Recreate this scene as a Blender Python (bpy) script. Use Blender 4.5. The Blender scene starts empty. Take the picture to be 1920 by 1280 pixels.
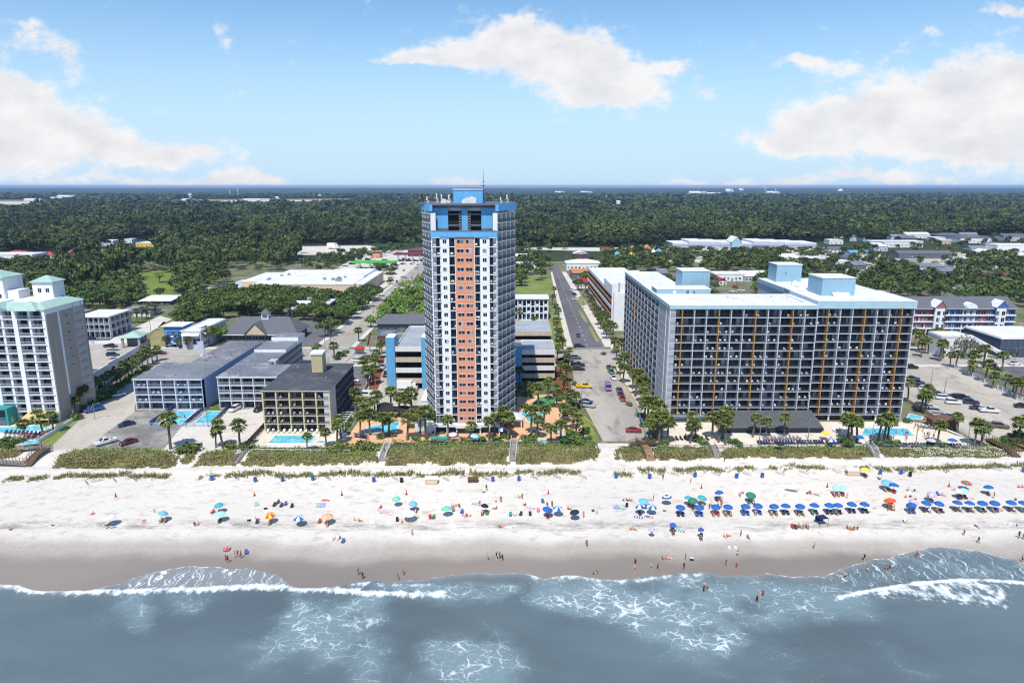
EXPOSURE = 0.0
SUN_E = 4.8
SKY_E = 0.135
SKY_TINT = (0.89, 1.07, 1.14)
HAZE_D = 6.5e-5
import bpy, bmesh, math, random
import numpy as np
from mathutils import Vector, Matrix
RNG = random.Random(11)
NP = np.random.RandomState(5)
SC = bpy.context.scene
COL = SC.collection
rad = math.radians
# ---------------------------------------------------------------- camera model
CAM_H = 72.0
TP = 0.2277
PITCH = math.atan(TP)
CP, SP = math.cos(PITCH), math.sin(PITCH)
F = 1280.0
def ray(px, py):
	a, b = (px - 960) / F, (py - 640) / F
	return (a, CP - b * SP, -b * CP - SP)
def gz(y):
	xs = (-600, 60, 105, 118, 124, 135, 150, 163, 168, 171.5, 184, 30000)
	zs = (-6, -2.2, -0.45, 0.06, 0.35, 1.0, 1.6, 2.1, 2.6, 3.0, 3.0, 3.0)
	return float(np.interp(y, xs, zs))
def G(px, py, z=None):
	"""the point of the ground (or of the level z) seen at a pixel of the photograph"""
	d = ray(px, py)
	zz = 3.0 if z is None else z
	for _ in range(1 if z is not None else 12):
		t = (zz - CAM_H) / d[2]
		if z is None:
			zz = gz(d[1] * t)
	return (d[0] * t, d[1] * t, zz)
def V(px, py, y):
	"""point at distance y inland seen at a pixel"""
	d = ray(px, py)
	t = y / d[1]
	return (d[0] * t, y, CAM_H + d[2] * t)
def PX(x, y, z):
	zz = z - CAM_H
	dep = y * CP - zz * SP
	return (960 + F * x / dep, 640 - F * (y * SP + zz * CP) / dep)
# ---------------------------------------------------------------- colours, materials
def lin(c):
	return c / 12.92 if c <= 0.04045 else ((c + 0.055) / 1.055) ** 2.4
def hx(s):
	s = s.lstrip('#')
	return tuple(lin(int(s[i:i + 2], 16) / 255) for i in (0, 2, 4))
MATS = {}
def nn(nt, typ, **kw):
	n = nt.nodes.new(typ)
	for k, v in kw.items():
		setattr(n, k, v)
	return n
def mat(name, col, rough=0.7, var=0.12, scale=0.6, metal=0.0, spec=0.5, bump=0.0, streak=0.0, objvar=0.0, coat=0.0, fine=0.0):
	"""procedural paint / plaster / roofing: base colour broken up by noise in object space"""
	if name in MATS:
		return MATS[name]
	m = bpy.data.materials.new(name)
	m.use_nodes = True
	nt = m.node_tree
	b = nt.nodes['Principled BSDF']
	b.inputs['Roughness'].default_value = rough
	b.inputs['Metallic'].default_value = metal
	b.inputs['Specular IOR Level'].default_value = spec
	if coat:
		b.inputs['Coat Weight'].default_value = coat
	L = nt.links.new
	geo = nn(nt, 'ShaderNodeNewGeometry')
	tn = nn(nt, 'ShaderNodeTexNoise')
	tn.inputs['Scale'].default_value = scale
	tn.inputs['Detail'].default_value = 6
	tn.inputs['Roughness'].default_value = 0.65
	L(geo.outputs['Position'], tn.inputs['Vector'])
	mr = nn(nt, 'ShaderNodeMapRange')
	mr.inputs['From Min'].default_value = 0.3
	mr.inputs['From Max'].default_value = 0.7
	mr.inputs['To Min'].default_value = 1 - var
	mr.inputs['To Max'].default_value = 1 + var * 0.6
	L(tn.outputs['Fac'], mr.inputs['Value'])
	fac = mr.outputs['Result']
	def mul(a, bb):
		q = nn(nt, 'ShaderNodeMath', operation='MULTIPLY')
		L(a, q.inputs[0])
		L(bb, q.inputs[1])
		return q.outputs[0]
	if streak:
		mp = nn(nt, 'ShaderNodeMapping')
		mp.inputs['Scale'].default_value = (1.3, 1.3, 0.06)
		L(geo.outputs['Position'], mp.inputs['Vector'])
		t2 = nn(nt, 'ShaderNodeTexNoise')
		t2.inputs['Scale'].default_value = 1.0
		t2.inputs['Detail'].default_value = 4
		L(mp.outputs['Vector'], t2.inputs['Vector'])
		m2 = nn(nt, 'ShaderNodeMapRange')
		m2.inputs['From Min'].default_value = 0.35
		m2.inputs['From Max'].default_value = 0.65
		m2.inputs['To Min'].default_value = 1 - streak
		m2.inputs['To Max'].default_value = 1
		L(t2.outputs['Fac'], m2.inputs['Value'])
		fac = mul(fac, m2.outputs['Result'])
	if fine:
		t3 = nn(nt, 'ShaderNodeTexNoise')
		t3.inputs['Scale'].default_value = 5.0
		t3.inputs['Detail'].default_value = 3
		L(geo.outputs['Position'], t3.inputs['Vector'])
		m3 = nn(nt, 'ShaderNodeMapRange')
		m3.inputs['From Min'].default_value = 0.3
		m3.inputs['From Max'].default_value = 0.7
		m3.inputs['To Min'].default_value = 1 - fine
		m3.inputs['To Max'].default_value = 1 + fine
		L(t3.outputs['Fac'], m3.inputs['Value'])
		fac = mul(fac, m3.outputs['Result'])
	if objvar:
		oi = nn(nt, 'ShaderNodeObjectInfo')
		m4 = nn(nt, 'ShaderNodeMapRange')
		m4.inputs['To Min'].default_value = 1 - objvar
		m4.inputs['To Max'].default_value = 1 + objvar
		L(oi.outputs['Random'], m4.inputs['Value'])
		fac = mul(fac, m4.outputs['Result'])
	vm = nn(nt, 'ShaderNodeVectorMath', operation='SCALE')
	vm.inputs[0].default_value = col[:3]
	L(fac, vm.inputs['Scale'])
	L(vm.outputs['Vector'], b.inputs['Base Color'])
	if bump:
		bp = nn(nt, 'ShaderNodeBump')
		bp.inputs['Strength'].default_value = bump
		bp.inputs['Distance'].default_value = 0.05
		L(tn.outputs['Fac'], bp.inputs['Height'])
		L(bp.outputs['Normal'], b.inputs['Normal'])
	MATS[name] = m
	return m
def M(name):
	return MATS[name]
# ---------------------------------------------------------------- mesh builder
class MB:
	def __init__(s):
		s.v, s.f, s.m = [], [], []
	def poly(s, pts, m=0):
		i = len(s.v)
		s.v += [tuple(p) for p in pts]
		s.f.append(tuple(range(i, i + len(pts))))
		s.m.append(m)
	def box(s, x0, x1, y0, y1, z0, z1, m=0, top=None):
		i = len(s.v)
		s.v += [(x0, y0, z0), (x1, y0, z0), (x1, y1, z0), (x0, y1, z0), (x0, y0, z1), (x1, y0, z1), (x1, y1, z1), (x0, y1, z1)]
		for f, mm in (((0, 3, 2, 1), m), ((4, 5, 6, 7), m if top is None else top), ((0, 1, 5, 4), m), ((1, 2, 6, 5), m), ((2, 3, 7, 6), m), ((3, 0, 4, 7), m)):
			s.f.append(tuple(i + k for k in f))
			s.m.append(mm)
	def prism(s, pts, z0, z1, m=0, top=None):
		a = sum(pts[k][0] * pts[(k + 1) % len(pts)][1] - pts[(k + 1) % len(pts)][0] * pts[k][1] for k in range(len(pts)))
		if a < 0:
			pts = pts[::-1]
		n, i = len(pts), len(s.v)
		s.v += [(p[0], p[1], z0) for p in pts] + [(p[0], p[1], z1) for p in pts]
		for k in range(n):
			s.f.append((i + k, i + (k + 1) % n, i + n + (k + 1) % n, i + n + k))
			s.m.append(m)
		s.f.append(tuple(i + n + k for k in range(n)))
		s.m.append(m if top is None else top)
		s.f.append(tuple(i + k for k in range(n - 1, -1, -1)))
		s.m.append(m)
	def tube(s, path, r, n=6, m=0, cap=True):
		"""tube through points, radius r (number or list)"""
		path = [Vector(p) for p in path]
		rs = r if isinstance(r, (list, tuple)) else [r] * len(path)
		i0 = len(s.v)
		for k, p in enumerate(path):
			d = (path[min(k + 1, len(path) - 1)] - path[max(k - 1, 0)]).normalized()
			a = d.orthogonal().normalized() if abs(d.z) < 0.9 else Vector((1, 0, 0))
			a = (a - d * a.dot(d)).normalized()
			b = d.cross(a)
			for j in range(n):
				t = 2 * math.pi * j / n
				s.v.append(tuple(p + (a * math.cos(t) + b * math.sin(t)) * rs[k]))
		for k in range(len(path) - 1):
			for j in range(n):
				j2 = (j + 1) % n
				s.f.append((i0 + k * n + j, i0 + k * n + j2, i0 + (k + 1) * n + j2, i0 + (k + 1) * n + j))
				s.m.append(m)
		if cap:
			s.f.append(tuple(i0 + j for j in range(n - 1, -1, -1)))
			s.f.append(tuple(i0 + (len(path) - 1) * n + j for j in range(n)))
			s.m += [m, m]
	def bar(s, a, b, w, h=None, m=0):
		"""rectangular bar from a to b"""
		a, b = Vector(a), Vector(b)
		h = h or w
		d = (b - a).normalized()
		u = d.cross(Vector((0, 0, 1)))
		u = Vector((1, 0, 0)) if u.length < 1e-4 else u.normalized()
		q = u.cross(d).normalized()
		i = len(s.v)
		for p in (a, b):
			for su, sq in ((-1, -1), (1, -1), (1, 1), (-1, 1)):
				s.v.append(tuple(p + u * su * w / 2 + q * sq * h / 2))
		for f in ((3, 2, 1, 0), (4, 5, 6, 7), (0, 1, 5, 4), (1, 2, 6, 5), (2, 3, 7, 6), (3, 0, 4, 7)):
			s.f.append(tuple(i + k for k in f))
			s.m.append(m)
	def lathe(s, prof, n=12, m=0, cx=0, cy=0):
		i = len(s.v)
		for r, z in prof:
			for j in range(n):
				t = 2 * math.pi * j / n
				s.v.append((cx + r * math.cos(t), cy + r * math.sin(t), z))
		for k in range(len(prof) - 1):
			for j in range(n):
				j2 = (j + 1) % n
				s.f.append((i + k * n + j, i + k * n + j2, i + (k + 1) * n + j2, i + (k + 1) * n + j))
				s.m.append(m)
	def add(s, o, mx=None):
		i = len(s.v)
		if mx is None:
			s.v += o.v
		else:
			a = np.array(o.v) @ np.array(mx.to_3x3()).T + np.array(mx.translation)
			s.v += [tuple(r) for r in a.tolist()]
		s.f += [tuple(i + k for k in f) for f in o.f]
		s.m += o.m
	def mesh(s, name, mats, smooth=False):
		me = bpy.data.meshes.new(name)
		me.from_pydata(s.v, [], s.f)
		for x in (mats if isinstance(mats, (list, tuple)) else [mats]):
			me.materials.append(x if not isinstance(x, str) else MATS[x])
		if any(s.m):
			me.polygons.foreach_set('material_index', s.m)
		if smooth:
			me.polygons.foreach_set('use_smooth', [True] * len(s.f))
		me.update()
		return me
	def build(s, name, mats, parent=None, smooth=False, loc=None, **tags):
		return link(name, s.mesh(name, mats, smooth), parent, loc, **tags)
def link(name, me, parent=None, loc=None, **tags):
	o = bpy.data.objects.new(name, me)
	COL.objects.link(o)
	if parent is not None:
		o.parent = parent
	if loc is not None:
		o.location = loc
	tag(o, **tags)
	return o
THINGS = []
def tag(o, label=None, cat=None, group=None, kind=None, at=None):
	if label:
		o['label'] = label
	if cat:
		o['category'] = cat
	if group:
		o['group'] = group
	if kind:
		o['kind'] = kind
	if cat and o.parent is None and kind not in ('structure', 'stuff'):
		THINGS.append((o, at))
def empty(name, loc=(0, 0, 0), rz=0, **tags):
	o = bpy.data.objects.new(name, None)
	COL.objects.link(o)
	o.location = loc
	o.rotation_euler = (0, 0, rz)
	o.empty_display_size = 0.5
	tag(o, **tags)
	return o
def copy_tree(o, parent=None):
	c = o.copy()
	COL.objects.link(c)
	c.parent = parent
	for ch in o.children:
		copy_tree(ch, c)
	return c
def bulk_mesh(name, verts, faces, mats, attr=None, midx=None, smooth=False):
	"""numpy verts (n,3), faces (m,k) -> mesh"""
	me = bpy.data.meshes.new(name)
	nv, (nf, k) = len(verts), faces.shape
	me.vertices.add(nv)
	me.vertices.foreach_set('co', np.ascontiguousarray(verts, dtype=np.float32).ravel())
	me.loops.add(nf * k)
	me.loops.foreach_set('vertex_index', np.ascontiguousarray(faces, dtype=np.int32).ravel())
	me.polygons.add(nf)
	me.polygons.foreach_set('loop_start', np.arange(0, nf * k, k, dtype=np.int32))
	me.polygons.foreach_set('loop_total', np.full(nf, k, dtype=np.int32))
	if midx is not None:
		me.polygons.foreach_set('material_index', np.ascontiguousarray(midx, dtype=np.int32))
	if smooth:
		me.polygons.foreach_set('use_smooth', np.ones(nf, dtype=bool))
	for x in (mats if isinstance(mats, (list, tuple)) else [mats]):
		me.materials.append(x)
	me.update(calc_edges=True)
	for an, (dom, dat) in (attr or {}).items():
		a = me.attributes.new(an, 'FLOAT', dom)
		a.data.foreach_set('value', np.ascontiguousarray(dat, dtype=np.float32))
	return me
def vnoise(x, y, seed=0):
	"""smooth value noise on numpy arrays"""
	xi, yi = np.floor(x).astype(int), np.floor(y).astype(int)
	fx, fy = x - xi, y - yi
	fx, fy = fx * fx * (3 - 2 * fx), fy * fy * (3 - 2 * fy)
	def h(a, b):
		q = (a * 374761393 + b * 668265263 + seed * 982451653) & 0x7fffffff
		q = ((q ^ (q >> 13)) * 1274126177) & 0x7fffffff
		return ((q ^ (q >> 16)) & 0xffff) / 65535.0
	return (h(xi, yi) * (1 - fx) + h(xi + 1, yi) * fx) * (1 - fy) + (h(xi, yi + 1) * (1 - fx) + h(xi + 1, yi + 1) * fx) * fy
def fbm(x, y, seed=0, o=4):
	s, a = 0, 0.5
	for k in range(o):
		s = s + a * vnoise(x * 2 ** k, y * 2 ** k, seed + k)
		a *= 0.5
	return s
def inpoly(x, y, poly):
	x, y = np.asarray(x, float), np.asarray(y, float)
	c = np.zeros(x.shape, bool)
	n = len(poly)
	for i in range(n):
		x0, y0 = poly[i][:2]
		x1, y1 = poly[(i + 1) % n][:2]
		if y0 == y1:
			continue
		hit = ((y0 > y) != (y1 > y)) & (x < (x1 - x0) * (y - y0) / (y1 - y0) + x0)
		c ^= hit
	return c
def P(*pts):
	"""photograph pixels -> ground polygon"""
	return [G(a, b)[:2] for a, b in pts]
# ---------------------------------------------------------------- camera, light, sky
cd = bpy.data.cameras.new('camera')
cam = bpy.data.objects.new('camera', cd)
COL.objects.link(cam)
cam.location = (0, 0, CAM_H)
cam.rotation_euler = (math.pi / 2 - PITCH, 0, 0)
cd.sensor_width = 36
cd.lens = 24
cd.clip_start = 1
cd.clip_end = 60000
SC.camera = cam
SC.view_settings.view_transform = 'Standard'
SC.view_settings.look = 'None'
SC.view_settings.exposure = EXPOSURE
SC.view_settings.gamma = 1
SC.render.engine = 'CYCLES'
SC.cycles.max_bounces = 6
SC.cycles.diffuse_bounces = 3
SC.cycles.glossy_bounces = 3
SC.cycles.transmission_bounces = 3
SC.cycles.volume_bounces = 0
SC.cycles.use_denoising = True
SC.cycles.filter_width = 1.2
SUN_EL, SUN_DIR = rad(58), (-0.22, -0.975)
sd = bpy.data.lights.new('sun', 'SUN')
sd.energy = SUN_E
sd.angle = rad(0.5)
sd.color = (1.0, 0.95, 0.87)
sun = bpy.data.objects.new('sun', sd)
COL.objects.link(sun)
vs = Vector((SUN_DIR[0] * math.cos(SUN_EL), SUN_DIR[1] * math.cos(SUN_EL), math.sin(SUN_EL)))
sun.rotation_euler = vs.to_track_quat('Z', 'Y').to_euler()
CLOUDS = [(960, 72, 80, 36), (885, 100, 85, 24), (800, 110, 60, 11), (1050, 105, 85, 42), (1120, 150, 95, 48), (1190, 165, 60, 26), (1110, 190, 36, 12),
		  (738, 122, 34, 7), (1268, 122, 30, 9), (40, 225, 100, 50), (140, 262, 95, 38), (240, 276, 85, 26, .85), (335, 292, 80, 18, .7), (405, 292, 40, 12, .6),
		  (28, 170, 50, 22, .8), (-10, 285, 90, 40, .8), (85, 76, 66, 17, .62), (130, 122, 30, 24, .6), (45, 46, 24, 11, .6), (405, 48, 20, 12, .62), (417, 76, 14, 8, .5), (552, 128, 26, 9, .6),
		  (1560, 235, 100, 40), (1680, 212, 110, 50), (1800, 185, 120, 52), (1920, 195, 110, 66), (1475, 265, 75, 17, .9), (1760, 262, 170, 28, .8), (1880, 295, 110, 28, .7),
		  (1590, 128, 75, 17, .62), (1740, 53, 30, 14, .62), (1850, 93, 44, 14, .55), (1330, 182, 24, 16, .5), (470, 330, 50, 14), (870, 344, 40, 12), (1640, 335, 160, 12),
		  (300, 340, 160, 12), (2050, 150, 130, 100), (-150, 220, 160, 90), (1500, 120, 40, 10), (1890, 10, 30, 10), (1350, 345, 120, 8)]
def make_world():
	w = bpy.data.worlds.new('World')
	SC.world = w
	w.use_nodes = True
	nt = w.node_tree
	nt.nodes.clear()
	L = nt.links.new
	out = nn(nt, 'ShaderNodeOutputWorld')
	sky = nn(nt, 'ShaderNodeTexSky', sky_type='NISHITA')
	sky.sun_disc = False
	sky.sun_elevation = SUN_EL
	sky.sun_rotation = math.atan2(SUN_DIR[0], SUN_DIR[1])
	sky.air_density = 1.0
	sky.dust_density = 0.0
	sky.ozone_density = 3.0
	sky.altitude = 0
	bg = nn(nt, 'ShaderNodeBackground')
	bg.inputs['Strength'].default_value = SKY_E
	tint = nn(nt, 'ShaderNodeMix', data_type='RGBA', blend_type='MULTIPLY')
	tint.inputs['Factor'].default_value = 1.0
	L(sky.outputs['Color'], tint.inputs['A'])
	tint.inputs['B'].default_value = (*SKY_TINT, 1)
	sz = nn(nt, 'ShaderNodeSeparateXYZ')
	tc0 = nn(nt, 'ShaderNodeTexCoord')
	L(tc0.outputs['Generated'], sz.inputs[0])
	lo = nn(nt, 'ShaderNodeMapRange', interpolation_type='SMOOTHSTEP')
	lo.inputs['From Min'].default_value, lo.inputs['From Max'].default_value = -0.01, 0.26
	lo.inputs['To Min'].default_value, lo.inputs['To Max'].default_value = 0.97, 0.0
	L(sz.outputs['Z'], lo.inputs['Value'])
	hz = nn(nt, 'ShaderNodeMix', data_type='RGBA')
	L(lo.outputs[0], hz.inputs['Factor'])
	L(tint.outputs['Result'], hz.inputs['A'])
	hz.inputs['B'].default_value = (0.57 / SKY_E, 0.775 / SKY_E, 0.98 / SKY_E, 1)
	L(hz.outputs['Result'], bg.inputs['Color'])
	tc = nn(nt, 'ShaderNodeTexCoord')
	sx = nn(nt, 'ShaderNodeSeparateXYZ')
	L(tc.outputs['Generated'], sx.inputs[0])
	def math_(op, a, b=None, c=None, clamp=False):
		n = nn(nt, 'ShaderNodeMath', operation=op, use_clamp=clamp)
		for k, x in enumerate((a, b, c)):
			if x is None:
				continue
			if isinstance(x, (int, float)):
				n.inputs[k].default_value = x
			else:
				L(x, n.inputs[k])
		return n.outputs[0]
	yy = math_('MAXIMUM', sx.outputs['Y'], 0.02)
	u = math_('DIVIDE', sx.outputs['X'], yy)
	v = math_('DIVIDE', sx.outputs['Z'], yy)
	cx = nn(nt, 'ShaderNodeCombineXYZ')
	L(u, cx.inputs[0])
	L(v, cx.inputs[1])
	uv = cx.outputs[0]
	def noise(scale, detail, rough, vec, sxy=(1, 1, 1)):
		mp = nn(nt, 'ShaderNodeMapping')
		mp.inputs['Scale'].default_value = sxy
		L(vec, mp.inputs['Vector'])
		t = nn(nt, 'ShaderNodeTexNoise')
		t.inputs['Scale'].default_value = scale
		t.inputs['Detail'].default_value = detail
		t.inputs['Roughness'].default_value = rough
		L(mp.outputs[0], t.inputs['Vector'])
		return t
	def density(vec):
		wv = noise(9, 4, 0.6, vec)
		vm = nn(nt, 'ShaderNodeVectorMath', operation='MULTIPLY_ADD')
		L(wv.outputs['Color'], vm.inputs[0])
		vm.inputs[1].default_value = (0.09, 0.055, 0)
		vm.inputs[2].default_value = (-0.045, -0.0275, 0)
		ad = nn(nt, 'ShaderNodeVectorMath', operation='ADD')
		L(vm.outputs[0], ad.inputs[0])
		L(vec, ad.inputs[1])
		tot = None
		for (px, py, rx, ry, *wt) in CLOUDS:
			d = ray(px, py)
			c = (d[0] / d[1], d[2] / d[1])
			ix, iy = F / rx / 1.15, F / ry / 1.15
			q = nn(nt, 'ShaderNodeVectorMath', operation='MULTIPLY_ADD')
			L(ad.outputs[0], q.inputs[0])
			q.inputs[1].default_value = (ix, iy, 0)
			q.inputs[2].default_value = (-c[0] * ix, -c[1] * iy, 0)
			dt = nn(nt, 'ShaderNodeVectorMath', operation='DOT_PRODUCT')
			L(q.outputs[0], dt.inputs[0])
			L(q.outputs[0], dt.inputs[1])
			e = math_('EXPONENT', math_('MULTIPLY', dt.outputs['Value'], -1.0))
			if wt:
				e = math_('MULTIPLY', e, wt[0])
			tot = e if tot is None else math_('ADD', tot, e)
		f1 = noise(22, 10, 0.66, vec, (1, 1.6, 1))
		det = math_('MULTIPLY', math_('SUBTRACT', f1.outputs['Fac'], 0.5), 2.6)
		return math_('ADD', math_('MINIMUM', tot, 1.3), det), math_('MINIMUM', tot, 1.3)
	d0, tot = density(uv)
	# thick cores and undersides are greyer, as seen against a high sun
	off = nn(nt, 'ShaderNodeVectorMath', operation='ADD')
	L(uv, off.inputs[0])
	off.inputs[1].default_value = (-0.012, 0.02, 0)
	f2 = noise(14, 6, 0.6, off.outputs[0], (1, 1.5, 1))
	d1 = math_('ADD', math_('MULTIPLY', tot, 0.7), math_('MULTIPLY', math_('SUBTRACT', f2.outputs['Fac'], 0.5), 3.4))
	mr = nn(nt, 'ShaderNodeMapRange', interpolation_type='SMOOTHSTEP')
	mr.inputs['From Min'].default_value = 0.24
	mr.inputs['From Max'].default_value = 1.15
	L(d0, mr.inputs['Value'])
	front = math_('GREATER_THAN', sx.outputs['Y'], 0.05)
	alpha = math_('MULTIPLY', mr.outputs[0], math_('MULTIPLY', front, 0.94))
	sh = nn(nt, 'ShaderNodeMapRange')
	sh.inputs['From Min'].default_value = 0.4
	sh.inputs['From Max'].default_value = 1.7
	sh.inputs['To Min'].default_value = 1.0
	sh.inputs['To Max'].default_value = 0.0
	L(d1, sh.inputs['Value'])
	mc = nn(nt, 'ShaderNodeMix', data_type='RGBA')
	L(sh.outputs[0], mc.inputs['Factor'])
	mc.inputs['A'].default_value = (0.77, 0.77, 0.82, 1)
	mc.inputs['B'].default_value = (1.0, 0.975, 0.97, 1)
	bgc = nn(nt, 'ShaderNodeBackground')
	L(mc.outputs['Result'], bgc.inputs['Color'])
	bgc.inputs['Strength'].default_value = 0.97 * 2 ** (-EXPOSURE)
	ms = nn(nt, 'ShaderNodeMixShader')
	L(alpha, ms.inputs[0])
	L(bg.outputs[0], ms.inputs[1])
	L(bgc.outputs[0], ms.inputs[2])
	L(ms.outputs[0], out.inputs['Surface'])
make_world()
# ---------------------------------------------------------------- ground materials
def ramp_mix(nt, fac, a, b, lo=0.0, hi=1.0):
	"""mix colour a->b while fac runs lo..hi; a,b are sockets or colours"""
	L = nt.links.new
	mr = nn(nt, 'ShaderNodeMapRange', interpolation_type='SMOOTHSTEP')
	mr.inputs['From Min'].default_value = lo
	mr.inputs['From Max'].default_value = hi
	L(fac, mr.inputs['Value'])
	mx = nn(nt, 'ShaderNodeMix', data_type='RGBA')
	L(mr.outputs[0], mx.inputs['Factor'])
	for k, c in (('A', a), ('B', b)):
		if isinstance(c, tuple):
			mx.inputs[k].default_value = (*c[:3], 1)
		else:
			L(c, mx.inputs[k])
	return mx.outputs['Result']
def pos_noise(nt, geo, scale, detail=6, rough=0.6, sxyz=(1, 1, 1)):
	L = nt.links.new
	mp = nn(nt, 'ShaderNodeMapping')
	mp.inputs['Scale'].default_value = sxyz
	L(geo.outputs['Position'], mp.inputs['Vector'])
	t = nn(nt, 'ShaderNodeTexNoise')
	t.inputs['Scale'].default_value = scale
	t.inputs['Detail'].default_value = detail
	t.inputs['Roughness'].default_value = rough
	L(mp.outputs[0], t.inputs['Vector'])
	return t.outputs['Fac']
def addm(nt, a, b, k=1.0, c=0.0):
	"""a + k*b + c"""
	n = nn(nt, 'ShaderNodeMath', operation='MULTIPLY_ADD')
	nt.links.new(b, n.inputs[0])
	n.inputs[1].default_value = k
	nt.links.new(a, n.inputs[2])
	if c:
		m = nn(nt, 'ShaderNodeMath', operation='ADD')
		nt.links.new(n.outputs[0], m.inputs[0])
		m.inputs[1].default_value = c
		return m.outputs[0]
	return n.outputs[0]
def new_mat(name):
	m = bpy.data.materials.new(name)
	m.use_nodes = True
	MATS[name] = m
	nt = m.node_tree
	return m, nt, nt.nodes['Principled BSDF'], nn(nt, 'ShaderNodeNewGeometry')
def sand_material():
	m, nt, b, geo = new_mat('sand')
	L = nt.links.new
	sx = nn(nt, 'ShaderNodeSeparateXYZ')
	L(geo.outputs['Position'], sx.inputs[0])
	y = sx.outputs['Y']
	wav = pos_noise(nt, geo, 0.035, 3, 0.5, (1, 0.6, 0))
	wav2 = pos_noise(nt, geo, 0.11, 4, 0.55, (1, 1, 0))
	yw = addm(nt, addm(nt, y, wav, 12.0, -6.0), wav2, 5.0, -2.5)
	big = pos_noise(nt, geo, 0.02, 4, 0.6, (0.6, 1, 0))
	fine = pos_noise(nt, geo, 1.6, 6, 0.75)
	foot = pos_noise(nt, geo, 0.55, 5, 0.7, (0.6, 1.0, 1))
	dry = ramp_mix(nt, big, hx('dcd5ca'), hx('d0cac2'), 0.35, 0.65)
	dry = ramp_mix(nt, fine, hx('b6aea3'), dry, 0.28, 0.46)
	dry = ramp_mix(nt, foot, hx('bab2a8'), dry, 0.30, 0.5)
	damp = ramp_mix(nt, fine, hx('a39b92'), hx('b0a89e'), 0.3, 0.65)
	wet = ramp_mix(nt, big, hx('867c73'), hx('92887e'), 0.35, 0.65)
	c = ramp_mix(nt, yw, wet, damp, 120.3, 125.2)
	c = ramp_mix(nt, yw, c, dry, 125.6, 130.8)
	# the wrack line: darker, speckled, only along part of the beach
	wl = addm(nt, y, wav, 5.0, -2.5)
	up = nn(nt, 'ShaderNodeMapRange', interpolation_type='SMOOTHSTEP')
	up.inputs['From Min'].default_value, up.inputs['From Max'].default_value = 131.6, 133.4
	L(wl, up.inputs['Value'])
	dn = nn(nt, 'ShaderNodeMapRange', interpolation_type='SMOOTHSTEP')
	dn.inputs['From Min'].default_value, dn.inputs['From Max'].default_value = 138.5, 134.0
	L(wl, dn.inputs['Value'])
	pr = nn(nt, 'ShaderNodeMath', operation='MULTIPLY')
	L(up.outputs[0], pr.inputs[0])
	L(dn.outputs[0], pr.inputs[1])
	spk = pos_noise(nt, geo, 0.35, 6, 0.8, (0.5, 1.5, 1))
	sm = nn(nt, 'ShaderNodeMapRange')
	sm.inputs['From Min'].default_value, sm.inputs['From Max'].default_value = 0.40, 0.70
	L(spk, sm.inputs['Value'])
	p2 = nn(nt, 'ShaderNodeMath', operation='MULTIPLY')
	L(pr.outputs[0], p2.inputs[0])
	L(sm.outputs[0], p2.inputs[1])
	c = ramp_mix(nt, p2.outputs[0], c, hx('8c8781'), 0.0, 0.9)
	L(c, b.inputs['Base Color'])
	rr = nn(nt, 'ShaderNodeMapRange')
	rr.inputs['From Min'].default_value, rr.inputs['From Max'].default_value = 120.5, 126
	rr.inputs['To Min'].default_value, rr.inputs['To Max'].default_value = 0.32, 0.95
	L(yw, rr.inputs['Value'])
	L(rr.outputs[0], b.inputs['Roughness'])
	bp = nn(nt, 'ShaderNodeBump')
	bp.inputs['Distance'].default_value = 0.12
	bs = nn(nt, 'ShaderNodeMapRange')
	bs.inputs['From Min'].default_value, bs.inputs['From Max'].default_value = 126, 134
	bs.inputs['To Min'].default_value, bs.inputs['To Max'].default_value = 0.05, 0.38
	L(y, bs.inputs['Value'])
	L(bs.outputs[0], bp.inputs['Strength'])
	L(foot, bp.inputs['Height'])
	L(bp.outputs[0], b.inputs['Normal'])
	return m
def patchy(name, cols, scale=0.05, rough=0.9, fine=2.0, bump=0.0, sxyz=(1, 1, 1), famt=0.2):
	"""ground cover: 3 colours by two noises, then fine grain"""
	m, nt, b, geo = new_mat(name)
	L = nt.links.new
	n1 = pos_noise(nt, geo, scale, 6, 0.62, sxyz)
	n2 = pos_noise(nt, geo, scale * 3.3, 6, 0.65, sxyz)
	n3 = pos_noise(nt, geo, fine, 4, 0.7)
	c = ramp_mix(nt, n1, cols[0], cols[1], 0.38, 0.62)
	c = ramp_mix(nt, n2, c, cols[2], 0.52, 0.72)
	mr = nn(nt, 'ShaderNodeMapRange')
	mr.inputs['From Min'].default_value, mr.inputs['From Max'].default_value = 0.3, 0.7
	mr.inputs['To Min'].default_value, mr.inputs['To Max'].default_value = 1 - famt, 1 + famt
	L(n3, mr.inputs['Value'])
	vm = nn(nt, 'ShaderNodeVectorMath', operation='SCALE')
	L(c, vm.inputs[0])
	L(mr.outputs[0], vm.inputs['Scale'])
	L(vm.outputs[0], b.inputs['Base Color'])
	b.inputs['Roughness'].default_value = rough
	b.inputs['Specular IOR Level'].default_value = 0.25
	if bump:
		bp = nn(nt, 'ShaderNodeBump')
		bp.inputs['Strength'].default_value = bump
		bp.inputs['Distance'].default_value = 0.2
		L(n3, bp.inputs['Height'])
		L(bp.outputs[0], b.inputs['Normal'])
	return m
sand_material()
patchy('town_ground', (hx('77745f'), hx('5d6a3c'), hx('99948a')), 0.035, fine=0.8)
patchy('forest_floor', (hx('2f3d22'), hx('3a4628'), hx('283620')), 0.01, fine=0.5)
patchy('asphalt', (hx('626165'), hx('6d6c72'), hx('55565d')), 0.06, 0.9, fine=1.5, famt=0.1, sxyz=(1, 0.35, 1))
patchy('old_asphalt', (hx('7c7975'), hx('a19d96'), hx('5b5a59')), 0.11, 0.9, fine=1.5, famt=0.14)
patchy('concrete', (hx('aba398'), hx('bdb5a9'), hx('958d83')), 0.07, 0.9, fine=1.2, famt=0.1, sxyz=(1, 0.4, 1))
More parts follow.
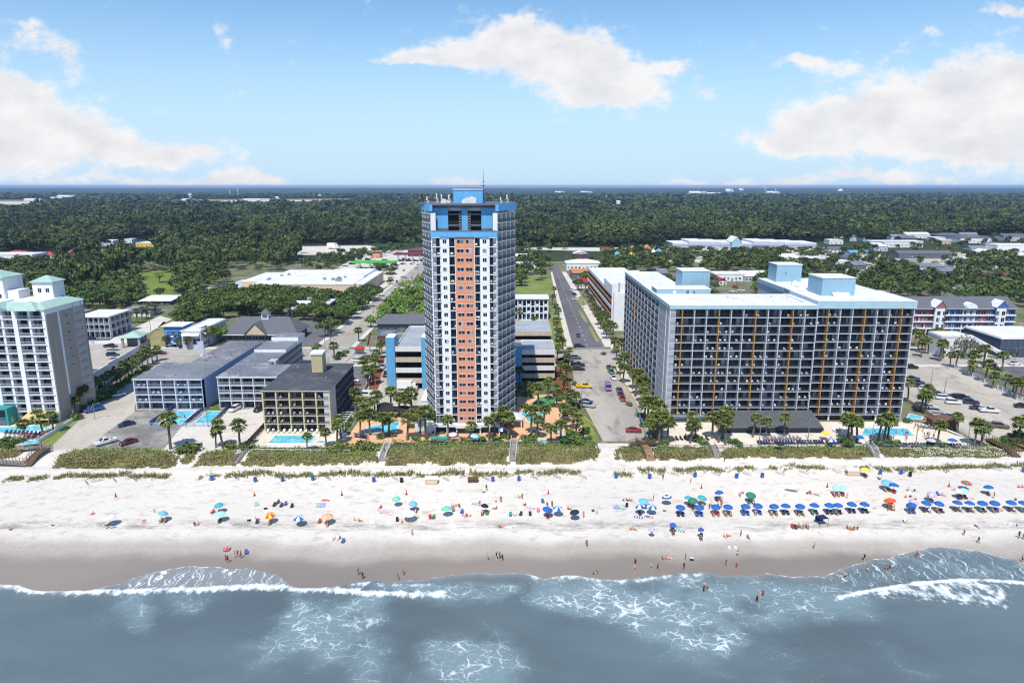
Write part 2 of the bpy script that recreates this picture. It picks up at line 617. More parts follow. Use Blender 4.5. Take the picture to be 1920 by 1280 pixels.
patchy('pale_concrete', (hx('c9c2b8'), hx('d3ccc2'), hx('b9b1a6')), 0.07, 0.9, fine=1.2, famt=0.08)
patchy('road_concrete', (hx('9f9992'), hx('b1aba3'), hx('858079')), 0.06, 0.9, fine=1.2, famt=0.1, sxyz=(1, 0.3, 1))
patchy('lawn', (hx('7f8a4c'), hx('6b7c3c'), hx('958f5c')), 0.09, fine=1.5)
patchy('dry_lawn', (hx('8e8a5a'), hx('787a46'), hx('b2a684')), 0.07, fine=1.5)
patchy('meadow', (hx('647a34'), hx('73853c'), hx('86803f')), 0.05, fine=1.0)
patchy('dune_soil', (hx('6a6340'), hx('7a714a'), hx('9b8c66')), 0.25, fine=3.0)
patchy('mulch', (hx('7c4a34'), hx('8c5238'), hx('5e3c2c')), 0.4, fine=3.0)
patchy('paver_deck', (hx('d8a983'), hx('dfb591'), hx('c99a78')), 0.15, fine=2.5, famt=0.1)
patchy('pool_deck_pale', (hx('d8cdbd'), hx('e2d8ca'), hx('cabfae')), 0.15, fine=2.0, famt=0.08)
patchy('turf', (hx('4f8f5a'), hx('478652'), hx('5a9a64')), 0.1, fine=1.5)
# ---------------------------------------------------------------- ground sheet
def axis_steps(lims):
	out = []
	for a, b, s in lims:
		n = max(1, int(round((b - a) / s)))
		out += [a + (b - a) * k / n for k in range(n)]
	out.append(lims[-1][1])
	return np.array(out)
def dune_mask(x, y):
	"""how much dune stands at (x, y): the vegetated bank between town and beach"""
	f = SHORE_TILT * x
	d = np.clip((y - 162.5 - f) / 3, 0, 1) * np.clip((172.5 - y) / 3, 0, 1)
	for (cx, w) in DUNE_GAPS:
		d = d * np.clip((np.abs(x - cx) - w) / 1.5, 0, 1)
	return d
SHORE_TILT = 0.0
DUNE_GAPS = [(G(1137, 850)[0], 3.2), (G(335, 850)[0], 0.6)]
def ground_h(x, y):
	x, y = np.asarray(x, float), np.asarray(y, float)
	xs = (-600, 60, 105, 118, 124, 135, 150, 163, 168, 171.5, 184, 30000)
	zs = (-6, -2.2, -0.45, 0.06, 0.35, 1.0, 1.6, 2.1, 2.6, 3.0, 3.0, 3.0)
	h = np.interp(y, xs, zs)
	h = h + 0.7 * dune_mask(x, y) * (0.5 + fbm(x * 0.15, y * 0.15, 3))
	# sand heaped against the low grass line in front
	h = h + 0.45 * np.exp(-((y - 160.5) / 1.6) ** 2) * (0.3 + vnoise(x * 0.09, y * 0 + 1, 7)) * (np.abs(x) < 160)
	return h
def make_ground():
	xs = axis_steps([(-22000, -4000, 3000), (-4000, -600, 400), (-600, -170, 40), (-170, 170, 1.5), (170, 600, 40), (600, 4000, 400), (4000, 22000, 3000)])
	ys = axis_steps([(-3000, -200, 700), (-200, 60, 20), (60, 110, 3), (110, 184, 1.0), (184, 700, 12), (700, 3000, 90), (3000, 24000, 1500)])
	X, Y = np.meshgrid(xs, ys)
	Z = ground_h(X, Y)
	v = np.stack([X, Y, Z], -1).reshape(-1, 3)
	nx, ny = len(xs), len(ys)
	i = np.arange(ny - 1)[:, None] * nx + np.arange(nx - 1)[None, :]
	f = np.stack([i, i + 1, i + nx + 1, i + nx], -1).reshape(-1, 4)
	yc = v[f].mean(1)[:, 1]
	mi = np.where(yc < 177, 0, np.where(yc < 640, 1, 2))
	me = bulk_mesh('ground', v, f, [M('sand'), M('town_ground'), M('forest_floor')], midx=mi, smooth=True)
	link('ground', me, label='the land: pale sand beach, flat town and wooded plain to the horizon', cat='ground', kind='structure')
make_ground()
LAYER = [0]
def sheet(name, pts, m, lift=0.03, label=None, cat=None, kind='structure', z=3.0):
	"""a flat sheet of paving or lawn lying on the flat town ground"""
	LAYER[0] += 1
	mb = MB()
	a = sum(pts[k][0] * pts[(k + 1) % len(pts)][1] - pts[(k + 1) % len(pts)][0] * pts[k][1] for k in range(len(pts)))
	if a < 0:
		pts = pts[::-1]
	mb.poly([(p[0], p[1], z + lift) for p in pts])
	me = mb.mesh(name, m)
	bm = bmesh.new()
	bm.from_mesh(me)
	bmesh.ops.triangulate(bm, faces=bm.faces)
	bm.to_mesh(me)
	bm.free()
	return link(name, me, label=label, cat=cat or name.replace('_', ' '), kind=kind)
# ---------------------------------------------------------------- sea
SHORE = [(-200, 1080), (0, 1091), (60, 1104), (150, 1108), (215, 1098), (250, 1084), (290, 1072), (340, 1064), (400, 1064), (470, 1068), (520, 1073), (552, 1098), (585, 1103),
		 (625, 1098), (690, 1087), (750, 1089), (810, 1080), (870, 1073), (930, 1072), (985, 1077), (1025, 1082), (1060, 1078), (1110, 1082), (1180, 1083),
		 (1230, 1077), (1290, 1070), (1345, 1075), (1440, 1077), (1545, 1082), (1580, 1066), (1640, 1051), (1690, 1041), (1735, 1032), (1770, 1031),
		 (1830, 1037), (1880, 1045), (1925, 1057), (2100, 1062)]
def px_line(pts, z=0.1):
	return np.array([G(a, b, z)[:2] for a, b in pts])
def seg_dist(x, y, line):
	"""distance to a polyline and where along it (0..1)"""
	best = np.full(x.shape, 1e9)
	side = np.zeros(x.shape)
	along = np.zeros(x.shape)
	n = len(line) - 1
	for k in range(n):
		ax, ay = line[k]
		bx, by = line[k + 1]
		dx, dy = bx - ax, by - ay
		t = np.clip(((x - ax) * dx + (y - ay) * dy) / (dx * dx + dy * dy), 0, 1)
		qx, qy = ax + t * dx, ay + t * dy
		d = np.hypot(x - qx, y - qy)
		c = d < best
		best = np.where(c, d, best)
		side = np.where(c, np.sign(dx * (y - ay) - dy * (x - ax)), side)
		along = np.where(c, (k + t) / n, along)
	return best, side, along
def sea_material():
	m, nt, b, geo = new_mat('sea_water')
	L = nt.links.new
	def attr(n):
		a = nn(nt, 'ShaderNodeAttribute')
		a.attribute_name = n
		return a.outputs['Fac']
	def mt(op, a, b_, clamp=False):
		n = nn(nt, 'ShaderNodeMath', operation=op, use_clamp=clamp)
		for k, q in enumerate((a, b_)):
			if isinstance(q, (int, float)):
				n.inputs[k].default_value = q
			else:
				L(q, n.inputs[k])
		return n.outputs[0]
	lace, solid, streak, shallow = attr('lace'), attr('solid'), attr('streak'), attr('shallow')
	# warped cell edges = lacy foam
	w = nn(nt, 'ShaderNodeTexNoise')
	w.inputs['Scale'].default_value = 0.42
	w.inputs['Detail'].default_value = 7
	L(geo.outputs['Position'], w.inputs['Vector'])
	wm = nn(nt, 'ShaderNodeVectorMath', operation='MULTIPLY_ADD')
	L(w.outputs['Color'], wm.inputs[0])
	wm.inputs[1].default_value = (4.2, 4.2, 0)
	L(geo.outputs['Position'], wm.inputs[2])
	def cells(scale, sx, rot=0.0):
		mp = nn(nt, 'ShaderNodeMapping')
		mp.inputs['Scale'].default_value = (sx, 1, 0)
		mp.inputs['Rotation'].default_value = (0, 0, rot)
		L(wm.outputs[0], mp.inputs['Vector'])
		vo = nn(nt, 'ShaderNodeTexVoronoi', feature='DISTANCE_TO_EDGE')
		vo.inputs['Scale'].default_value = scale
		L(mp.outputs[0], vo.inputs['Vector'])
		return vo.outputs['Distance']
	c1, c2 = cells(0.6, 0.62, 0.5), cells(1.6, 0.7, -0.3)
	brk = pos_noise(nt, geo, 0.22, 5, 0.7)
	dens = mt('MULTIPLY', lace, mt('ADD', mt('MULTIPLY', brk, 3.4), -1.08))
	l1 = mt('SUBTRACT', mt('MULTIPLY', dens, 0.12), c1)
	l2 = mt('SUBTRACT', mt('MULTIPLY', dens, 0.075), c2)
	def soft(v, hi):
		r = nn(nt, 'ShaderNodeMapRange', interpolation_type='SMOOTHSTEP')
		r.inputs['From Min'].default_value = -0.03
		r.inputs['From Max'].default_value = hi
		L(v, r.inputs['Value'])
		return r.outputs[0]
	lf = mt('MULTIPLY', mt('MAXIMUM', soft(l1, 0.12), mt('MULTIPLY', soft(l2, 0.09), 0.7)), 0.7)
	# thin foam veil
	veil = mt('MULTIPLY', mt('MULTIPLY', lace, pos_noise(nt, geo, 0.9, 6, 0.75)), 0.22)
	# streaks drawn out across the swash
	st = nn(nt, 'ShaderNodeMapping')
	st.inputs['Rotation'].default_value = (0, 0, STREAK_ROT)
	st.inputs['Scale'].default_value = (3.0, 0.2, 0)
	L(wm.outputs[0], st.inputs['Vector'])
	sn = nn(nt, 'ShaderNodeTexNoise')
	sn.inputs['Scale'].default_value = 0.9
	sn.inputs['Detail'].default_value = 5
	L(st.outputs[0], sn.inputs['Vector'])
	sr = nn(nt, 'ShaderNodeMapRange', interpolation_type='SMOOTHSTEP')
	sr.inputs['From Min'].default_value, sr.inputs['From Max'].default_value = 0.5, 0.68
	L(sn.outputs['Fac'], sr.inputs['Value'])
	sf = mt('MULTIPLY', sr.outputs[0], streak)
	# solid white water, torn at its rim
	tear = pos_noise(nt, geo, 0.55, 8, 0.78, (1, 0.6, 1))
	so = nn(nt, 'ShaderNodeMapRange', interpolation_type='SMOOTHSTEP')
	so.inputs['From Min'].default_value, so.inputs['From Max'].default_value = 0.2, 0.56
	L(mt('ADD', mt('MULTIPLY', solid, 0.52), mt('MULTIPLY', mt('SUBTRACT', tear, 0.5), 1.25)), so.inputs['Value'])
	foam = mt('MAXIMUM', mt('MAXIMUM', lf, veil), mt('MAXIMUM', sf, so.outputs[0]), clamp=True)
	big = pos_noise(nt, geo, 0.03, 4, 0.6, (0.5, 1, 0))
	deep = ramp_mix(nt, big, hx('57646a'), hx('64747a'), 0.35, 0.65)
	deep = ramp_mix(nt, lace, deep, hx('72888f'), 0.05, 0.9)
	wat = ramp_mix(nt, shallow, deep, hx('8b8f90'), 0.0, 1.0)
	c = ramp_mix(nt, foam, wat, hx('e6edf0'), 0.0, 1.0)
	L(c, b.inputs['Base Color'])
	rg = nn(nt, 'ShaderNodeMapRange')
	rg.inputs['To Min'].default_value, rg.inputs['To Max'].default_value = 0.22, 0.9
	L(foam, rg.inputs['Value'])
	L(rg.outputs[0], b.inputs['Roughness'])
	b.inputs['IOR'].default_value = 1.33
	rip = pos_noise(nt, geo, 0.5, 7, 0.65, (0.45, 1, 1))
	bp = nn(nt, 'ShaderNodeBump')
	bp.inputs['Strength'].default_value = 0.35
	bp.inputs['Distance'].default_value = 0.35
	L(mt('ADD', rip, mt('MULTIPLY', foam, 0.35)), bp.inputs['Height'])
	L(bp.outputs[0], b.inputs['Normal'])
	return m
STREAK_ROT = 0.65
def blob(x, y, cx, cy, rx, ry, rot=0.0):
	c, s = math.cos(rot), math.sin(rot)
	a, b_ = (x - cx) * c + (y - cy) * s, -(x - cx) * s + (y - cy) * c
	return np.exp(-((a / rx) ** 2 + (b_ / ry) ** 2))
def polyfade(x, y, poly, fade=2.0):
	"""1 inside the polygon, fading out over `fade` metres"""
	d, _, _ = seg_dist(x, y, poly + [poly[0]])
	ins = inpoly(x, y, poly)
	return np.where(ins, 1.0, np.clip(1 - d / fade, 0, 1)) * np.where(ins, np.clip(0.4 + d / fade, 0, 1), 1)
def softpoly(x, y, poly, fade):
	d, _, _ = seg_dist(x, y, poly + [poly[0]])
	s = np.where(inpoly(x, y, poly), d, -d) / fade
	t = np.clip(s + .5, 0, 1)
	return t * t * (3 - 2 * t)
def make_sea():
	sl = px_line(SHORE)
	xs = axis_steps([(-9000, -700, 900), (-700, -140, 40), (-140, 140, 0.55), (140, 700, 40), (700, 9000, 900)])
	ts = np.concatenate([np.linspace(0, 1, 150), np.array([1.2, 1.6, 2.5, 5, 12, 40])])
	ysh = np.interp(xs, sl[:, 0], sl[:, 1])
	ysh = ysh + (vnoise(xs * 0.35, xs * 0, 2) - 0.5) * 1.0 + (vnoise(xs * 0.9, xs * 0, 4) - 0.5) * 0.4
	X = np.repeat(xs[None, :], len(ts), 0)
	Y = ysh[None, :] - ts[:, None] * (ysh[None, :] - 48.0)
	x, y = X.ravel(), Y.ravel()
	def PL(*p):
		return [tuple(q) for q in px_line(p, 0.0)]
	near = np.abs(x) < 141
	lace = np.zeros(x.shape)
	wx = x + (fbm(x * .09, y * .12, 51) - .47) * 16
	wy = y + (fbm(x * .09 + 7, y * .12, 52) - .47) * 11
	for poly, k, fd in (
			(PL((560, 1112), (700, 1108), (690, 1150), (655, 1200), (640, 1240), (560, 1262), (470, 1245), (500, 1200), (545, 1165)), 0.85, 4),
			(PL((655, 1185), (715, 1180), (718, 1240), (715, 1300), (640, 1300)), 0.7, 4),
			(PL((785, 1180), (900, 1182), (950, 1230), (965, 1310), (770, 1310), (770, 1230)), 0.85, 5),
			(PL((205, 1108), (300, 1106), (300, 1150), (275, 1185), (205, 1150)), 0.62, 4),
			(PL((335, 1104), (420, 1104), (400, 1145), (355, 1142)), 0.5, 3),
			(PL((985, 1085), (1060, 1082), (1200, 1090), (1310, 1080), (1280, 1110), (1370, 1150), (1390, 1190), (1370, 1245), (1240, 1215), (1130, 1165), (1000, 1125)), 1.0, 4),
			(PL((1280, 1090), (1540, 1085), (1590, 1075), (1620, 1120), (1600, 1160), (1400, 1180), (1330, 1150)), 0.72, 5),
			(PL((1330, 1120), (1620, 1125), (1590, 1160), (1400, 1185)), 0.6, 4),
			(PL((800, 1085), (930, 1078), (980, 1090), (930, 1118), (830, 1116), (700, 1120)), 0.85, 3),
			(PL((1390, 1180), (1520, 1215), (1560, 1240), (1470, 1240)), 0.35, 8),
			(PL((1640, 1215), (1760, 1235), (1770, 1262), (1700, 1262)), 0.4, 4),
			(PL((1440, 1245), (1560, 1265), (1560, 1290), (1420, 1290)), 0.35, 6),
			(PL((1590, 1060), (1700, 1042), (1900, 1060), (1920, 1100), (1780, 1085), (1620, 1105)), 0.35, 4)):
		lace = np.maximum(lace, k * softpoly(wx, wy, poly, fd * 2.2))
	lace = lace * near * np.clip(fbm(x * .12, y * .16, 61) * 2.4 - .08, 0, 1.2)
	solid = np.zeros(x.shape)
	lines = [
		(((-120, 1085), (0, 1097), (75, 1107), (150, 1110), (225, 1110), (350, 1106), (475, 1100), (550, 1102), (625, 1106), (700, 1113), (775, 1115), (830, 1113)), 0.9, 1.6),
		(((640, 1100), (690, 1094), (760, 1099), (810, 1098)), 0.7, 1.2),
		(((1000, 1082), (1060, 1081), (1120, 1088), (1200, 1088), (1260, 1080), (1310, 1078)), 0.7, 1.6),
		(((1575, 1121), (1640, 1108), (1720, 1095), (1800, 1089), (1870, 1090), (1950, 1096), (2050, 1100)), 1.0, 0.9)]
	crest = np.zeros(x.shape)
	for pl, k, wd in lines:
		ln = px_line(pl, 0.0)
		d, s, al = seg_dist(x, y, ln)
		solid = np.maximum(solid, k * np.exp(-(d / wd) ** 2) * near)
		crest = np.maximum(crest, 0.3 * np.exp(-(d / 1.2) ** 2) * near)
	# the breaking wave on the right: a wedge of white water behind its crest
	wedge = PL((1580, 1121), (1680, 1100), (1790, 1088), (1880, 1092), (1895, 1118), (1880, 1140), (1830, 1135), (1760, 1125), (1680, 1120))
	solid = np.maximum(solid, 0.70 * polyfade(x, y, wedge, 1.5) * near)
	crest = np.maximum(crest, 0.35 * polyfade(x, y, wedge, 2.0) * near)
	# rim of the swash
	dsh = np.interp(x, xs, ysh) - y
	rim = np.exp(-(dsh / 0.35) ** 2) * (vnoise(x * 0.07, x * 0 + 3, 9) * 1.5) * near
	solid = np.maximum(solid, np.clip(rim, 0, 0.75))
	sk = np.zeros(x.shape)
	for poly, k in ((PL((230, 1102), (270, 1078), (330, 1064), (520, 1068), (560, 1098), (400, 1104)), 1.0),
					(PL((1560, 1085), (1640, 1050), (1760, 1030), (1930, 1055), (1930, 1092), (1790, 1084), (1640, 1105)), 0.62)):
		sk = np.maximum(sk, k * polyfade(x, y, poly, 1.5))
	sk = sk * near
	shallow = np.exp(-dsh / 1.6) * 0.75 + 0.0 * x
	sw = polyfade(x, y, PL((215, 1102), (250, 1080), (330, 1060), (520, 1064), (560, 1099), (400, 1104)), 1.0)
	shallow = np.maximum(shallow, 0.75 * sw)
	swell = (fbm(x * 0.05, y * 0.12, 21) - 0.5) * 0.35 * np.clip(dsh / 20, 0, 1) * near
	z = np.maximum(ground_h(x, y) + 0.045, 0.0) * (dsh < 25) + crest * np.clip(dsh / 1.5, 0, 1) + swell
	z = np.where(dsh < 25, np.maximum(z, ground_h(x, y) + 0.03), z)
	nx, ny = len(xs), len(ts)
	i = np.arange(ny - 1)[:, None] * nx + np.arange(nx - 1)[None, :]
	f = np.stack([i, i + nx, i + nx + 1, i + 1], -1).reshape(-1, 4)
	me = bulk_mesh('sea', np.stack([x, y, z], -1), f, sea_material(), smooth=True,
				   attr={'lace': ('POINT', lace), 'solid': ('POINT', solid), 'streak': ('POINT', sk), 'shallow': ('POINT', shallow)})
	link('sea', me, label='grey-blue sea with lacy foam and small breaking waves', cat='sea', kind='structure')
make_sea()
def make_haze():
	m = bpy.data.materials.new('haze_air')
	m.use_nodes = True
	nt = m.node_tree
	nt.nodes.remove(nt.nodes['Principled BSDF'])
	pv = nn(nt, 'ShaderNodeVolumePrincipled')
	pv.inputs['Color'].default_value = (0.42, 0.60, 0.98, 1)
	pv.inputs['Density'].default_value = HAZE_D
	nt.links.new(pv.outputs[0], nt.nodes['Material Output'].inputs['Volume'])
	mb = MB()
	mb.box(-23000, 23000, -3500, 25000, -8, 82)
	mb.build('haze', m, label='thin blue haze over the distant woods', cat='haze', kind='stuff')
if HAZE_D > 0:
	make_haze()
# ---------------------------------------------------------------- building kit
for n_, c_, r_, kw in (
		('white_wall', 'e4e5e7', .8, dict(streak=.08)), ('pale_trim', 'd2d7df', .7, {}), ('white_trim', 'e4e6ea', .7, {}), ('cream_wall', 'cfc2a0', .85, dict(streak=.1)),
		('grey_siding', 'a9adb5', .8, dict(streak=.1)), ('tan_wall', 'a89c92', .85, dict(streak=.12)), ('light_grey_wall', 'bcc0c6', .8, dict(streak=.1)),
		('sky_blue_wall', '5fa3cf', .75, dict(streak=.08)), ('tower_blue', '63acde', .7, dict(streak=.08)), ('tower_white', 'e9eaec', .8, dict(streak=.07)),
		('salmon', 'dd9576', .8, dict(streak=.06)), ('pale_blue_wall', '8fb4c6', .8, dict(streak=.08)), ('fascia_blue', 'a3c1cc', .7, {}),
		('orange_fin', 'b98845', .7, {}), ('roof_white', 'dcdcde', .85, dict(scale=.14, var=.17, fine=.05)), ('roof_grey', '757a83', .9, dict(scale=.3, var=.3)),
		('roof_dark', '484b53', .9, dict(scale=.25, var=.3, fine=.15)), ('roof_patched', '76757c', .9, dict(scale=.2, var=.4, fine=.15)), ('roof_teal', 'a2c0b5', .5, {}), ('roof_shingle', '62646c', .9, dict(fine=.2)),
		('roof_brown', '6a4a42', .9, dict(fine=.2)), ('roof_red', 'a8484c', .8, {}), ('deck_concrete', 'b4aca3', .9, dict(scale=.2, var=.2)), ('deck_grey', '9fa6ae', .9, dict(scale=.2, var=.2)),
		('tan_concrete', 'c0b19f', .9, dict(streak=.12)), ('white_concrete', 'dcdad8', .85, dict(streak=.1)), ('dark_void', '16171b', .9, {}),  # dark_void: near-black that stands in for shade inside openings
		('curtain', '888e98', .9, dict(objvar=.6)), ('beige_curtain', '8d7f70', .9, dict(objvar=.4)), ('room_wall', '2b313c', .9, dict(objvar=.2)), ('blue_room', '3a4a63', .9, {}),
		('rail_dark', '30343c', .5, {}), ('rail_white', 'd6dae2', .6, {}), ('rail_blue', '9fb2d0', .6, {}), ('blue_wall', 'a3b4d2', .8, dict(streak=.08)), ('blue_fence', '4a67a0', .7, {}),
		('yellow_post', 'c9c1a0', .8, {}), ('yellow_wall', 'bdb08c', .85, dict(streak=.12)), ('olive_room', '57544b', .9, {}), ('shop_blue', '3c7fc4', .7, {}), ('shop_dark', '23385e', .7, {}),
		('teal', '2f8f8a', .6, {}), ('canopy_tan', 'cdb57c', .8, {}), ('canopy_yellow', 'e0c052', .7, {}), ('green_canopy', '4fae4a', .6, {}), ('rail_rust', '54403c', .8, {}), ('maroon', '6a2b3a', .7, {}), ('orange_wall', 'bd7b50', .8, {}),
		('pink_wall', '9c5f66', .8, dict(streak=.08)), ('royal_wall', '3a68a8', .8, dict(streak=.08)), ('lilac_wall', 'b9c0d2', .8, {}), ('glass_roof', '5d5f63', .35, dict(var=.2)),
		('steel', 'a0a4a8', .4, dict(metal=.6)), ('wood', '8a7258', .85, dict(fine=.2)), ('dark_wood', '5c4734', .85, dict(fine=.2)), ('grey_wood', '8f8a82', .85, dict(fine=.2)), ('pole_wood', '6b5f54', .9, {}),
		('balcony_floor', '686b72', .9, {}), ('coping', 'e0dcd4', .7, {}), ('black', '17181a', .6, {}), ('red', 'b3222c', .6, {}), ('warm_beige', 'cbb69a', .85, {}), ('peach', 'd59a72', .85, {}), ('navy_wall', '3d4a5c', .7, {}), ('slate_wall', '5c6673', .7, {})):
	mat(n_, hx(c_), rough=r_, **{**dict(var=.08, scale=.5), **kw})
def glass_mat(name, col, rough=0.18):
	m, nt, b, geo = new_mat(name)
	n1 = pos_noise(nt, geo, 0.35, 2, 0.5)
	c = ramp_mix(nt, n1, col, tuple(q * 1.9 for q in col), 0.35, 0.7)
	nt.links.new(c, b.inputs['Base Color'])
	b.inputs['Roughness'].default_value = rough
	b.inputs['Specular IOR Level'].default_value = 0.32
	return m
glass_mat('dark_glass', (0.012, 0.016, 0.024))
glass_mat('blue_glass', (0.03, 0.05, 0.08))
glass_mat('rail_glass', (0.035, 0.045, 0.055), .1)
def pool_material():
	m, nt, b, geo = new_mat('pool_water')
	n1 = pos_noise(nt, geo, 0.5, 4, 0.6)
	c = ramp_mix(nt, n1, hx('4fb4cc'), hx('7fd2df'), 0.35, 0.65)
	nt.links.new(c, b.inputs['Base Color'])
	b.inputs['Roughness'].default_value = 0.08
	bp = nn(nt, 'ShaderNodeBump')
	bp.inputs['Strength'].default_value = 0.15
	nt.links.new(pos_noise(nt, geo, 2.0, 3, 0.6), bp.inputs['Height'])
	nt.links.new(bp.outputs[0], b.inputs['Normal'])
pool_material()
for n_, c_ in (('roof_grey', ('6f747d', '7d828b', '9a9da3')), ('roof_patched', ('6c6d75', '7c7c84', 'a9a6a6')), ('roof_dark', ('44474f', '50535b', '6c6e74'))):
	patchy(n_, tuple(hx(q) for q in c_), .05, fine=1.0)
class Bld:
	"""a building: an Empty at its base, named parts below it; repeats past 100 of one part go into one mesh"""
	def __init__(s, name, loc, rz=0, **tags):
		s.root = empty(name, loc, rz, **tags)
		s.reps = {}
		s.mx = Matrix.Translation(loc) @ Matrix.Rotation(rz, 4, 'Z')
	def part(s, name, mb, mats, parent=None, smooth=False):
		return mb.build(name, mats, parent or s.root, smooth)
	def rep(s, name, tmpl, mats, mx):
		s.reps.setdefault(name, []).append((tmpl, mats, mx))
	def finish(s, cap=100):
		eye = Vector((0, 0, CAM_H))
		for name, lst in s.reps.items():
			lst = sorted(lst, key=lambda r: ((s.mx @ r[2]).translation - eye).length)
			for tmpl, mats, mx in lst[:cap]:
				key = id(tmpl)
				if key not in TM:
					TM[key] = split_tmpl(name, tmpl, mats)
				o = bpy.data.objects.new(name, TM[key][1])
				COL.objects.link(o)
				o.parent = s.root
				o.matrix_local = mx
				for sn, sm in TM[key][2]:
					c = bpy.data.objects.new(sn, sm)
					COL.objects.link(c)
					c.parent = o
			if len(lst) > cap:
				mb, allm = MB(), []
				for tmpl, mats, mx in lst[cap:]:
					q = MB()
					q.v, q.f = tmpl.v, tmpl.f
					mats = mats if isinstance(mats, (list, tuple)) else [mats]
					for x in mats:
						if x not in allm:
							allm.append(x)
					q.m = [allm.index(mats[k]) for k in tmpl.m]
					mb.add(q, mx)
				o = mb.build(name, allm, s.root)
				o['kind'] = 'stuff'
TM = {}
TCACHE = {}
def split_tmpl(name, tmpl, mats):
	"""glass is the part; frame and curtain hang below it as sub-parts"""
	subs = {'window': {1: 'frame', 2: 'curtain'}, 'balcony_door': {1: 'curtain', 2: 'frame'}}.get(name, {})
	out, base = [], None
	mats = mats if isinstance(mats, (list, tuple)) else [mats]
	jobs = []
	for k in sorted(set(tmpl.m)):
		idx = [i for i in range(len(tmpl.f)) if tmpl.m[i] == k] if subs else range(len(tmpl.f))
		n = 6 if subs.get(k) == 'curtain' else len(idx)
		jobs += [(k, idx[a:a + n]) for a in range(0, len(idx), n)]
	for k, idx in jobs:
		q = MB()
		used = {}
		for i in idx:
			q.f.append(tuple(used.setdefault(v, len(used)) for v in tmpl.f[i]))
		q.v = [tmpl.v[v] for v in used]
		q.m = [0] * len(q.f) if subs else tmpl.m
		if base is None:
			base = q.mesh(name, mats[k] if subs else mats)
		else:
			out.append((subs[k], q.mesh(subs[k], mats[k])))
		if not subs:
			break
	return (tmpl, base, out)
def door_tmpl(w, h, v, wall='room_wall', cur='curtain', glass='dark_glass'):
	k = ('door', round(w, 2), round(h, 2), v, wall, cur, glass)
	if k not in TCACHE:
		mb = MB()
		a, b = .1 * w, .92 * w
		mb.box(a, b, -.06, 0, 0.03, h * .86, 0)
		if v == 1:
			mb.box(a, a + .3 * w, -.075, -.061, .05, h * .84, 1)
		elif v == 2:
			mb.box(b - .34 * w, b - .02, -.075, -.061, .05, h * .84, 1)
		elif v == 3:
			mb.box(a, a + .2 * w, -.075, -.061, .05, h * .84, 1)
			mb.box(b - .2 * w, b, -.075, -.061, .05, h * .84, 1)
		elif v == 4:
			mb.box(a + .02, b - .3 * w, -.075, -.061, .05, h * .84, 1)
		mb.box((a + b) / 2 - .04, (a + b) / 2 + .04, -.085, -.076, .03, h * .86, 2)
		TCACHE[k] = (mb, [glass, cur, 'slate_wall'])
	return TCACHE[k]
def rail_tmpl(w, kind, hr=1.0):
	k = ('rail', round(w, 2), kind, hr)
	if k not in TCACHE:
		mb = MB()
		if kind == 'solid':
			mb.box(0, w, 0, .1, 0, hr, 0)
			mats = ['white_trim']
		else:
			m, gl = {'dark': ('rail_dark', None), 'white': ('rail_white', None), 'blue': ('rail_blue', None), 'rusty': ('rail_rust', None)}[kind]
			mb.box(0, w, 0, .06, hr - .07, hr, 0)
			mb.box(0, w, 0, .06, .06, .12, 0)
			n = max(3, int(w / .3))
			if gl:
				mb.box(.03, w - .03, .02, .04, .13, hr - .08, 1)
				n = max(2, int(w / 1.0))
			for i in range(n + 1):
				x = i * (w - .04) / n
				mb.box(x, x + .045, .005, .05, .125, hr - .075, 0)
			mats = [m] + ([gl] if gl else [])
		TCACHE[k] = (mb, mats)
	return TCACHE[k]
def win_tmpl(w, h, v=0, frame='white_trim', glass='dark_glass'):
	k = ('win', round(w, 2), round(h, 2), v, frame, glass)
	if k not in TCACHE:
		mb = MB()
		mb.box(0, w, -.04, .02, 0, h, 0)
		mb.box(-.06, w + .06, -.07, .01, -.1, -.005, 1)
		mb.box(-.06, w + .06, -.06, .01, h + .005, h + .07, 1)
		mb.box(w / 2 - .03, w / 2 + .03, -.06, -.041, 0, h, 1)
		if v == 1:
			mb.box(.03, w * .3, -.055, -.041, .03, h - .03, 2)
			mb.box(w * .7, w - .03, -.055, -.041, .03, h - .03, 2)
		elif v == 2:
			mb.box(w * .52, w - .05, -.055, -.041, .03, h - .03, 2)
		TCACHE[k] = (mb, [glass, frame, 'curtain'])
	return TCACHE[k]
def fframe(ox, oy, ang):
	return Matrix.Translation((ox, oy, 0)) @ Matrix.Rotation(ang, 4, 'Z')
CHAIRS = []   # balcony chairs, filled by the facades
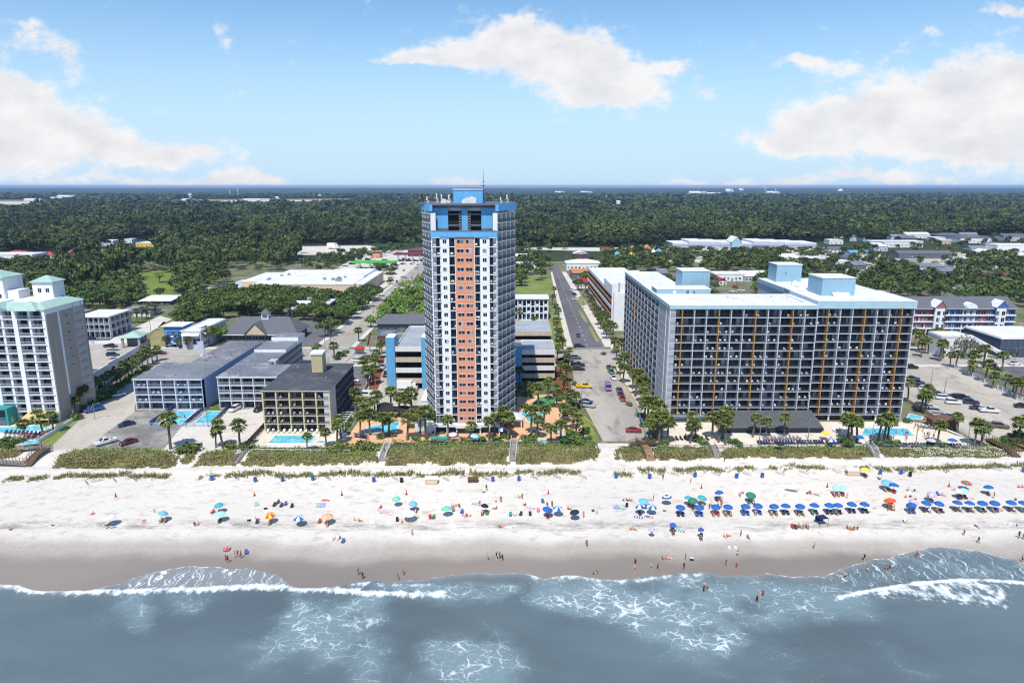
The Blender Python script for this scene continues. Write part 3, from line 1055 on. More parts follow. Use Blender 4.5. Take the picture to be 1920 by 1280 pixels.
def balcony_grid(b, fr, us, zs, depth, wallm, framem, rail='dark', post_m=None, post_w=.22, slab_t=.22, chairs=0.0, cur='curtain', room='room_wall', glass='dark_glass',
				 hr=1.0, name='facade_frame', fins=True, rails_from=0, proud=0.0, doors=True):
	"""a grid of recessed balconies: fr maps (along, inward, up) to the building"""
	fm, wl = MB(), MB()
	mats = [framem, 'balcony_floor']
	w = us[-1] - us[0]
	z0, z1 = zs[0], zs[-1]
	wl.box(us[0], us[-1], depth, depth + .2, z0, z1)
	for z in zs:
		fm.box(us[0] - post_w / 2, us[-1] + post_w / 2, -proud, depth - .003, z - slab_t / 2, z + slab_t / 2)
		if z < z1:
			fm.box(us[0], us[-1], .12 - proud, depth - .004, z + slab_t / 2 - .01, z + slab_t / 2 + .004, 1)
	for i, u in enumerate(us):
		pm = 0
		if post_m and i in post_m:
			if post_m[i] not in mats:
				mats.append(post_m[i])
			pm = mats.index(post_m[i])
		ex = .12 if pm else 0.0
		for k in range(len(zs) - 1):
			fm.box(u - post_w / 2, u + post_w / 2, -.03, depth - .005, zs[k] + slab_t / 2 + .006, zs[k + 1] - slab_t / 2 - .002, pm if fins else 0)
		if pm:
			fm.box(u - post_w / 2 - .02, u + post_w / 2 + .02, -.05 - ex - proud, -.004 - proud, z0, z1, pm)
	q = MB()
	q.add(fm, fr)
	b.part(name, q, mats)
	q = MB()
	q.add(wl, fr)
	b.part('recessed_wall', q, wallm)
	for k in range(len(zs) - 1):
		h = zs[k + 1] - zs[k] - slab_t
		for i in range(len(us) - 1):
			cw = us[i + 1] - us[i] - post_w
			x = us[i] + post_w / 2
			z = zs[k] + slab_t / 2
			if doors:
				t, tm = door_tmpl(cw, h, RNG.choice((0, 0, 1, 2, 3, 4)), room, cur, glass)
				b.rep('balcony_door', t, tm, fr @ Matrix.Translation((x, depth - .002, z)))
			if k >= rails_from and rail:
				t, tm = rail_tmpl(cw, rail, hr)
				b.rep('balcony_railing', t, tm, fr @ Matrix.Translation((x, .03 - proud, z)))
			if chairs and k >= rails_from and RNG.random() < chairs:
				for c in range(RNG.choice((1, 2, 2))):
					CHAIRS.append((b.mx @ fr @ Matrix.Translation((x + cw * (.22 + .48 * c) + RNG.uniform(-.2, .2), depth * RNG.uniform(.3, .5) - proud * .5, z + .003)) @ Matrix.Rotation(RNG.uniform(-.9, .9), 4, 'Z'), b.root))
def pxb(px0, px1, rowb, rowt, z=3.0):
	"""front of a building from the photograph: left and right at its base row, base row, top row -> x0, x1, y, height"""
	x0, y, _ = G(px0, rowb, z)
	x1 = G(px1, rowb, z)[0]
	return x0, x1, y, V(960, rowt, y)[2] - z
def hip_roof(mb, x0, x1, y0, y1, z, h, over=.5, m=0, ridge=None):
	x0, x1, y0, y1 = x0 - over, x1 + over, y0 - over, y1 + over
	w, d = x1 - x0, y1 - y0
	r = min(w, d) / 2 if ridge is None else ridge
	zt = z + h
	if w >= d:
		a, c = (x0 + r, (y0 + y1) / 2, zt), (x1 - r, (y0 + y1) / 2, zt)
		P4 = [(x0, y0, z), (x1, y0, z), (x1, y1, z), (x0, y1, z)]
		mb.poly([P4[0], P4[1], c, a], m)
		mb.poly([P4[1], P4[2], c], m)
		mb.poly([P4[2], P4[3], a, c], m)
		mb.poly([P4[3], P4[0], a], m)
	else:
		a, c = ((x0 + x1) / 2, y0 + r, zt), ((x0 + x1) / 2, y1 - r, zt)
		P4 = [(x0, y0, z), (x1, y0, z), (x1, y1, z), (x0, y1, z)]
		mb.poly([P4[0], P4[1], a], m)
		mb.poly([P4[1], P4[2], c, a], m)
		mb.poly([P4[2], P4[3], c], m)
		mb.poly([P4[3], P4[0], a, c], m)
	mb.box(x0, x1, y0, y1, z - .18, z - .01, m)
def gable_roof(mb, x0, x1, y0, y1, z, h, over=.4, m=0, along='x', gm=None):
	"""gable roof with thickness; ridge along x or y"""
	if along == 'x':
		ym = (y0 + y1) / 2
		A = [(x0 - over, y0 - over, z), (x1 + over, y0 - over, z), (x1 + over, ym, z + h), (x0 - over, ym, z + h)]
		B = [(x1 + over, y1 + over, z), (x0 - over, y1 + over, z), (x0 - over, ym, z + h), (x1 + over, ym, z + h)]
		gab = [[(x0, y0, z), (x0, y1, z), (x0, ym, z + h * .97)], [(x1, y1, z), (x1, y0, z), (x1, ym, z + h * .97)]]
	else:
		xm = (x0 + x1) / 2
		A = [(x0 - over, y1 + over, z), (x0 - over, y0 - over, z), (xm, y0 - over, z + h), (xm, y1 + over, z + h)]
		B = [(x1 + over, y0 - over, z), (x1 + over, y1 + over, z), (xm, y1 + over, z + h), (xm, y0 - over, z + h)]
		gab = [[(x1, y0, z), (x0, y0, z), (xm, y0, z + h * .97)][::-1], [(x0, y1, z), (x1, y1, z), (xm, y1, z + h * .97)][::-1]]
	for q in (A, B):
		mb.poly(q, m)
		mb.poly([(p[0], p[1], p[2] - .15) for p in q][::-1], m)
	for g in gab:
		mb.poly(g, m if gm is None else gm)
def roof_units(b, spots, m='steel'):
	for (x, y, z, s) in spots:
		mb = MB()
		mb.box(-s * .6, s * .6, -s * .4, s * .4, 0.05, s * .8)
		mb.lathe([(s * .3, s * .8), (s * .3, s * .95), (s * .05, s * .95)], 8)
		mb.box(-s * .5, s * .5, -s * .3, s * .3, 0, .05)
		b.part('rooftop_unit', mb, m).location = (x, y, z)
# ---------------------------------------------------------------- the tower
def tower():
	b = Bld('tower_hotel', (-21.6, 185, 3.0), label='tall white, blue and salmon hotel tower with rounded front and rooftop antennas', cat='tower')
	us = [0, 2.3, 4.5, 6.3, 11.4, 13.1, 15.4, 17.5]
	n = 21
	zs = [3.0 + 2.5 * k for k in range(n + 1)]        # 3.0 .. 55.5
	zt = zs[-1]
	fr = fframe(0, 0, 0)
	core = MB()
	core.prism([(1.4, 1.5), (16.1, 1.5), (20.6, 12.6), (20.6, 29), (-2.9, 29), (-2.9, 11)], 0.2, zt, 0, 1)
	core.prism([(.6, 3.5), (16.9, 3.5), (20.6, 12.6), (20.6, 29), (-2.9, 29), (-2.9, 11)], zt + .01, 64.0, 0, 1)
	core.prism([(-1.2, 4.4), (1.4, 1.52), (16.1, 1.52), (18.9, 4.5), (18.5, 8), (-1.5, 8)], 1.0, 3.0, 0)
	# the two taller wings, side walls at the back
	core.box(-4.7, 22.3, 24, 29.8, 0, 64.0, 0, 1)
	b.part('wall', core, ['tower_white', 'roof_grey'])
	# solid wall strips of the front
	for u0, u1, nm, m in ((us[1], us[2], 'white_wall_strip', 'tower_white'), (us[3], us[4], 'salmon_wall_strip', 'salmon'), (us[5], us[6], 'white_wall_strip', 'tower_white')):
		f = MB()
		f.box(u0 + .05, u1 - .05, .05, 1.48, zs[0], zs[-1])
		for k in range(n):
			f.box(u0, u1, 0, 1.47, zs[k] + .02, zs[k + 1] - .02)
		b.part(nm, f, m)
	for k in range(n):
		z = zs[k] + .95
		for x, w in ((us[1] + .65, 1.0), (us[5] + .6, 1.0)):
			t, tm = win_tmpl(w, 1.0, RNG.choice((0, 1, 2, 0)))
			b.rep('window', t, tm, Matrix.Translation((x, -.005, z)))
		for x in (us[3] + .5, us[3] + 2.85):
			t, tm = win_tmpl(1.7, .95, RNG.choice((0, 0, 1, 2)))
			b.rep('window', t, tm, Matrix.Translation((x, -.005, z)))
	for i, (a, c) in enumerate(((0, 1), (2, 3), (4, 5), (6, 7))):
		edge = i in (0, 3)
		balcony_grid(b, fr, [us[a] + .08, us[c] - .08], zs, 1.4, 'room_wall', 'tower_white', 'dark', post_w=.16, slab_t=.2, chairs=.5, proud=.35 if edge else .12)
	# oblique side columns
	R0, R1 = (17.7, .6), (22.4, 12.4)
	ar = math.atan2(R1[1] - R0[1], R1[0] - R0[0])
	lr = math.hypot(R1[0] - R0[0], R1[1] - R0[1])
	zw = [3.0 + 2.5 * k for k in range(25)]            # to 63.0
	balcony_grid(b, fframe(R0[0], R0[1], ar), [lr * k / 4 for k in range(5)], [z - 1.2 for z in zw], 1.3, 'room_wall', 'tower_white', 'dark', post_w=.42, slab_t=.16, chairs=.15, proud=.3)
	L0, L1 = (-3.7, 10.6), (-.2, .6)
	al = math.atan2(L1[1] - L0[1], L1[0] - L0[0])
	ll = math.hypot(L1[0] - L0[0], L1[1] - L0[1])
	balcony_grid(b, fframe(L0[0], L0[1], al), [ll * k / 3 for k in range(4)], [z - 1.2 for z in zw], 1.3, 'room_wall', 'tower_white', 'dark', post_w=.42, slab_t=.16, chairs=.15, proud=.3)
	# blue parapets and crown
	cr = MB()
	for fr2, L_ in ((fframe(R0[0], R0[1], ar), lr), (fframe(L0[0], L0[1], al), ll)):
		q = MB()
		q.box(-.2, L_ + .2, -.42, .5, 62.4, 64.2)
		cr.add(q, fr2)
	cr.prism([(0, -.4), (17.5, -.4), (17.9, .3), (17.4, .9), (.1, .9), (-.4, .3)], zt + .12, zt + 1.6)
	# crown wall over the front bay, with two louvred openings
	for x0, x1 in ((0.2, 4.3), (8.0, 9.6), (13.3, 17.4)):
		cr.box(x0, x1, 2.4, 3.0, zt + (2.2 if x1 - x0 > 2 else .2), 63.2)
	cr.box(4.28, 4.31, 2.45, 3.0, 62.9, 63.2)
	b.part('blue_crown', cr, 'tower_blue')
	lv = MB()
	for x0 in (4.35, 9.65):
		lv.box(x0, x0 + 3.6, 3.2, 3.4, zt + .2, 62.4, 0)
		for k in range(2):
			lv.box(x0, x0 + 3.6, 2.5, 2.75, zt + 2.9 + k * 2.9, zt + 3.3 + k * 2.9, 1)
		sx = x0 + 2.9 if x0 < 6 else x0
		lv.box(sx, sx + .12, 2.2, 2.4, zt, 62.4, 1)
		lv.box(sx + .6, sx + .72, 2.2, 2.4, zt, 62.4, 1)
		for k in range(9):
			lv.box(sx + .12, sx + .6, 2.25, 2.35, zt + .5 + k * .7, zt + .65 + k * .7, 2)
	b.part('louvre_opening', lv, ['dark_void', 'slate_wall', 'warm_beige'])
	tb = MB()
	tb.box(0, 17.5, -.46, .95, zt + 1.62, zt + 1.8)
	tb.box(0.1, 17.5, 2.3, 3.2, 63.25, 63.5)
	tb.prism([(-4.8, 10.4), (-.1, .7), (17.6, .7), (22.5, 12.3), (22.6, 30), (-4.9, 30)], 63.95, 64.3)
	b.part('roof_edge', tb, 'slate_wall')
	rf = MB()
	rf.box(0.3, 17.2, .96, 2.38, zt, zt + .3)
	b.part('terrace_roof', rf, 'roof_white')
	pent = MB()
	pent.box(5.2, 13.4, 10, 20, 64.3, 67.9, 0, 1)
	pent.box(5.0, 13.6, 9.8, 20.2, 67.91, 68.1, 1)
	b.part('penthouse', pent, ['tower_blue', 'roof_white'])
	roof_units(b, [(9.2, 8.2, 64.3, 1.6), (10.6, 7.6, 64.3, 1.9), (8.6, 6.2, 64.3, 1.2), (2.9, 6, 64.3, 1.3), (3.9, 7, 64.3, .9), (1.5, 3.9, zt + .3, .7), (3.2, 3.4, zt + .3, .7)][:5], 'white_concrete')
	for (x, y, h) in ((-3.4, 9.5, 3.2), (-1.6, 5.4, 2.4), (1.3, 3.2, 3.4), (2.6, 3.1, 3.2), (4.4, 5, 3.0), (18.5, 4.0, 2.2), (20.2, 7.5, 3.0), (21.6, 10.8, 3.6), (13.6, 11, 7.4)):
		mb = MB()
		h = h * .8 if h < 5 else h
		mb.tube([(0, 0, 0), (0, 0, h)], .06, 5)
		if h < 5:
			mb.box(-.16, .16, -.28, -.12, h * .45, h)
			mb.box(.2, .4, -.1, .1, h * .1, h * .5)
		else:
			for k in range(3):
				mb.box(-.9 + k * .2, .9 - k * .2, -.04, .04, h * (.5 + .15 * k), h * (.52 + .15 * k))
			mb.tube([(0, 0, h), (0, 0, h + 1.8)], .04, 4)
		o = mb.build('antenna', 'white_concrete' if RNG.random() < .4 else 'black', loc=(x - 21.6, y + 185, 64.3 + 3 if (x, y) != (13.6, 11) else 71.1 - 3.9))
		nm = 'tall whip antenna beside the blue penthouse on the tower roof' if h > 5 else 'panel antenna mast on the roof edge of the tall tower'
		tag(o, nm, 'antenna', 'antennas on the tower roof', at=(x - 21.6, y + 185, 66))
	# podium
	pod = MB()
	pod.box(-.6, 5.9, -1.2, 1.2, 2.2, 2.95)
	pod.box(12.6, 18.2, -1.2, 1.2, 2.2, 2.95)
	pod.box(5.6, 13.0, -1.6, .5, 2.0, 2.96)
	for x in (-.5, 3.0, 5.7, 12.4, 15, 17.8):
		pod.box(x, x + .35, -1.1, -.75, 0, 2.19)
	b.part('podium', pod, 'white_wall')
	gl = MB()
	gl.box(5.8, 12.3, -.5, -.4, .1, 1.95)
	gl.box(-.3, 5.5, .8, .9, .1, 2.1)
	gl.box(12.8, 17.8, .8, .9, .1, 2.1)
	b.part('shopfront_glass', gl, 'blue_glass')
	# low white annexes on the left, porch on the right
	an = MB()
	an.box(-6.2, -.7, .0, 9, 0, 3.2, 0, 1)
	an.box(-6.4, -.71, -.2, 9.2, 3.21, 3.6, 1)
	an.box(-6.0, -2.2, 14, 26, 0, 5.0, 0, 1)
	an.box(-6.2, -2.21, 13.8, 26.2, 5.01, 5.4, 1)
	an.box(-4.6, -1.2, 9.21, 13.7, 0, 3.4, 0, 2)
	b.part('annex', an, ['white_wall', 'roof_white', 'warm_beige'])
	po = MB()
	po.prism([(18.6, 3), (24.6, 3), (24.6, 9), (18.6, 9)], 2.6, 2.9)
	hip_roof(po, 18.8, 24.4, 3.2, 8.8, 2.95, 1.5, .2)
	for x, y in ((19, 3.3), (24.3, 3.3), (24.3, 8.7)):
		po.box(x - .15, x + .15, y - .15, y + .15, 0, 2.6)
	b.part('porch', po, 'roof_white')
	b.finish()
tower()
# ---------------------------------------------------------------- wide grid hotel on the right
def grid_hotel():
	X0, Y0 = 45.7, 194
	b = Bld('grid_hotel', (X0, Y0, 3.0), label='wide hotel slab with a white balcony grid, orange fins and pale blue roof boxes', cat='hotel')
	W = 71.0
	us = [W * k / 20 for k in range(21)]
	z0, fh = 2.1, 2.48
	zs = [z0 + fh * k for k in range(14)]
	zt = zs[-1]
	pm = {i: 'orange_fin' for i in (1, 4, 7, 10, 13, 16, 19)}
	a = us[:13]
	c = us[12:]
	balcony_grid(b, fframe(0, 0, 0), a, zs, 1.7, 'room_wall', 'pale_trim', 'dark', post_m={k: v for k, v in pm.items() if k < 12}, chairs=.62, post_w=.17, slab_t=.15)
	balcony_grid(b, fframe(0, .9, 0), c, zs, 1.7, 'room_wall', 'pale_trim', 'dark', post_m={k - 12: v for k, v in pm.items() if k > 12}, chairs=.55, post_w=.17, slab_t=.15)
	# left side: plain siding, then a second grid
	side = fframe(0, 80, -math.pi / 2)
	su = [64.5 * k / 11 for k in range(12)]
	balcony_grid(b, side, su, zs, 1.5, 'room_wall', 'pale_trim', 'dark', post_m={4: 'orange_fin'}, fins=False, chairs=.15, post_w=.2, slab_t=.15)
	core = MB()
	core.box(1.72, us[12] - .2, 1.92, 21, 0, zt, 0, 1)
	core.box(us[12] - .19, W - .2, 2.82, 21, 0, zt, 0, 1)
	core.box(1.72, 12.4, 21.01, 79.8, 0, zt, 0, 1)
	core.box(45, W + 1.5, 21.01, 56, 0, zt, 0, 1)
	b.part('wall', core, ['light_grey_wall', 'roof_white'])
	sd = MB()
	sd.box(.03, 1.7, .05, 15.4, 1.0, zt, 0)
	for k in range(14):
		sd.box(0, .029, .2, 15.2, 1.2 + k * 2.48, 1.26 + k * 2.48, 1)
	for y in (4.6, 4.8):
		sd.tube([(-.06, y, 1), (-.06, y, zt)], .07, 5, 1)
	b.part('side_wall', sd, ['grey_siding', 'white_trim'])
	sd = MB()
	sd.box(W - .19, W + .1, .95, 20.9, 0, zt, 0)
	b.part('side_wall', sd, 'grey_siding')
	ro = MB()
	ro.box(-.25, us[12] - .01, -.35, 21.3, zt + .12, zt + 1.15, 0, 1)
	ro.box(us[12], W + .35, .5, 21.3, zt + .12, zt + 2.3, 0, 1)
	ro.box(-.25, 12.6, 21.31, 80.2, zt + .12, zt + 1.1, 0, 1)
	ro.box(44.7, W + 1.7, 21.31, 56.3, zt + .12, zt + 1.6, 0, 1)
	b.part('roof', ro, ['fascia_blue', 'roof_white'])
	# ground floor behind
	gf = MB()
	gf.box(.4, us[12], 1.0, 1.9, 0.9, z0 - .12, 0)
	for i in range(0, 21, 2):
		gf.box(us[i] - .2, us[i] + .2, .6 + (.9 if i > 12 else 0), .95 + (.9 if i > 12 else 0), 0, z0 - .12, 1)
	gf.box(us[12], W - .2, 2.4, 2.5, 0, z0 - .12, 2)
	b.part('ground_floor', gf, ['pale_blue_wall', 'white_trim', 'dark_glass'])
	def boxpart(name, px0, px1, rt, rb, y, d, m='pale_blue_wall', extra=None):
		zz = V(960, rb, Y0 + y)[2] - 3
		zz = min(zz, zt + 1.2)
		x0, x1 = V(px0, (rt + rb) / 2, Y0 + y)[0] - X0, V(px1, (rt + rb) / 2, Y0 + y)[0] - X0
		h = V(960, rt, Y0 + y)[2] - 3
		mb = MB()
		mb.box(x0, x1, y, y + d, zt + .5, h, 0, 1)
		mb.box(x0 - .15, x1 + .15, y - .15, y + d + .15, h + .01, h + .25, 1)
		if extra:
			for (u0, u1, v0, v1, mm) in extra:
				mb.box(x0 + (x1 - x0) * u0, x0 + (x1 - x0) * u1, y - .06, y - .005, zt + 1.2 + (h - zt - 1.2) * v0, zt + 1.2 + (h - zt - 1.2) * v1, mm)
		b.part(name, mb, [m, 'roof_white', 'white_trim', 'slate_wall'])
	boxpart('lift_tower', 1279, 1331, 509, 537, 33, 9, extra=[(.02, .45, .0, .9, 0)])
	boxpart('roof_house', 1231, 1332, 543, 562, 21.6, 8, extra=[(.30, .36, 0, .8, 2), (.55, .6, .0, .75, 3), (.68, .71, 0, .7, 3)])
	boxpart('lift_tower', 1456, 1503, 497, 527, 46, 8, extra=[(.35, .4, .5, .6, 3)])
	boxpart('lift_tower', 1541, 1603, 522, 563, 10, 10)
	boxpart('roof_house', 1482, 1522, 545, 557, 20, 5, extra=[(.4, .46, .0, .85, 2)])
	# raised white edges and small plant on the roof
	pl = MB()
	pl.box(16, 21, 6, 6.3, zt + 1.16, zt + 1.9)
	pl.poly([(50.8, 9, zt + 2.4), (56, 9.3, zt + 2.4), (56, 11, zt + 4.4), (50.8, 10.6, zt + 4.0)])
	pl.box(40, 40.5, 4, 20, zt + 1.16, zt + 1.5)
	b.part('roof_plant', pl, 'roof_white')
	roof_units(b, [(22, 60, 1, .1)][:0] + [(RNG.uniform(48, 68), RNG.uniform(24, 52), zt + 1.6, .9) for _ in range(11)] + [(RNG.uniform(20, 46), RNG.uniform(6, 18), zt + 1.15, .7) for _ in range(9)] + [(6, RNG.uniform(40, 75), zt + 1.1, .8) for _ in range(3)], 'white_concrete')
	# sloping glass roof of the indoor pool in front
	gr = MB()
	x0, x1 = 14.2, 43.5
	n = 26
	for k in range(n):
		a0, a1 = x0 + (x1 - x0) * k / n, x0 + (x1 - x0) * (k + 1) / n
		gr.poly([(a0 + .1, -9.0, 1.5), (a1, -9.0, 1.5), (a1 - .3, -.6, 4.0), (a0 - .2, -.6, 4.0)], 0)
		gr.bar((a0 + .05, -9.05, 1.56), (a0 - .25, -.6, 4.08), .12, .1, 1)
	gr.box(x0, x1, -9.1, -8.95, 0, 1.5, 2)
	gr.box(x0 - .3, x1, -.55, -.4, 0, 4.0, 2)
	gr.poly([(x1, -9, 0), (x1, -.6, 0), (x1 - .3, -.6, 4.0), (x1, -9, 1.5)], 2)
	gr.poly([(x0, -9, 0), (x0, -9, 1.5), (x0 - .3, -.6, 4), (x0, -.6, 0)], 2)
	b.part('pool_roof', gr, ['glass_roof', 'slate_wall', 'dark_glass'])
	b.finish()
grid_hotel()
# ---------------------------------------------------------------- teal-roofed hotel at the left edge
def teal_hotel():
	X1, Y0 = -135.6, 195.0
	b = Bld('teal_roof_hotel', (X1, Y0, 3.0), label='tall white balcony hotel with teal hipped roofs and a tan side wall', cat='hotel')
	n = 13
	zs = [0.6 + 2.55 * k for k in range(n + 1)]
	zt = zs[-1]
	us = [-44.9 + 4.01 * k for k in range(12)]
	balcony_grid(b, fframe(0, 0, 0), us, zs, 1.5, 'room_wall', 'white_trim', 'white', post_w=.7, slab_t=.24, chairs=0, hr=.95, proud=.3)
	wide = MB()
	for u in (us[9], us[7], us[4]):
		wide.box(u - .65, u + .65, -.45, -.31, .5, zt)
	wide.box(-.8, -.1, -.1, 1.8, 0, zt)
	b.part('pier', wide, 'white_trim')
	core = MB()
	core.box(-46, -.2, 1.72, 18, 0, zt, 0)
	b.part('wall', core, 'white_wall')
	sw = MB()
	sw.box(-.19, .05, .2, 18.2, 0, zt - 1.2, 0)
	sw.box(-.19, .08, .2, 18.2, zt - 1.19, zt + .6, 1)
	sw.box(.051, .12, 5.2, 6.0, 7, zt - 1.2, 1)
	for k in range(4):
		sw.box(.051, .1, 5.2, 6.0, .6 + k * 1.6, 1.7 + k * 1.6, 2 if k % 2 else 1)
	b.part('side_wall', sw, ['tan_wall', 'white_trim', 'teal'])
	for k in range(7):
		t, tm = win_tmpl(.6, .8, 0)
		b.rep('window', t, tm, Matrix.Translation((.07, 9.0, zt - 3.5 - 2.55 * k)) @ Matrix.Rotation(math.pi / 2, 4, 'Z'))
	balcony_grid(b, fframe(.1, 12.6, math.pi / 2), [0, 4.2], zs, .9, 'room_wall', 'light_grey_wall', 'white', post_w=.3, slab_t=.24)
	hood = MB()
	o_, n_ = [(-47.5, -.5), (.7, -.5), (.7, 18.3), (-47.5, 18.3)], [(-44, 3), (-3, 3), (-3, 15), (-44, 15)]
	for k in range(4):
		j = (k + 1) % 4
		hood.poly([(*o_[k], zt + .45), (*o_[j], zt + .45), (*n_[j], zt + 2.0), (*n_[k], zt + 2.0)])
	fl = MB()
	fl.box(-43.9, -3.1, 3.1, 14.9, zt + .5, zt + 1.9)
	b.part('flat_roof', fl, 'roof_white')
	hip_roof(hood, -8.5, -1.5, -1.6, 5, zt + .3, 2.2, .3)
	gable_roof(hood, -15.5, -11, -1.2, 6, zt + .5, 1.8, .3, 0, 'y')
	b.part('roof', hood, 'roof_teal')
	eav = MB()
	eav.box(-46.4, .15, -.4, 17.9, zt + .13, zt + .4)
	b.part('eaves', eav, 'white_trim')
	t1 = MB()
	t1.box(-34, -17.5, 9, 17.5, zt + .5, zt + 8.2, 0)
	hip_roof(t1, -34, -17.5, 9, 17.5, zt + 8.4, 2.1, .5, 1)
	t1.box(-17.4, -14, 10, 15, zt + .5, zt + 4.4, 0)
	t1.box(-10.6, -4.4, 11.5, 17, zt + .5, zt + 6.6, 0)
	hip_roof(t1, -10.6, -4.4, 11.5, 17, zt + 6.8, 1.7, .5, 1)
	b.part('roof_tower', t1, ['white_wall', 'roof_teal'])
	for x, z in ((-26, 6.2), (-19.5, 3.0), (-9.0, 4.4), (-6.6, 4.4), (-30, 3)):
		t, tm = win_tmpl(1.0, 1.2, 0)
		b.rep('window', t, tm, Matrix.Translation((x, 8.99 if x < -12 else 11.49, zt + z - .8)))
	# bar and awning at its foot
	aw = MB()
	aw.box(-44, -13.5, -4, -.6, .2, 2.4, 0)
	aw.box(-44.2, -13.2, -4.3, -.5, 4.9, 5.3, 1)
	aw.box(-44.2, -13.2, -4.3, -.5, 2.42, 2.6, 1)
	aw.box(-44.0, -13.4, -4.2, -.6, 2.61, 4.89, 2)
	aw.box(-13.2, -12.6, -4.3, -.5, .2, 5.3, 1)
	b.part('pool_bar', aw, ['slate_wall', 'teal', 'dark_glass'])
	cn = MB()
	cn.poly([(-9, -4.2, 2.2), (-.8, -4.2, 2.2), (.3, -.6, 3.4), (-8.6, -.6, 3.4)])
	cn.poly([(-9, -4.2, 2.1), (-8.6, -.6, 3.3), (.3, -.6, 3.3), (-.8, -4.2, 2.1)])
	cn.poly([(-9, -4.2, 1.8), (-.8, -4.2, 1.8), (-.8, -4.2, 2.2), (-9, -4.2, 2.2)])
	for x in (-8.8, -5, -1):
		cn.tube([(x, -4.1, 0), (x, -4.1, 2.2)], .08, 5)
	b.part('awning', cn, 'canopy_tan')
	b.finish()
teal_hotel()
# ---------------------------------------------------------------- two blue motels and the yellow one
def blue_motel():
	b = Bld('blue_motel', (-118.5, 205.5, 3.0), label='pale blue four-storey motel with a long patched roof and twin pools in front', cat='motel')
	W = 21.3
	zs = [0.15 + 2.42 * k for k in range(5)]
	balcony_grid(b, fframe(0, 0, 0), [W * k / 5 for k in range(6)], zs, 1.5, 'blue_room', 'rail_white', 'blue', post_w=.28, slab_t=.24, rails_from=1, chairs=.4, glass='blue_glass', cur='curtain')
	c = MB()
	c.box(.1, W - .1, 1.72, 20, 0, zs[-1], 0)
	c.box(9, W - .1, 20.01, 53, 0, zs[-1], 0)
	c.box(W - .09, W + .14, -.1, 53, 0, zs[-1], 0)
	b.part('wall', c, 'blue_wall')
	r = MB()
	r.box(-.3, W + .35, -.3, 20.3, zs[-1] + .13, zs[-1] + .42, 0, 1)
	r.box(8.7, W + .35, 20.31, 53.3, zs[-1] + .13, zs[-1] + .45, 0, 2)
	b.part('roof', r, ['white_trim', 'roof_grey', 'roof_patched'])
	roof_units(b, [(RNG.uniform(2, 19), RNG.uniform(3, 17), zs[-1] + .42, .5) for _ in range(4)] + [(RNG.uniform(11, 19), RNG.uniform(22, 50), zs[-1] + .45, .6) for _ in range(6)])
	for k in range(8):
		for z in (1.0, 6.2):
			t, tm = win_tmpl(1.1, 1.0, RNG.choice((0, 1)))
			b.rep('window', t, tm, Matrix.Translation((W + .17, 22 + k * 3.8, z + 1)) @ Matrix.Rotation(math.pi / 2, 4, 'Z'))
	b.finish()
	b = Bld('stepped_blue_motel', (-92.6, 206.5, 3.0), label='pale blue motel with white railings and a stepped dark flat roof', cat='motel')
	W = 18.5
	zs = [0.15 + 2.52 * k for k in range(5)]
	balcony_grid(b, fframe(0, 0, 0), [W * k / 5 for k in range(6)], zs, 1.6, 'blue_room', 'rail_white', 'white', post_w=.2, slab_t=.22, rails_from=1, chairs=.2)
	c = MB()
	c.box(.1, W - .05, 1.82, 15, 0, zs[-1], 0)
	c.box(.1, 9.5, 15.01, 54, 0, zs[-1], 0)
	c.box(9.51, 12, 19, 22, 0, zs[-1] + .6, 1)
	b.part('wall', c, ['blue_wall', 'light_grey_wall'])
	balcony_grid(b, fframe(10.9, 26, math.pi / 2), [26.0 * k / 7 for k in range(8)], zs, 1.3, 'blue_room', 'light_grey_wall', 'white', post_w=.2, slab_t=.22, rails_from=1)
	r = MB()
	r.box(-.25, W + .3, -.3, 15.2, zs[-1] + .12, zs[-1] + .45, 0, 1)
	r.box(-.25, 11.2, 15.21, 32, zs[-1] + .12, zs[-1] + .5, 0, 1)
	r.box(-.1, 11.3, 32.01, 46, zs[-1] + .12, zs[-1] + 1.5, 0, 1)
	r.box(1.4, 11.5, 46.01, 54.5, zs[-1] + .12, zs[-1] + 2.9, 0, 1)
	b.part('roof', r, ['white_trim', 'roof_grey'])
	roof_units(b, [(RNG.uniform(2, 16), RNG.uniform(2, 13), zs[-1] + .45, .5) for _ in range(4)] + [(RNG.uniform(2, 9), RNG.uniform(18, 30), zs[-1] + .5, .6) for _ in range(3)])
	b.finish()
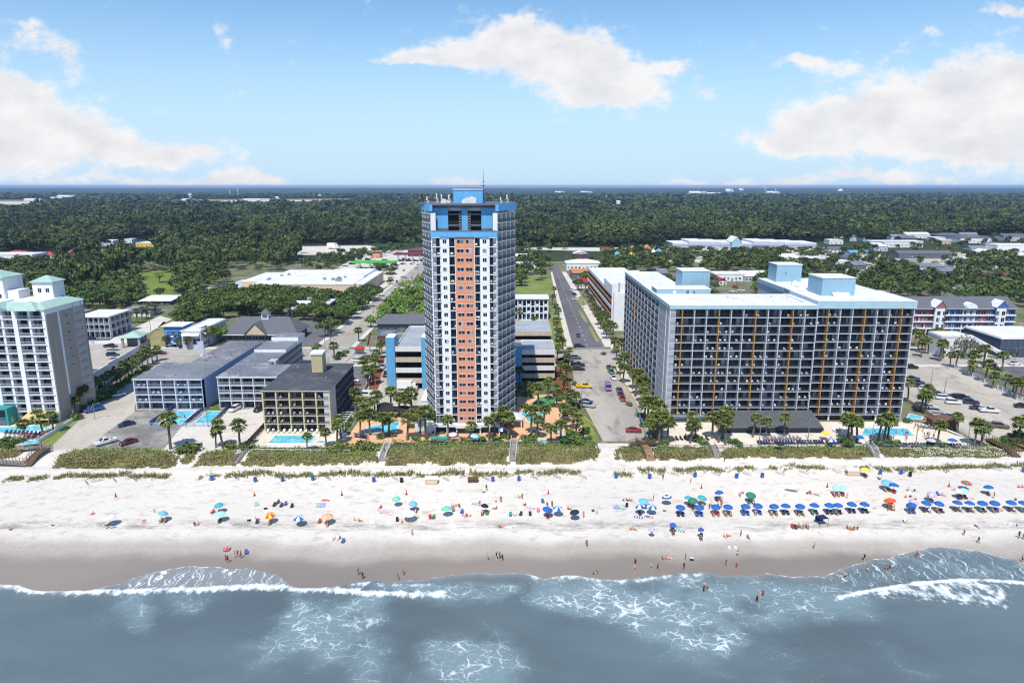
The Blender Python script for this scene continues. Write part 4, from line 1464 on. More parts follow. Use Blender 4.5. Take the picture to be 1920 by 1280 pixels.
def yellow_motel():
	b = Bld('yellow_motel', (-70.9, 185.6, 3.0), label='five-storey motel with pale yellow posts, black flat roof and chimney-like lift shaft', cat='motel')
	W, D = 18.9, 30
	zs = [0.1 + 2.42 * k for k in range(6)]
	zt = zs[-1]
	balcony_grid(b, fframe(0, 0, 0), [W * k / 5 for k in range(6)], zs, 1.7, 'olive_room', 'yellow_post', 'rusty', post_w=.36, slab_t=.2, rails_from=1, chairs=.55, cur='beige_curtain', hr=.7, proud=.12)
	c = MB()
	c.box(.1, W - 1.6, 1.92, D, 0, zt, 0)
	c.box(W - 1.59, W + .12, .05, 7, 0, zt, 1)  # white end panel coloured grey, the shade of this side put in
	b.part('wall', c, ['olive_room', 'light_grey_wall'])
	balcony_grid(b, fframe(W + .1, 7.05, math.pi / 2), [22.8 * k / 6 for k in range(7)], zs, 1.5, 'dark_void', 'slate_wall', 'dark', post_w=.3, slab_t=.25, proud=.25)
	r = MB()
	r.box(-.3, W + .5, -.35, D + .3, zt + .12, zt + .34, 0, 1)
	b.part('roof', r, ['yellow_post', 'roof_dark'])
	s = MB()
	s.box(8.8, 12.2, 19, 23, zt + .35, zt + 6.0, 0)
	s.box(8.5, 12.5, 18.7, 23.3, zt + 6.01, zt + 6.6, 1)
	b.part('lift_shaft', s, ['yellow_wall', 'roof_white'])
	# white pergola frame at its right flank
	p = MB()
	for k in range(6):
		p.bar((W + .6, .4 + k * 2, 2.6), (W + 4.0, .4 + k * 2, 2.6), .15, .15)
	for x in (W + 1, W + 3.8):
		p.bar((x, .1, 2.45), (x, 11, 2.45), .15, .15)
		p.bar((x, .3, 0), (x, .3, 2.5), .15)
		p.bar((x, 10.8, 0), (x, 10.8, 2.5), .15)
	b.part('pergola', p, 'white_trim')
	roof_units(b, [(3, 24, zt + .35, .8), (15, 12, zt + .35, .6), (5, 12, zt + .35, .5)])
	b.finish()
blue_motel()
yellow_motel()
# ---------------------------------------------------------------- parking garages
def striped_garage(name, x0, x1, y0, y1, levels, fh, label, towers=(), bands=('white_concrete', 'tan_concrete'), roof='deck_grey', tower_m='sky_blue_wall'):
	b = Bld(name, (x0, y0, 3.0), label=label, cat='parking garage')
	W, D = x1 - x0, y1 - y0
	for k in range(levels):
		mb = MB()
		z = fh * (k + 1) - 1.45
		mb.box(0, W, 0, .25, z, z + 1.75)
		mb.box(0, .25, .26, D, z, z + 1.75)
		mb.box(W - .25, W, .26, D, z, z + 1.75)
		mb.box(.26, W - .26, D - .25, D, z, z + 1.75)
		b.part('parapet_band', mb, bands[(levels - k - 1) % len(bands)])
	dk = MB()
	for k in range(levels):
		dk.box(.26, W - .26, .26, D - .26, fh * (k + 1) - .5, fh * (k + 1) - .2)
	b.part('deck', dk, roof)
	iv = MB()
	iv.box(.6, W - .6, 3, D - 1, 0, fh * levels - .55)  # near-black block stands in for the shade between the parking decks
	b.part('shade_block', iv, 'dark_void')
	tw = MB()
	for (a, c, d, h) in towers:
		tw.box(a, c, -.6, d, 0, h, 0, 1)
	if towers:
		b.part('stair_tower', tw, [tower_m, 'roof_white'])
	b.finish()
	return b
gx0, gx1, gy, gh = pxb(727, 801, 730, 650)
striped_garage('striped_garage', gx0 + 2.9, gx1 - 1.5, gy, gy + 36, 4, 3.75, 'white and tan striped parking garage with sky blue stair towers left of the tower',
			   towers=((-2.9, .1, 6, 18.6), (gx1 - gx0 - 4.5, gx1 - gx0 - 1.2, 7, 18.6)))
gx0, gx1, gy, gh = pxb(963, 1040, 716, 660)
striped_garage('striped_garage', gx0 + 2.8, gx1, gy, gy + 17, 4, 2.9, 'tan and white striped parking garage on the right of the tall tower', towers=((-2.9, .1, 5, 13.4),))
gx0, gx1, gy, gh = pxb(963, 1034, 668, 628)
b_ = striped_garage('tan_garage', gx0, gx1, gy, gy + 24, 3, 3.4, 'tan parking garage deck behind the striped garage right of the tower', bands=('tan_concrete',), roof='deck_grey')
def left_garage():
	# runs inland along the left street, its flank turned a little
	a = math.atan2(8, 53)
	b = Bld('arched_garage', (-143.0, 221.5, 3.0), a, label='low white garage with arched openings and a roof deck, beside the teal-roofed hotel', cat='parking garage')
	L_, D, h = 58, 26, 6.3
	c = MB()
	c.box(-D, -.2, 0, L_, 0, h - 1.0, 0, 1)
	c.box(-.3, 0, 0, L_, h - .99, h + .2, 0)
	c.box(-D, -D + .3, 0, L_, h - .99, h + .2, 0)
	c.box(-D + .3, -.3, L_ - .3, L_, h - .99, h + .2, 0)
	c.box(-.19, .12, 16, 24, 0, h + .6, 0)
	c.box(-.19, .12, 46, 58, 0, h + .3, 2)
	b.part('wall', c, ['white_wall', 'deck_concrete', 'tan_wall'])
	def arch(y, w, z, hh, nm='arched_opening'):
		mb = MB()
		pts = [(y - w / 2, z)] + [(y - w / 2 * math.cos(t), z + hh * .45 + hh * .55 * math.sin(t)) for t in [math.pi * k / 8 for k in range(9)]] + [(y + w / 2, z)]
		mb.poly([(.15, p[0], p[1]) for p in pts][::-1])
		i = len(pts)
		for k in range(i - 1):
			mb.poly([(.15, pts[k][0], pts[k][1]), (.15, pts[k + 1][0], pts[k + 1][1]), (-.1, pts[k + 1][0], pts[k + 1][1]), (-.1, pts[k][0], pts[k][1])])
		b.part(nm, mb, 'dark_void')
	for y in (3, 6.5, 10, 13.5, 29, 32, 35, 38, 41, 44):
		arch(y, 1.9, h - 3.4, 1.5)
	arch(20, 4.8, 1.2, 3.6)
	arch(8.5, 3.2, .1, 2.0)
	for y in (47.5, 50.5, 53.5, 56):
		t, tm = win_tmpl(1.2, 3.2, 0, 'tan_wall')
		b.rep('window', t, tm, Matrix.Translation((.14, y, 1.5)) @ Matrix.Rotation(math.pi / 2, 4, 'Z'))
	p = MB()
	hip_roof(p, -7, -.2, 48, 56, h + 3.2, 2.0, .6, 1)
	for x in (-6.8, -.6):
		for y in (48.3, 55.5):
			p.box(x - .4, x + .4, y - .4, y + .4, h - .9, h + 3.1, 0)
	p.box(-6.2, -1.2, 51, 55, h - .9, h + 3.0, 2)
	b.part('roof_pavilion', p, ['tan_wall', 'roof_teal', 'slate_wall'])
	b.finish()
left_garage()
def white_garage():
	# white garage with orange bands beyond the grid hotel
	x0, y0 = 49.5, 335
	b = Bld('white_orange_garage', (x0, y0, 3.0), label='white parking garage with orange bands and stair tower behind the grid hotel', cat='parking garage')
	D = 112
	W = 24
	for k in range(5):
		mb = MB()
		z = 1.9 + 3.4 * k
		mb.box(0, .3, 0, D, z, z + (1.25 if k % 2 else 1.8))
		b.part('parapet_band', mb, ['white_concrete', 'orange_wall', 'white_concrete', 'orange_wall', 'white_concrete'][k])
	c = MB()
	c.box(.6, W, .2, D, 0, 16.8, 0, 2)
	c.box(0, W, -.2, .19, 0, 22, 1)
	c.box(3, 12.5, -6, -.21, 0, 23, 1, 2)
	c.box(-.15, 5.8, -8.4, -6.01, 0, 18.5, 1, 2)
	c.box(8, 15, .3, 12, 16.8, 27, 1, 2)
	c.box(15.01, 21, 2, 12, 16.8, 25, 1, 2)
	c.box(.02, 8, .2, 30, 16.82, 21, 1, 2)
	b.part('wall', c, ['dark_void', 'white_wall', 'roof_white'])
	for k in range(6):
		t, tm = win_tmpl(1.5, 1.2, 0)
		b.rep('window', t, tm, Matrix.Translation((7.5, -6.03, 2 + 3.2 * k)))
	for x in (10.5, 16.5):
		t, tm = win_tmpl(1.4, 1.6, 0)
		b.rep('window', t, tm, Matrix.Translation((x, .27, 24)))
	b.finish()
white_garage()
# ---------------------------------------------------------------- streets, lots, lawns
def rect(x0, x1, y0, y1):
	return [(x0, y0), (x1, y0), (x1, y1), (x0, y1)]
sheet('boulevard', rect(-420, 460, 262, 288), M('road_concrete'), .06, 'pale boulevard running parallel to the beach behind the hotels', 'road')
for x0, x1, y0, y1 in ((-420, -152, 258.5, 261.5), (-118, -52, 258.5, 261.5), (-40, 22, 258.5, 261.5), (43, 460, 258.5, 261.5), (-420, -86, 288.5, 291.5), (-69, 24, 288.5, 291.5), (43, 460, 288.5, 291.5)):
	mb = MB()
	mb.box(x0, x1, y0, y1, 2.95, 3.14)
	mb.build('pavement', M('pale_concrete'), label='pale pavement with a kerb beside the boulevard', cat='pavement', kind='structure')
sheet('inland_street', [(27, 288.1), (40, 288.1), (40.5, 420), (40.3, 600), (33.6, 600), (30.2, 420)], M('asphalt'), .09, 'dark asphalt street running inland', 'road')
sheet('beach_street', P((1131, 827), (1112, 792), (1090, 750), (1050, 742), (1052, 718), (1076, 712), (1071, 655)) + [(25, 261.9), (42, 261.9)] + P((1152, 690), (1184, 742), (1222, 814), (1225, 827)), M('road_concrete'), .03,
	  'wide sun-bleached street end leading to the beach', 'road')
mb = MB()
e0, e1 = G(1130, 655), G(1190, 740)
mb.prism([(40.4, 261.8), (43.5, 261.8), (43.8, 200), (40.6, 200)], 2.95, 3.13)
mb.build('pavement', M('pale_concrete'), label='pale pavement along the foot of the grid hotel', cat='pavement', kind='structure')
mb = MB()
mb.prism([(40.8, 292), (45, 292), (44.5, 560), (40.9, 560)], 2.95, 3.13)
mb.prism([(24.0, 292), (26.8, 292), (33.2, 560), (31.6, 560)], 2.95, 3.13)
mb.build('pavement', M('pale_concrete'), label='pale pavements on both sides of the inland street', cat='pavement', kind='structure')
sheet('side_street', rect(-84.5, -71, 288.1, 660), M('road_concrete'), .09, 'pale street running inland between the trees', 'road')
mb = MB()
mb.box(-87, -84.6, 292, 660, 2.95, 3.13)
mb.box(-70.9, -68.6, 292, 660, 2.95, 3.13)
mb.build('pavement', M('pale_concrete'), label='pale pavements on both sides of the tree-lined street', cat='pavement', kind='structure')
sheet('access_street', P((70, 850), (112, 805), (150, 775), (205, 742), (262, 700), (330, 668), (345, 655), (425, 652), (430, 662), (330, 690), (255, 745), (252, 772), (148, 852)), M('concrete'), .045,
	  'pale concrete street end beside the teal-roofed hotel', 'road')
sheet('motel_lot', P((146, 852), (250, 772), (330, 768), (400, 772), (340, 800), (305, 845)), M('old_asphalt'), .035, 'patched grey asphalt parking lot of the blue motel', 'parking lot')
sheet('pale_lot', P((305, 845), (340, 800), (400, 772), (494, 765), (500, 800), (478, 843), (400, 850)), M('pale_concrete'), .04, 'pale concrete parking lot between the motel pools and the palms', 'parking lot')
sheet('motel_pool_deck', P((474, 846), (497, 806), (645, 806), (668, 830), (655, 850)), M('pool_deck_pale'), .045, 'pale pool deck in front of the yellow motel', 'deck')
sheet('service_lot', P((655, 762), (652, 700), (690, 668), (724, 664), (800, 668), (800, 775), (700, 775)), M('concrete'), .03, 'pale service yard between the motel and the garage', 'parking lot')
sheet('parking_lot', P((655, 748), (653, 690), (672, 668), (704, 668), (702, 690), (690, 720), (676, 748)), M('asphalt'), .05, 'dark asphalt parking bays behind the yellow motel', 'parking lot')
sheet('resort_deck', P((640, 836), (672, 790), (700, 772), (960, 772), (965, 745), (1040, 738), (1075, 760), (1100, 790), (1118, 828)), M('paver_deck'), .05, 'salmon paver pool deck around the tower', 'deck')
sheet('putting_green', P((990, 765), (1010, 745), (1045, 742), (1040, 755), (1018, 768), (995, 772)), M('turf'), .09, 'bright green putting turf beside the lazy river', 'lawn')
sheet('hotel_deck', P((1228, 838), (1240, 792), (1705, 790), (1768, 800), (1850, 840)), M('pool_deck_pale'), .045, 'pale pool terrace in front of the grid hotel', 'deck')
sheet('hotel_lot', P((1695, 690), (1722, 672), (1790, 686), (1950, 768), (1980, 845), (1845, 832), (1760, 790), (1690, 745)), M('concrete'), .035, 'pale concrete parking lot right of the grid hotel', 'parking lot')
sheet('dark_lot', P((1790, 680), (1800, 660), (1870, 660), (1990, 690), (1990, 760), (1900, 728)), M('asphalt'), .05, 'dark asphalt lot behind the white fence', 'parking lot')
sheet('lot_island', P((1838, 690), (1850, 686), (1893, 700), (1890, 706), (1860, 704)), M('lawn'), .09, 'small grass island in the dark lot', 'lawn')
sheet('empty_lot', P((262, 658), (292, 618), (306, 603), (325, 605), (328, 655)), M('dry_lawn'), .05, 'dry grass on the empty lot beside the blue shop', 'lawn')
sheet('left_street', P((188, 650), (215, 632), (300, 592), (322, 598), (245, 645), (235, 655)), M('pale_concrete'), .05, 'pale street bend behind the arched garage', 'road')
sheet('motel_court', P((150, 640), (165, 610), (240, 610), (225, 622), (200, 640)), M('asphalt'), .04, 'dark parking court of the small left motel', 'parking lot')
sheet('hall_lot', P((560, 650), (560, 606), (620, 600), (605, 645)), M('asphalt'), .05, 'dark asphalt lot beside the grey-roofed hall', 'parking lot')
sheet('vacant_lawn', P((964, 556), (964, 524), (1000, 516), (1036, 518), (1043, 555)), M('lawn'), .05, 'open lawn left of the inland street', 'lawn')
sheet('verge', P((1040, 655), (1030, 600), (1040, 575), (1052, 585), (1070, 640), (1068, 655)), M('lawn'), .05, 'grass verge on the left side of the inland street', 'lawn')
for k, q in enumerate((((1083, 583), (1090, 582), (1103, 604), (1098, 606)), ((1102, 613), (1108, 612), (1124, 640), (1118, 642)), ((1078, 560), (1090, 555), (1100, 572), (1088, 574)))):
	sheet('verge', P(*q), M('dry_lawn'), .16, 'narrow grass strip %s on the right side of the inland street' % ('nearer the garage', 'nearest the boulevard', 'farthest inland')[k], 'lawn')
sheet('mulch_bed', P((1040, 742), (1042, 672), (1066, 668), (1072, 738)), M('mulch'), .06, 'red mulch bed under the palms by the street', 'planting bed')
sheet('mulch_bed', P((686, 748), (700, 700), (714, 668), (722, 668), (712, 720), (700, 750)), M('mulch'), .07, 'red mulch strip beside the service yard', 'planting bed')
sheet('grass_bank', P((60, 838), (110, 805), (140, 785), (150, 780), (146, 790), (95, 838)), M('lawn'), .06, 'green grass strip by the left pool wall', 'lawn')
sheet('beach_bar_deck', P((-60, 835), (-60, 790), (105, 795), (95, 820), (60, 838)), M('pool_deck_pale'), .05, 'pale pool terrace of the teal-roofed hotel', 'deck')
sheet('grass_bank', P((1105, 828), (1085, 785), (1100, 782), (1125, 828)), M('lawn'), .07, 'grass strip beside the beach street', 'lawn')
sheet('grass_bank', P((1850, 822), (1960, 815), (1990, 840), (1856, 838)), M('lawn'), .07, 'grass strip by the wooden walkway', 'lawn')
sheet('meadow', P((250, 562), (262, 535), (325, 530), (335, 548), (270, 560)), M('meadow'), .05, 'green clearing in front of the tall trees', 'meadow')
sheet('meadow', P((255, 535), (262, 508), (360, 506), (420, 522), (380, 534)), M('meadow'), .04, 'bright meadow under the tall trees', 'meadow')
sheet('warehouse_yard', P((375, 560), (385, 540), (425, 534), (700, 545), (700, 560), (430, 562)), M('pale_concrete'), .04, 'pale yard around the white warehouse', 'parking lot')
sheet('station_lot', P((600, 520), (650, 492), (700, 470), (800, 468), (780, 505), (720, 540)), M('pale_concrete'), .045, 'pale forecourt of the filling stations', 'parking lot')
sheet('far_lot', P((515, 478), (560, 462), (690, 460), (720, 466), (640, 478)), M('pale_concrete'), .05, 'pale lot at the edge of the woods', 'parking lot')
sheet('far_road', P((960, 467.5), (960, 464.5), (1160, 464), (1250, 470), (1250, 474)), M('pale_concrete'), .055, 'pale road along the edge of the woods', 'road')
sheet('mall_lot', P((1235, 492), (1250, 466), (1550, 464), (1570, 486), (1420, 492)), M('pale_concrete'), .05, 'pale parking lot of the shopping strip', 'parking lot')
sheet('right_lot', P((1570, 520), (1600, 478), (1920, 470), (1960, 480), (1930, 500), (1700, 500)), M('concrete'), .05, 'pale lots between the low buildings on the right', 'parking lot')
sheet('airfield', P((-200, 392), (-200, 375), (150, 375), (75, 386), (40, 392)), M('dry_lawn'), .2, 'pale airfield grass beyond the woods', 'airfield')
sheet('airfield', P((310, 378), (330, 374), (664, 372.5), (660, 379), (560, 384), (440, 384)), M('dry_lawn'), .2, 'long pale airfield strip beyond the woods', 'airfield')
sheet('runway', P((-200, 382), (-200, 378), (90, 378.5), (75, 383)), M('pale_concrete'), .4, 'pale runway at the left edge beyond the woods', 'runway')
sheet('runway', P((400, 380), (420, 376.5), (655, 374.5), (650, 377)), M('pale_concrete'), .4, 'pale runway on the long airfield strip', 'runway')
# painted markings
def marks(name, segs, w, m, lift, label):
	mb = MB()
	for (a, b_) in segs:
		a, b_ = Vector((a[0], a[1], 0)), Vector((b_[0], b_[1], 0))
		n = (b_ - a).normalized()
		q = Vector((-n.y, n.x, 0)) * w / 2
		mb.poly([tuple(p + Vector((0, 0, 3 + lift))) for p in (a - q, b_ - q, b_ + q, a + q)])
	return mb.build(name, m, label=label, cat='road marking', kind='structure')
mat('paint_white', hx('d8d6d0'), .8, var=.35, scale=.8)
mat('paint_yellow', hx('c9a94e'), .8, var=.3, scale=.8)
dash = []
for k in range(26):
	y = 294 + k * 10
	x = 33.3 + (y - 291) * .012
	dash.append(((x, y), (x, y + 3.5)))
marks('lane_marking', dash, .22, 'paint_white', .12, 'white dashed centre line of the inland street')
marks('lane_marking', [((-77.8, 300), (-77.6, 640)), ((-77.3, 300), (-77.1, 640))], .15, 'paint_yellow', .12, 'double yellow line of the tree-lined street')
marks('stop_line', [((-77, 292), (-71.5, 292)), ((28, 290), (40, 290)), ((26, 260.5), (39, 260.5))], .5, 'paint_white', .13, 'white stop lines at the boulevard crossings')
cw = [((-86, 259.5), (-69, 259.5)), ((-86, 257.3), (-69, 257.3)), ((-87.3, 264), (-87.3, 286)), ((-89.6, 264), (-89.6, 286)), ((-67.5, 264), (-67.5, 286)), ((-65.2, 264), (-65.2, 286))]
marks('crosswalk', cw, .3, 'paint_white', .12, 'white crosswalk lines at the left crossing')
marks('lane_marking', [((x, y), (x + 4, y)) for x in range(-400, 400, 12) for y in (268.5, 281.5)], .18, 'paint_white', .12, 'white dashed lane lines of the boulevard')
marks('lane_marking', [((-400, 274.6), (-92, 274.6)), ((-400, 275.2), (-92, 275.2)), ((-62, 274.6), (24, 274.6)), ((-62, 275.2), (24, 275.2)), ((44, 274.6), (400, 274.6)), ((44, 275.2), (400, 275.2))], .15, 'paint_yellow', .12, 'double yellow centre line of the boulevard')
bays = []
for (ax, ay), (bx, by), n, l in (((222, 838), (300, 838), 7, 5), ((262, 802), (345, 796), 7, 5), ((330, 802), (420, 800), 6, 4.5)):
	a, b_ = G(ax, ay), G(bx, by)
	for k in range(n + 1):
		x, y = a[0] + (b_[0] - a[0]) * k / n, a[1] + (b_[1] - a[1]) * k / n
		bays.append(((x, y), (x + l * .55, y + l * .83)))
for k in range(9):
	a = G(652 + k * .5, 740 - k * 7)
	bays.append(((a[0], a[1]), (a[0] + 5, a[1])))
marks('bay_marking', bays, .14, 'paint_white', .09, 'worn white bay lines on the motel lots')
bays = []
a, b_ = G(1755, 700), G(1935, 795)
for k in range(26):
	x, y = a[0] + (b_[0] - a[0]) * k / 25, a[1] + (b_[1] - a[1]) * k / 25
	bays.append(((x, y), (x + 4.2, y + 2.6)))
a, b_ = G(1712, 720), G(1850, 790)
for k in range(18):
	x, y = a[0] + (b_[0] - a[0]) * k / 17, a[1] + (b_[1] - a[1]) * k / 17
	bays.append(((x, y), (x + 4.4, y + 2.4)))
marks('bay_marking', bays, .14, 'paint_white', .09, 'white bay lines on the pale hotel lot')
yl = [(G(1117, 800)[:2], G(1092, 778)[:2]), (G(1106, 762)[:2], G(1123, 756)[:2]), (G(1106, 766)[:2], G(1118, 795)[:2]), ((40.2, 196), (40.1, 250))]
marks('kerb_line', yl, .3, 'paint_yellow', .08, 'yellow kerb lines at the beach street')
# ---------------------------------------------------------------- pools
def pool(pts, label, z=3.0, lift=.05, edge=.45, name='swimming_pool', smooth=0):
	pts = [tuple(p[:2]) for p in pts]
	for _ in range(smooth):
		q = []
		for i in range(len(pts)):
			a, b_ = pts[i], pts[(i + 1) % len(pts)]
			q += [(a[0] * .75 + b_[0] * .25, a[1] * .75 + b_[1] * .25), (a[0] * .25 + b_[0] * .75, a[1] * .25 + b_[1] * .75)]
		pts = q
	a = sum(pts[k][0] * pts[(k + 1) % len(pts)][1] - pts[(k + 1) % len(pts)][0] * pts[k][1] for k in range(len(pts)))
	if a < 0:
		pts = pts[::-1]
	cx, cy = sum(p[0] for p in pts) / len(pts), sum(p[1] for p in pts) / len(pts)
	r = empty(name, (cx, cy, z), label=label, cat='pool')
	L_ = [(p[0] - cx, p[1] - cy) for p in pts]
	n = len(L_)
	out = []
	for i in range(n):
		p0, p1, p2 = Vector(L_[i - 1]), Vector(L_[i]), Vector(L_[(i + 1) % n])
		d = ((p1 - p0).normalized() + (p2 - p1).normalized())
		d = d.normalized() if d.length > 1e-5 else Vector((1, 0))
		nrm = Vector((d.y, -d.x))
		out.append(tuple(p1 + nrm * edge))
	w = MB()
	w.poly([(x, y, lift + .05) for x, y in L_])
	me = w.mesh('water', 'pool_water')
	bm = bmesh.new()
	bm.from_mesh(me)
	bmesh.ops.triangulate(bm, faces=bm.faces)
	bm.to_mesh(me)
	bm.free()
	link('water', me, r)
	c = MB()
	for i in range(n):
		j = (i + 1) % n
		c.poly([(*L_[i], lift + .13), (*out[i], lift + .13), (*out[j], lift + .13), (*L_[j], lift + .13)])
		c.poly([(*L_[i], lift + .03), (*L_[i], lift + .13), (*L_[j], lift + .13), (*L_[j], lift + .03)])
		c.poly([(*out[i], lift + .13), (*out[i], lift - .02), (*out[j], lift - .02), (*out[j], lift + .13)])
	c.build('coping', 'coping', r)
	return r
pool(P((299, 795), (335, 770), (367, 770), (340, 795)), 'bright rectangular pool inside the blue fence, left of the pair')
pool(P((366, 793), (390, 771), (417, 771), (396, 793)), 'bright rectangular pool inside the blue fence, right of the pair')
pool(P((503, 831), (517, 817), (592, 817), (582, 831)), 'large rectangular pool in front of the yellow motel')
pool(P((594, 830), (598, 827), (609, 827), (606, 831)), 'small square hot tub beside the yellow motel pool', edge=.25)
pool(P((682, 812), (690, 800), (712, 797), (728, 790), (745, 790), (750, 796), (742, 801), (748, 806), (735, 812), (705, 812)), 'curvy free-form pool among palms left of the tower', smooth=2)
pool(P((957, 771), (975, 773), (1000, 776), (1022, 772), (1028, 776), (1010, 781), (1015, 788), (1000, 792), (985, 789), (990, 783), (970, 779), (955, 776)), 'winding lazy river pool right of the tower', smooth=2)
pool(P((1047, 800), (1050, 795), (1062, 795), (1067, 799), (1060, 804), (1050, 804)), 'small round hot tub by the palms near the street', smooth=2, edge=.3)
pool(P((1052, 818), (1056, 814), (1066, 814), (1068, 819), (1060, 822)), 'small kidney pool at the corner of the paver deck', smooth=2, edge=.3)
pool(P((1010, 829), (1013, 824), (1024, 824), (1026, 829), (1018, 831)), 'round blue hot tub near the dune edge', smooth=2, edge=.3)
pool(P((1614, 818), (1622, 803), (1672, 803), (1700, 804), (1714, 818)), 'long blue pool behind the palms of the grid hotel')
pool(P((1700, 785), (1706, 776), (1730, 782), (1726, 786)), 'narrow side pool at the right flank of the grid hotel')
pool(P((-60, 812), (-60, 802), (50, 800), (72, 797), (100, 797), (85, 806), (40, 811)), 'shallow river pool of the teal-roofed hotel', smooth=1)
pool(P((978, 603), (984, 596), (1012, 596), (1012, 603)), 'small pool behind the tan garage', smooth=1)
# ---------------------------------------------------------------- fences and walls
def run_fence(name, pts, h, m, label, post=2.5, kind='panel', z=3.0, cat='fence', t=.08):
	"""a fence along ground points: one thing, posts are its parts"""
	r = empty(name, (pts[0][0], pts[0][1], z), label=label, cat=cat)
	o = Vector((pts[0][0], pts[0][1], 0))
	body = MB()
	posts = []
	for k in range(len(pts) - 1):
		a, b_ = Vector((*pts[k][:2], 0)) - o, Vector((*pts[k + 1][:2], 0)) - o
		n = max(1, int((b_ - a).length / post))
		for i in range(n):
			posts.append(a + (b_ - a) * i / n)
		if kind == 'panel':
			body.bar(a + Vector((0, 0, h * .55)), b_ + Vector((0, 0, h * .55)), t, h * .85)
		elif kind == 'wall':
			body.bar(a + Vector((0, 0, h / 2)), b_ + Vector((0, 0, h / 2)), t, h)
		else:
			for zz in (.12, .95):
				body.bar(a + Vector((0, 0, h * zz)), b_ + Vector((0, 0, h * zz)), t, t)
			L_ = (b_ - a).length
			nb = int(L_ / (.25 if kind == 'bars' else .5))
			if kind in ('bars', 'pickets'):
				for i in range(nb):
					p = a + (b_ - a) * (i + .5) / nb
					body.bar(p + Vector((0, 0, h * .12)), p + Vector((0, 0, h * .95)), .035)
	posts.append(Vector((*pts[-1][:2], 0)) - o)
	body.build({'wall': 'wall_run', 'panel': 'panels'}.get(kind, 'rails'), m, r)
	pm = MB()
	s = t * .9 + .04
	pm.box(-s, s, -s, s, 0, h + .05)
	me = pm.mesh('post', m)
	if kind != 'wall':
		for p in posts[:60]:
			link('post', me, r, p)
	return r
run_fence('pool_fence', P((281, 798), (328, 765)), 1.5, 'blue_fence', 'solid blue fence on the left side of the twin pools')
run_fence('pool_fence', P((346, 797), (385, 766)), 1.2, 'blue_fence', 'blue fence between the twin pools')
run_fence('pool_fence', P((397, 798), (432, 764)), 1.5, 'slate_wall', 'dark fence on the right side of the twin pools')
run_fence('pool_fence', P((281, 799), (397, 799)), 1.2, 'rail_blue', 'pale blue bar fence in front of the twin pools', kind='bars')
run_fence('deck_fence', P((455, 848), (500, 798)), 1.8, 'dark_wood', 'dark wooden fence between the pale lot and the yellow motel pool')
run_fence('deck_fence', P((474, 848), (655, 850)), .9, 'white_trim', 'low white fence at the dune edge of the yellow motel pool', kind='bars')
run_fence('deck_fence', P((655, 850), (668, 838), (1115, 831)), .9, 'grey_wood', 'low grey fence along the dune edge of the tower deck', kind='bars')
run_fence('lot_wall', P((676, 748), (692, 718), (702, 690)), 1.6, 'tan_concrete', 'tan retaining wall beside the parking bays', kind='wall', t=.25, cat='wall')
run_fence('hotel_fence', P((1212, 830), (1206, 800), (1192, 768)), 1.4, 'pale_blue_wall', 'pale blue fence at the corner of the grid hotel')
run_fence('terrace_fence', P((1232, 841), (1600, 838), (1850, 843)), 1.0, 'steel', 'thin railing along the dune edge of the hotel terrace', kind='bars')
run_fence('lot_fence', P((1790, 690), (1830, 710), (1925, 757), (1970, 780)), 1.6, 'white_trim', 'white panel fence between the two right-hand lots', kind='bars')
run_fence('lot_wall', P((1698, 752), (1740, 778), (1760, 792)), 1.3, 'tan_concrete', 'low tan wall at the edge of the hotel lot', kind='wall', t=.25, cat='wall')
run_fence('pool_screen', P((1744, 786), (1775, 800), (1788, 803)), 1.9, 'dark_wood', 'dark wooden screen between hotel lot and pool terrace')
run_fence('terrace_wall', P((60, 838), (118, 802), (136, 790)), 1.1, 'white_wall', 'white wall round the pool terrace of the teal-roofed hotel', kind='wall', t=.2, cat='wall')
run_fence('lawn_fence', P((965, 556), (1042, 556)), 1.5, 'grey_wood', 'grey fence at the near edge of the open lawn')
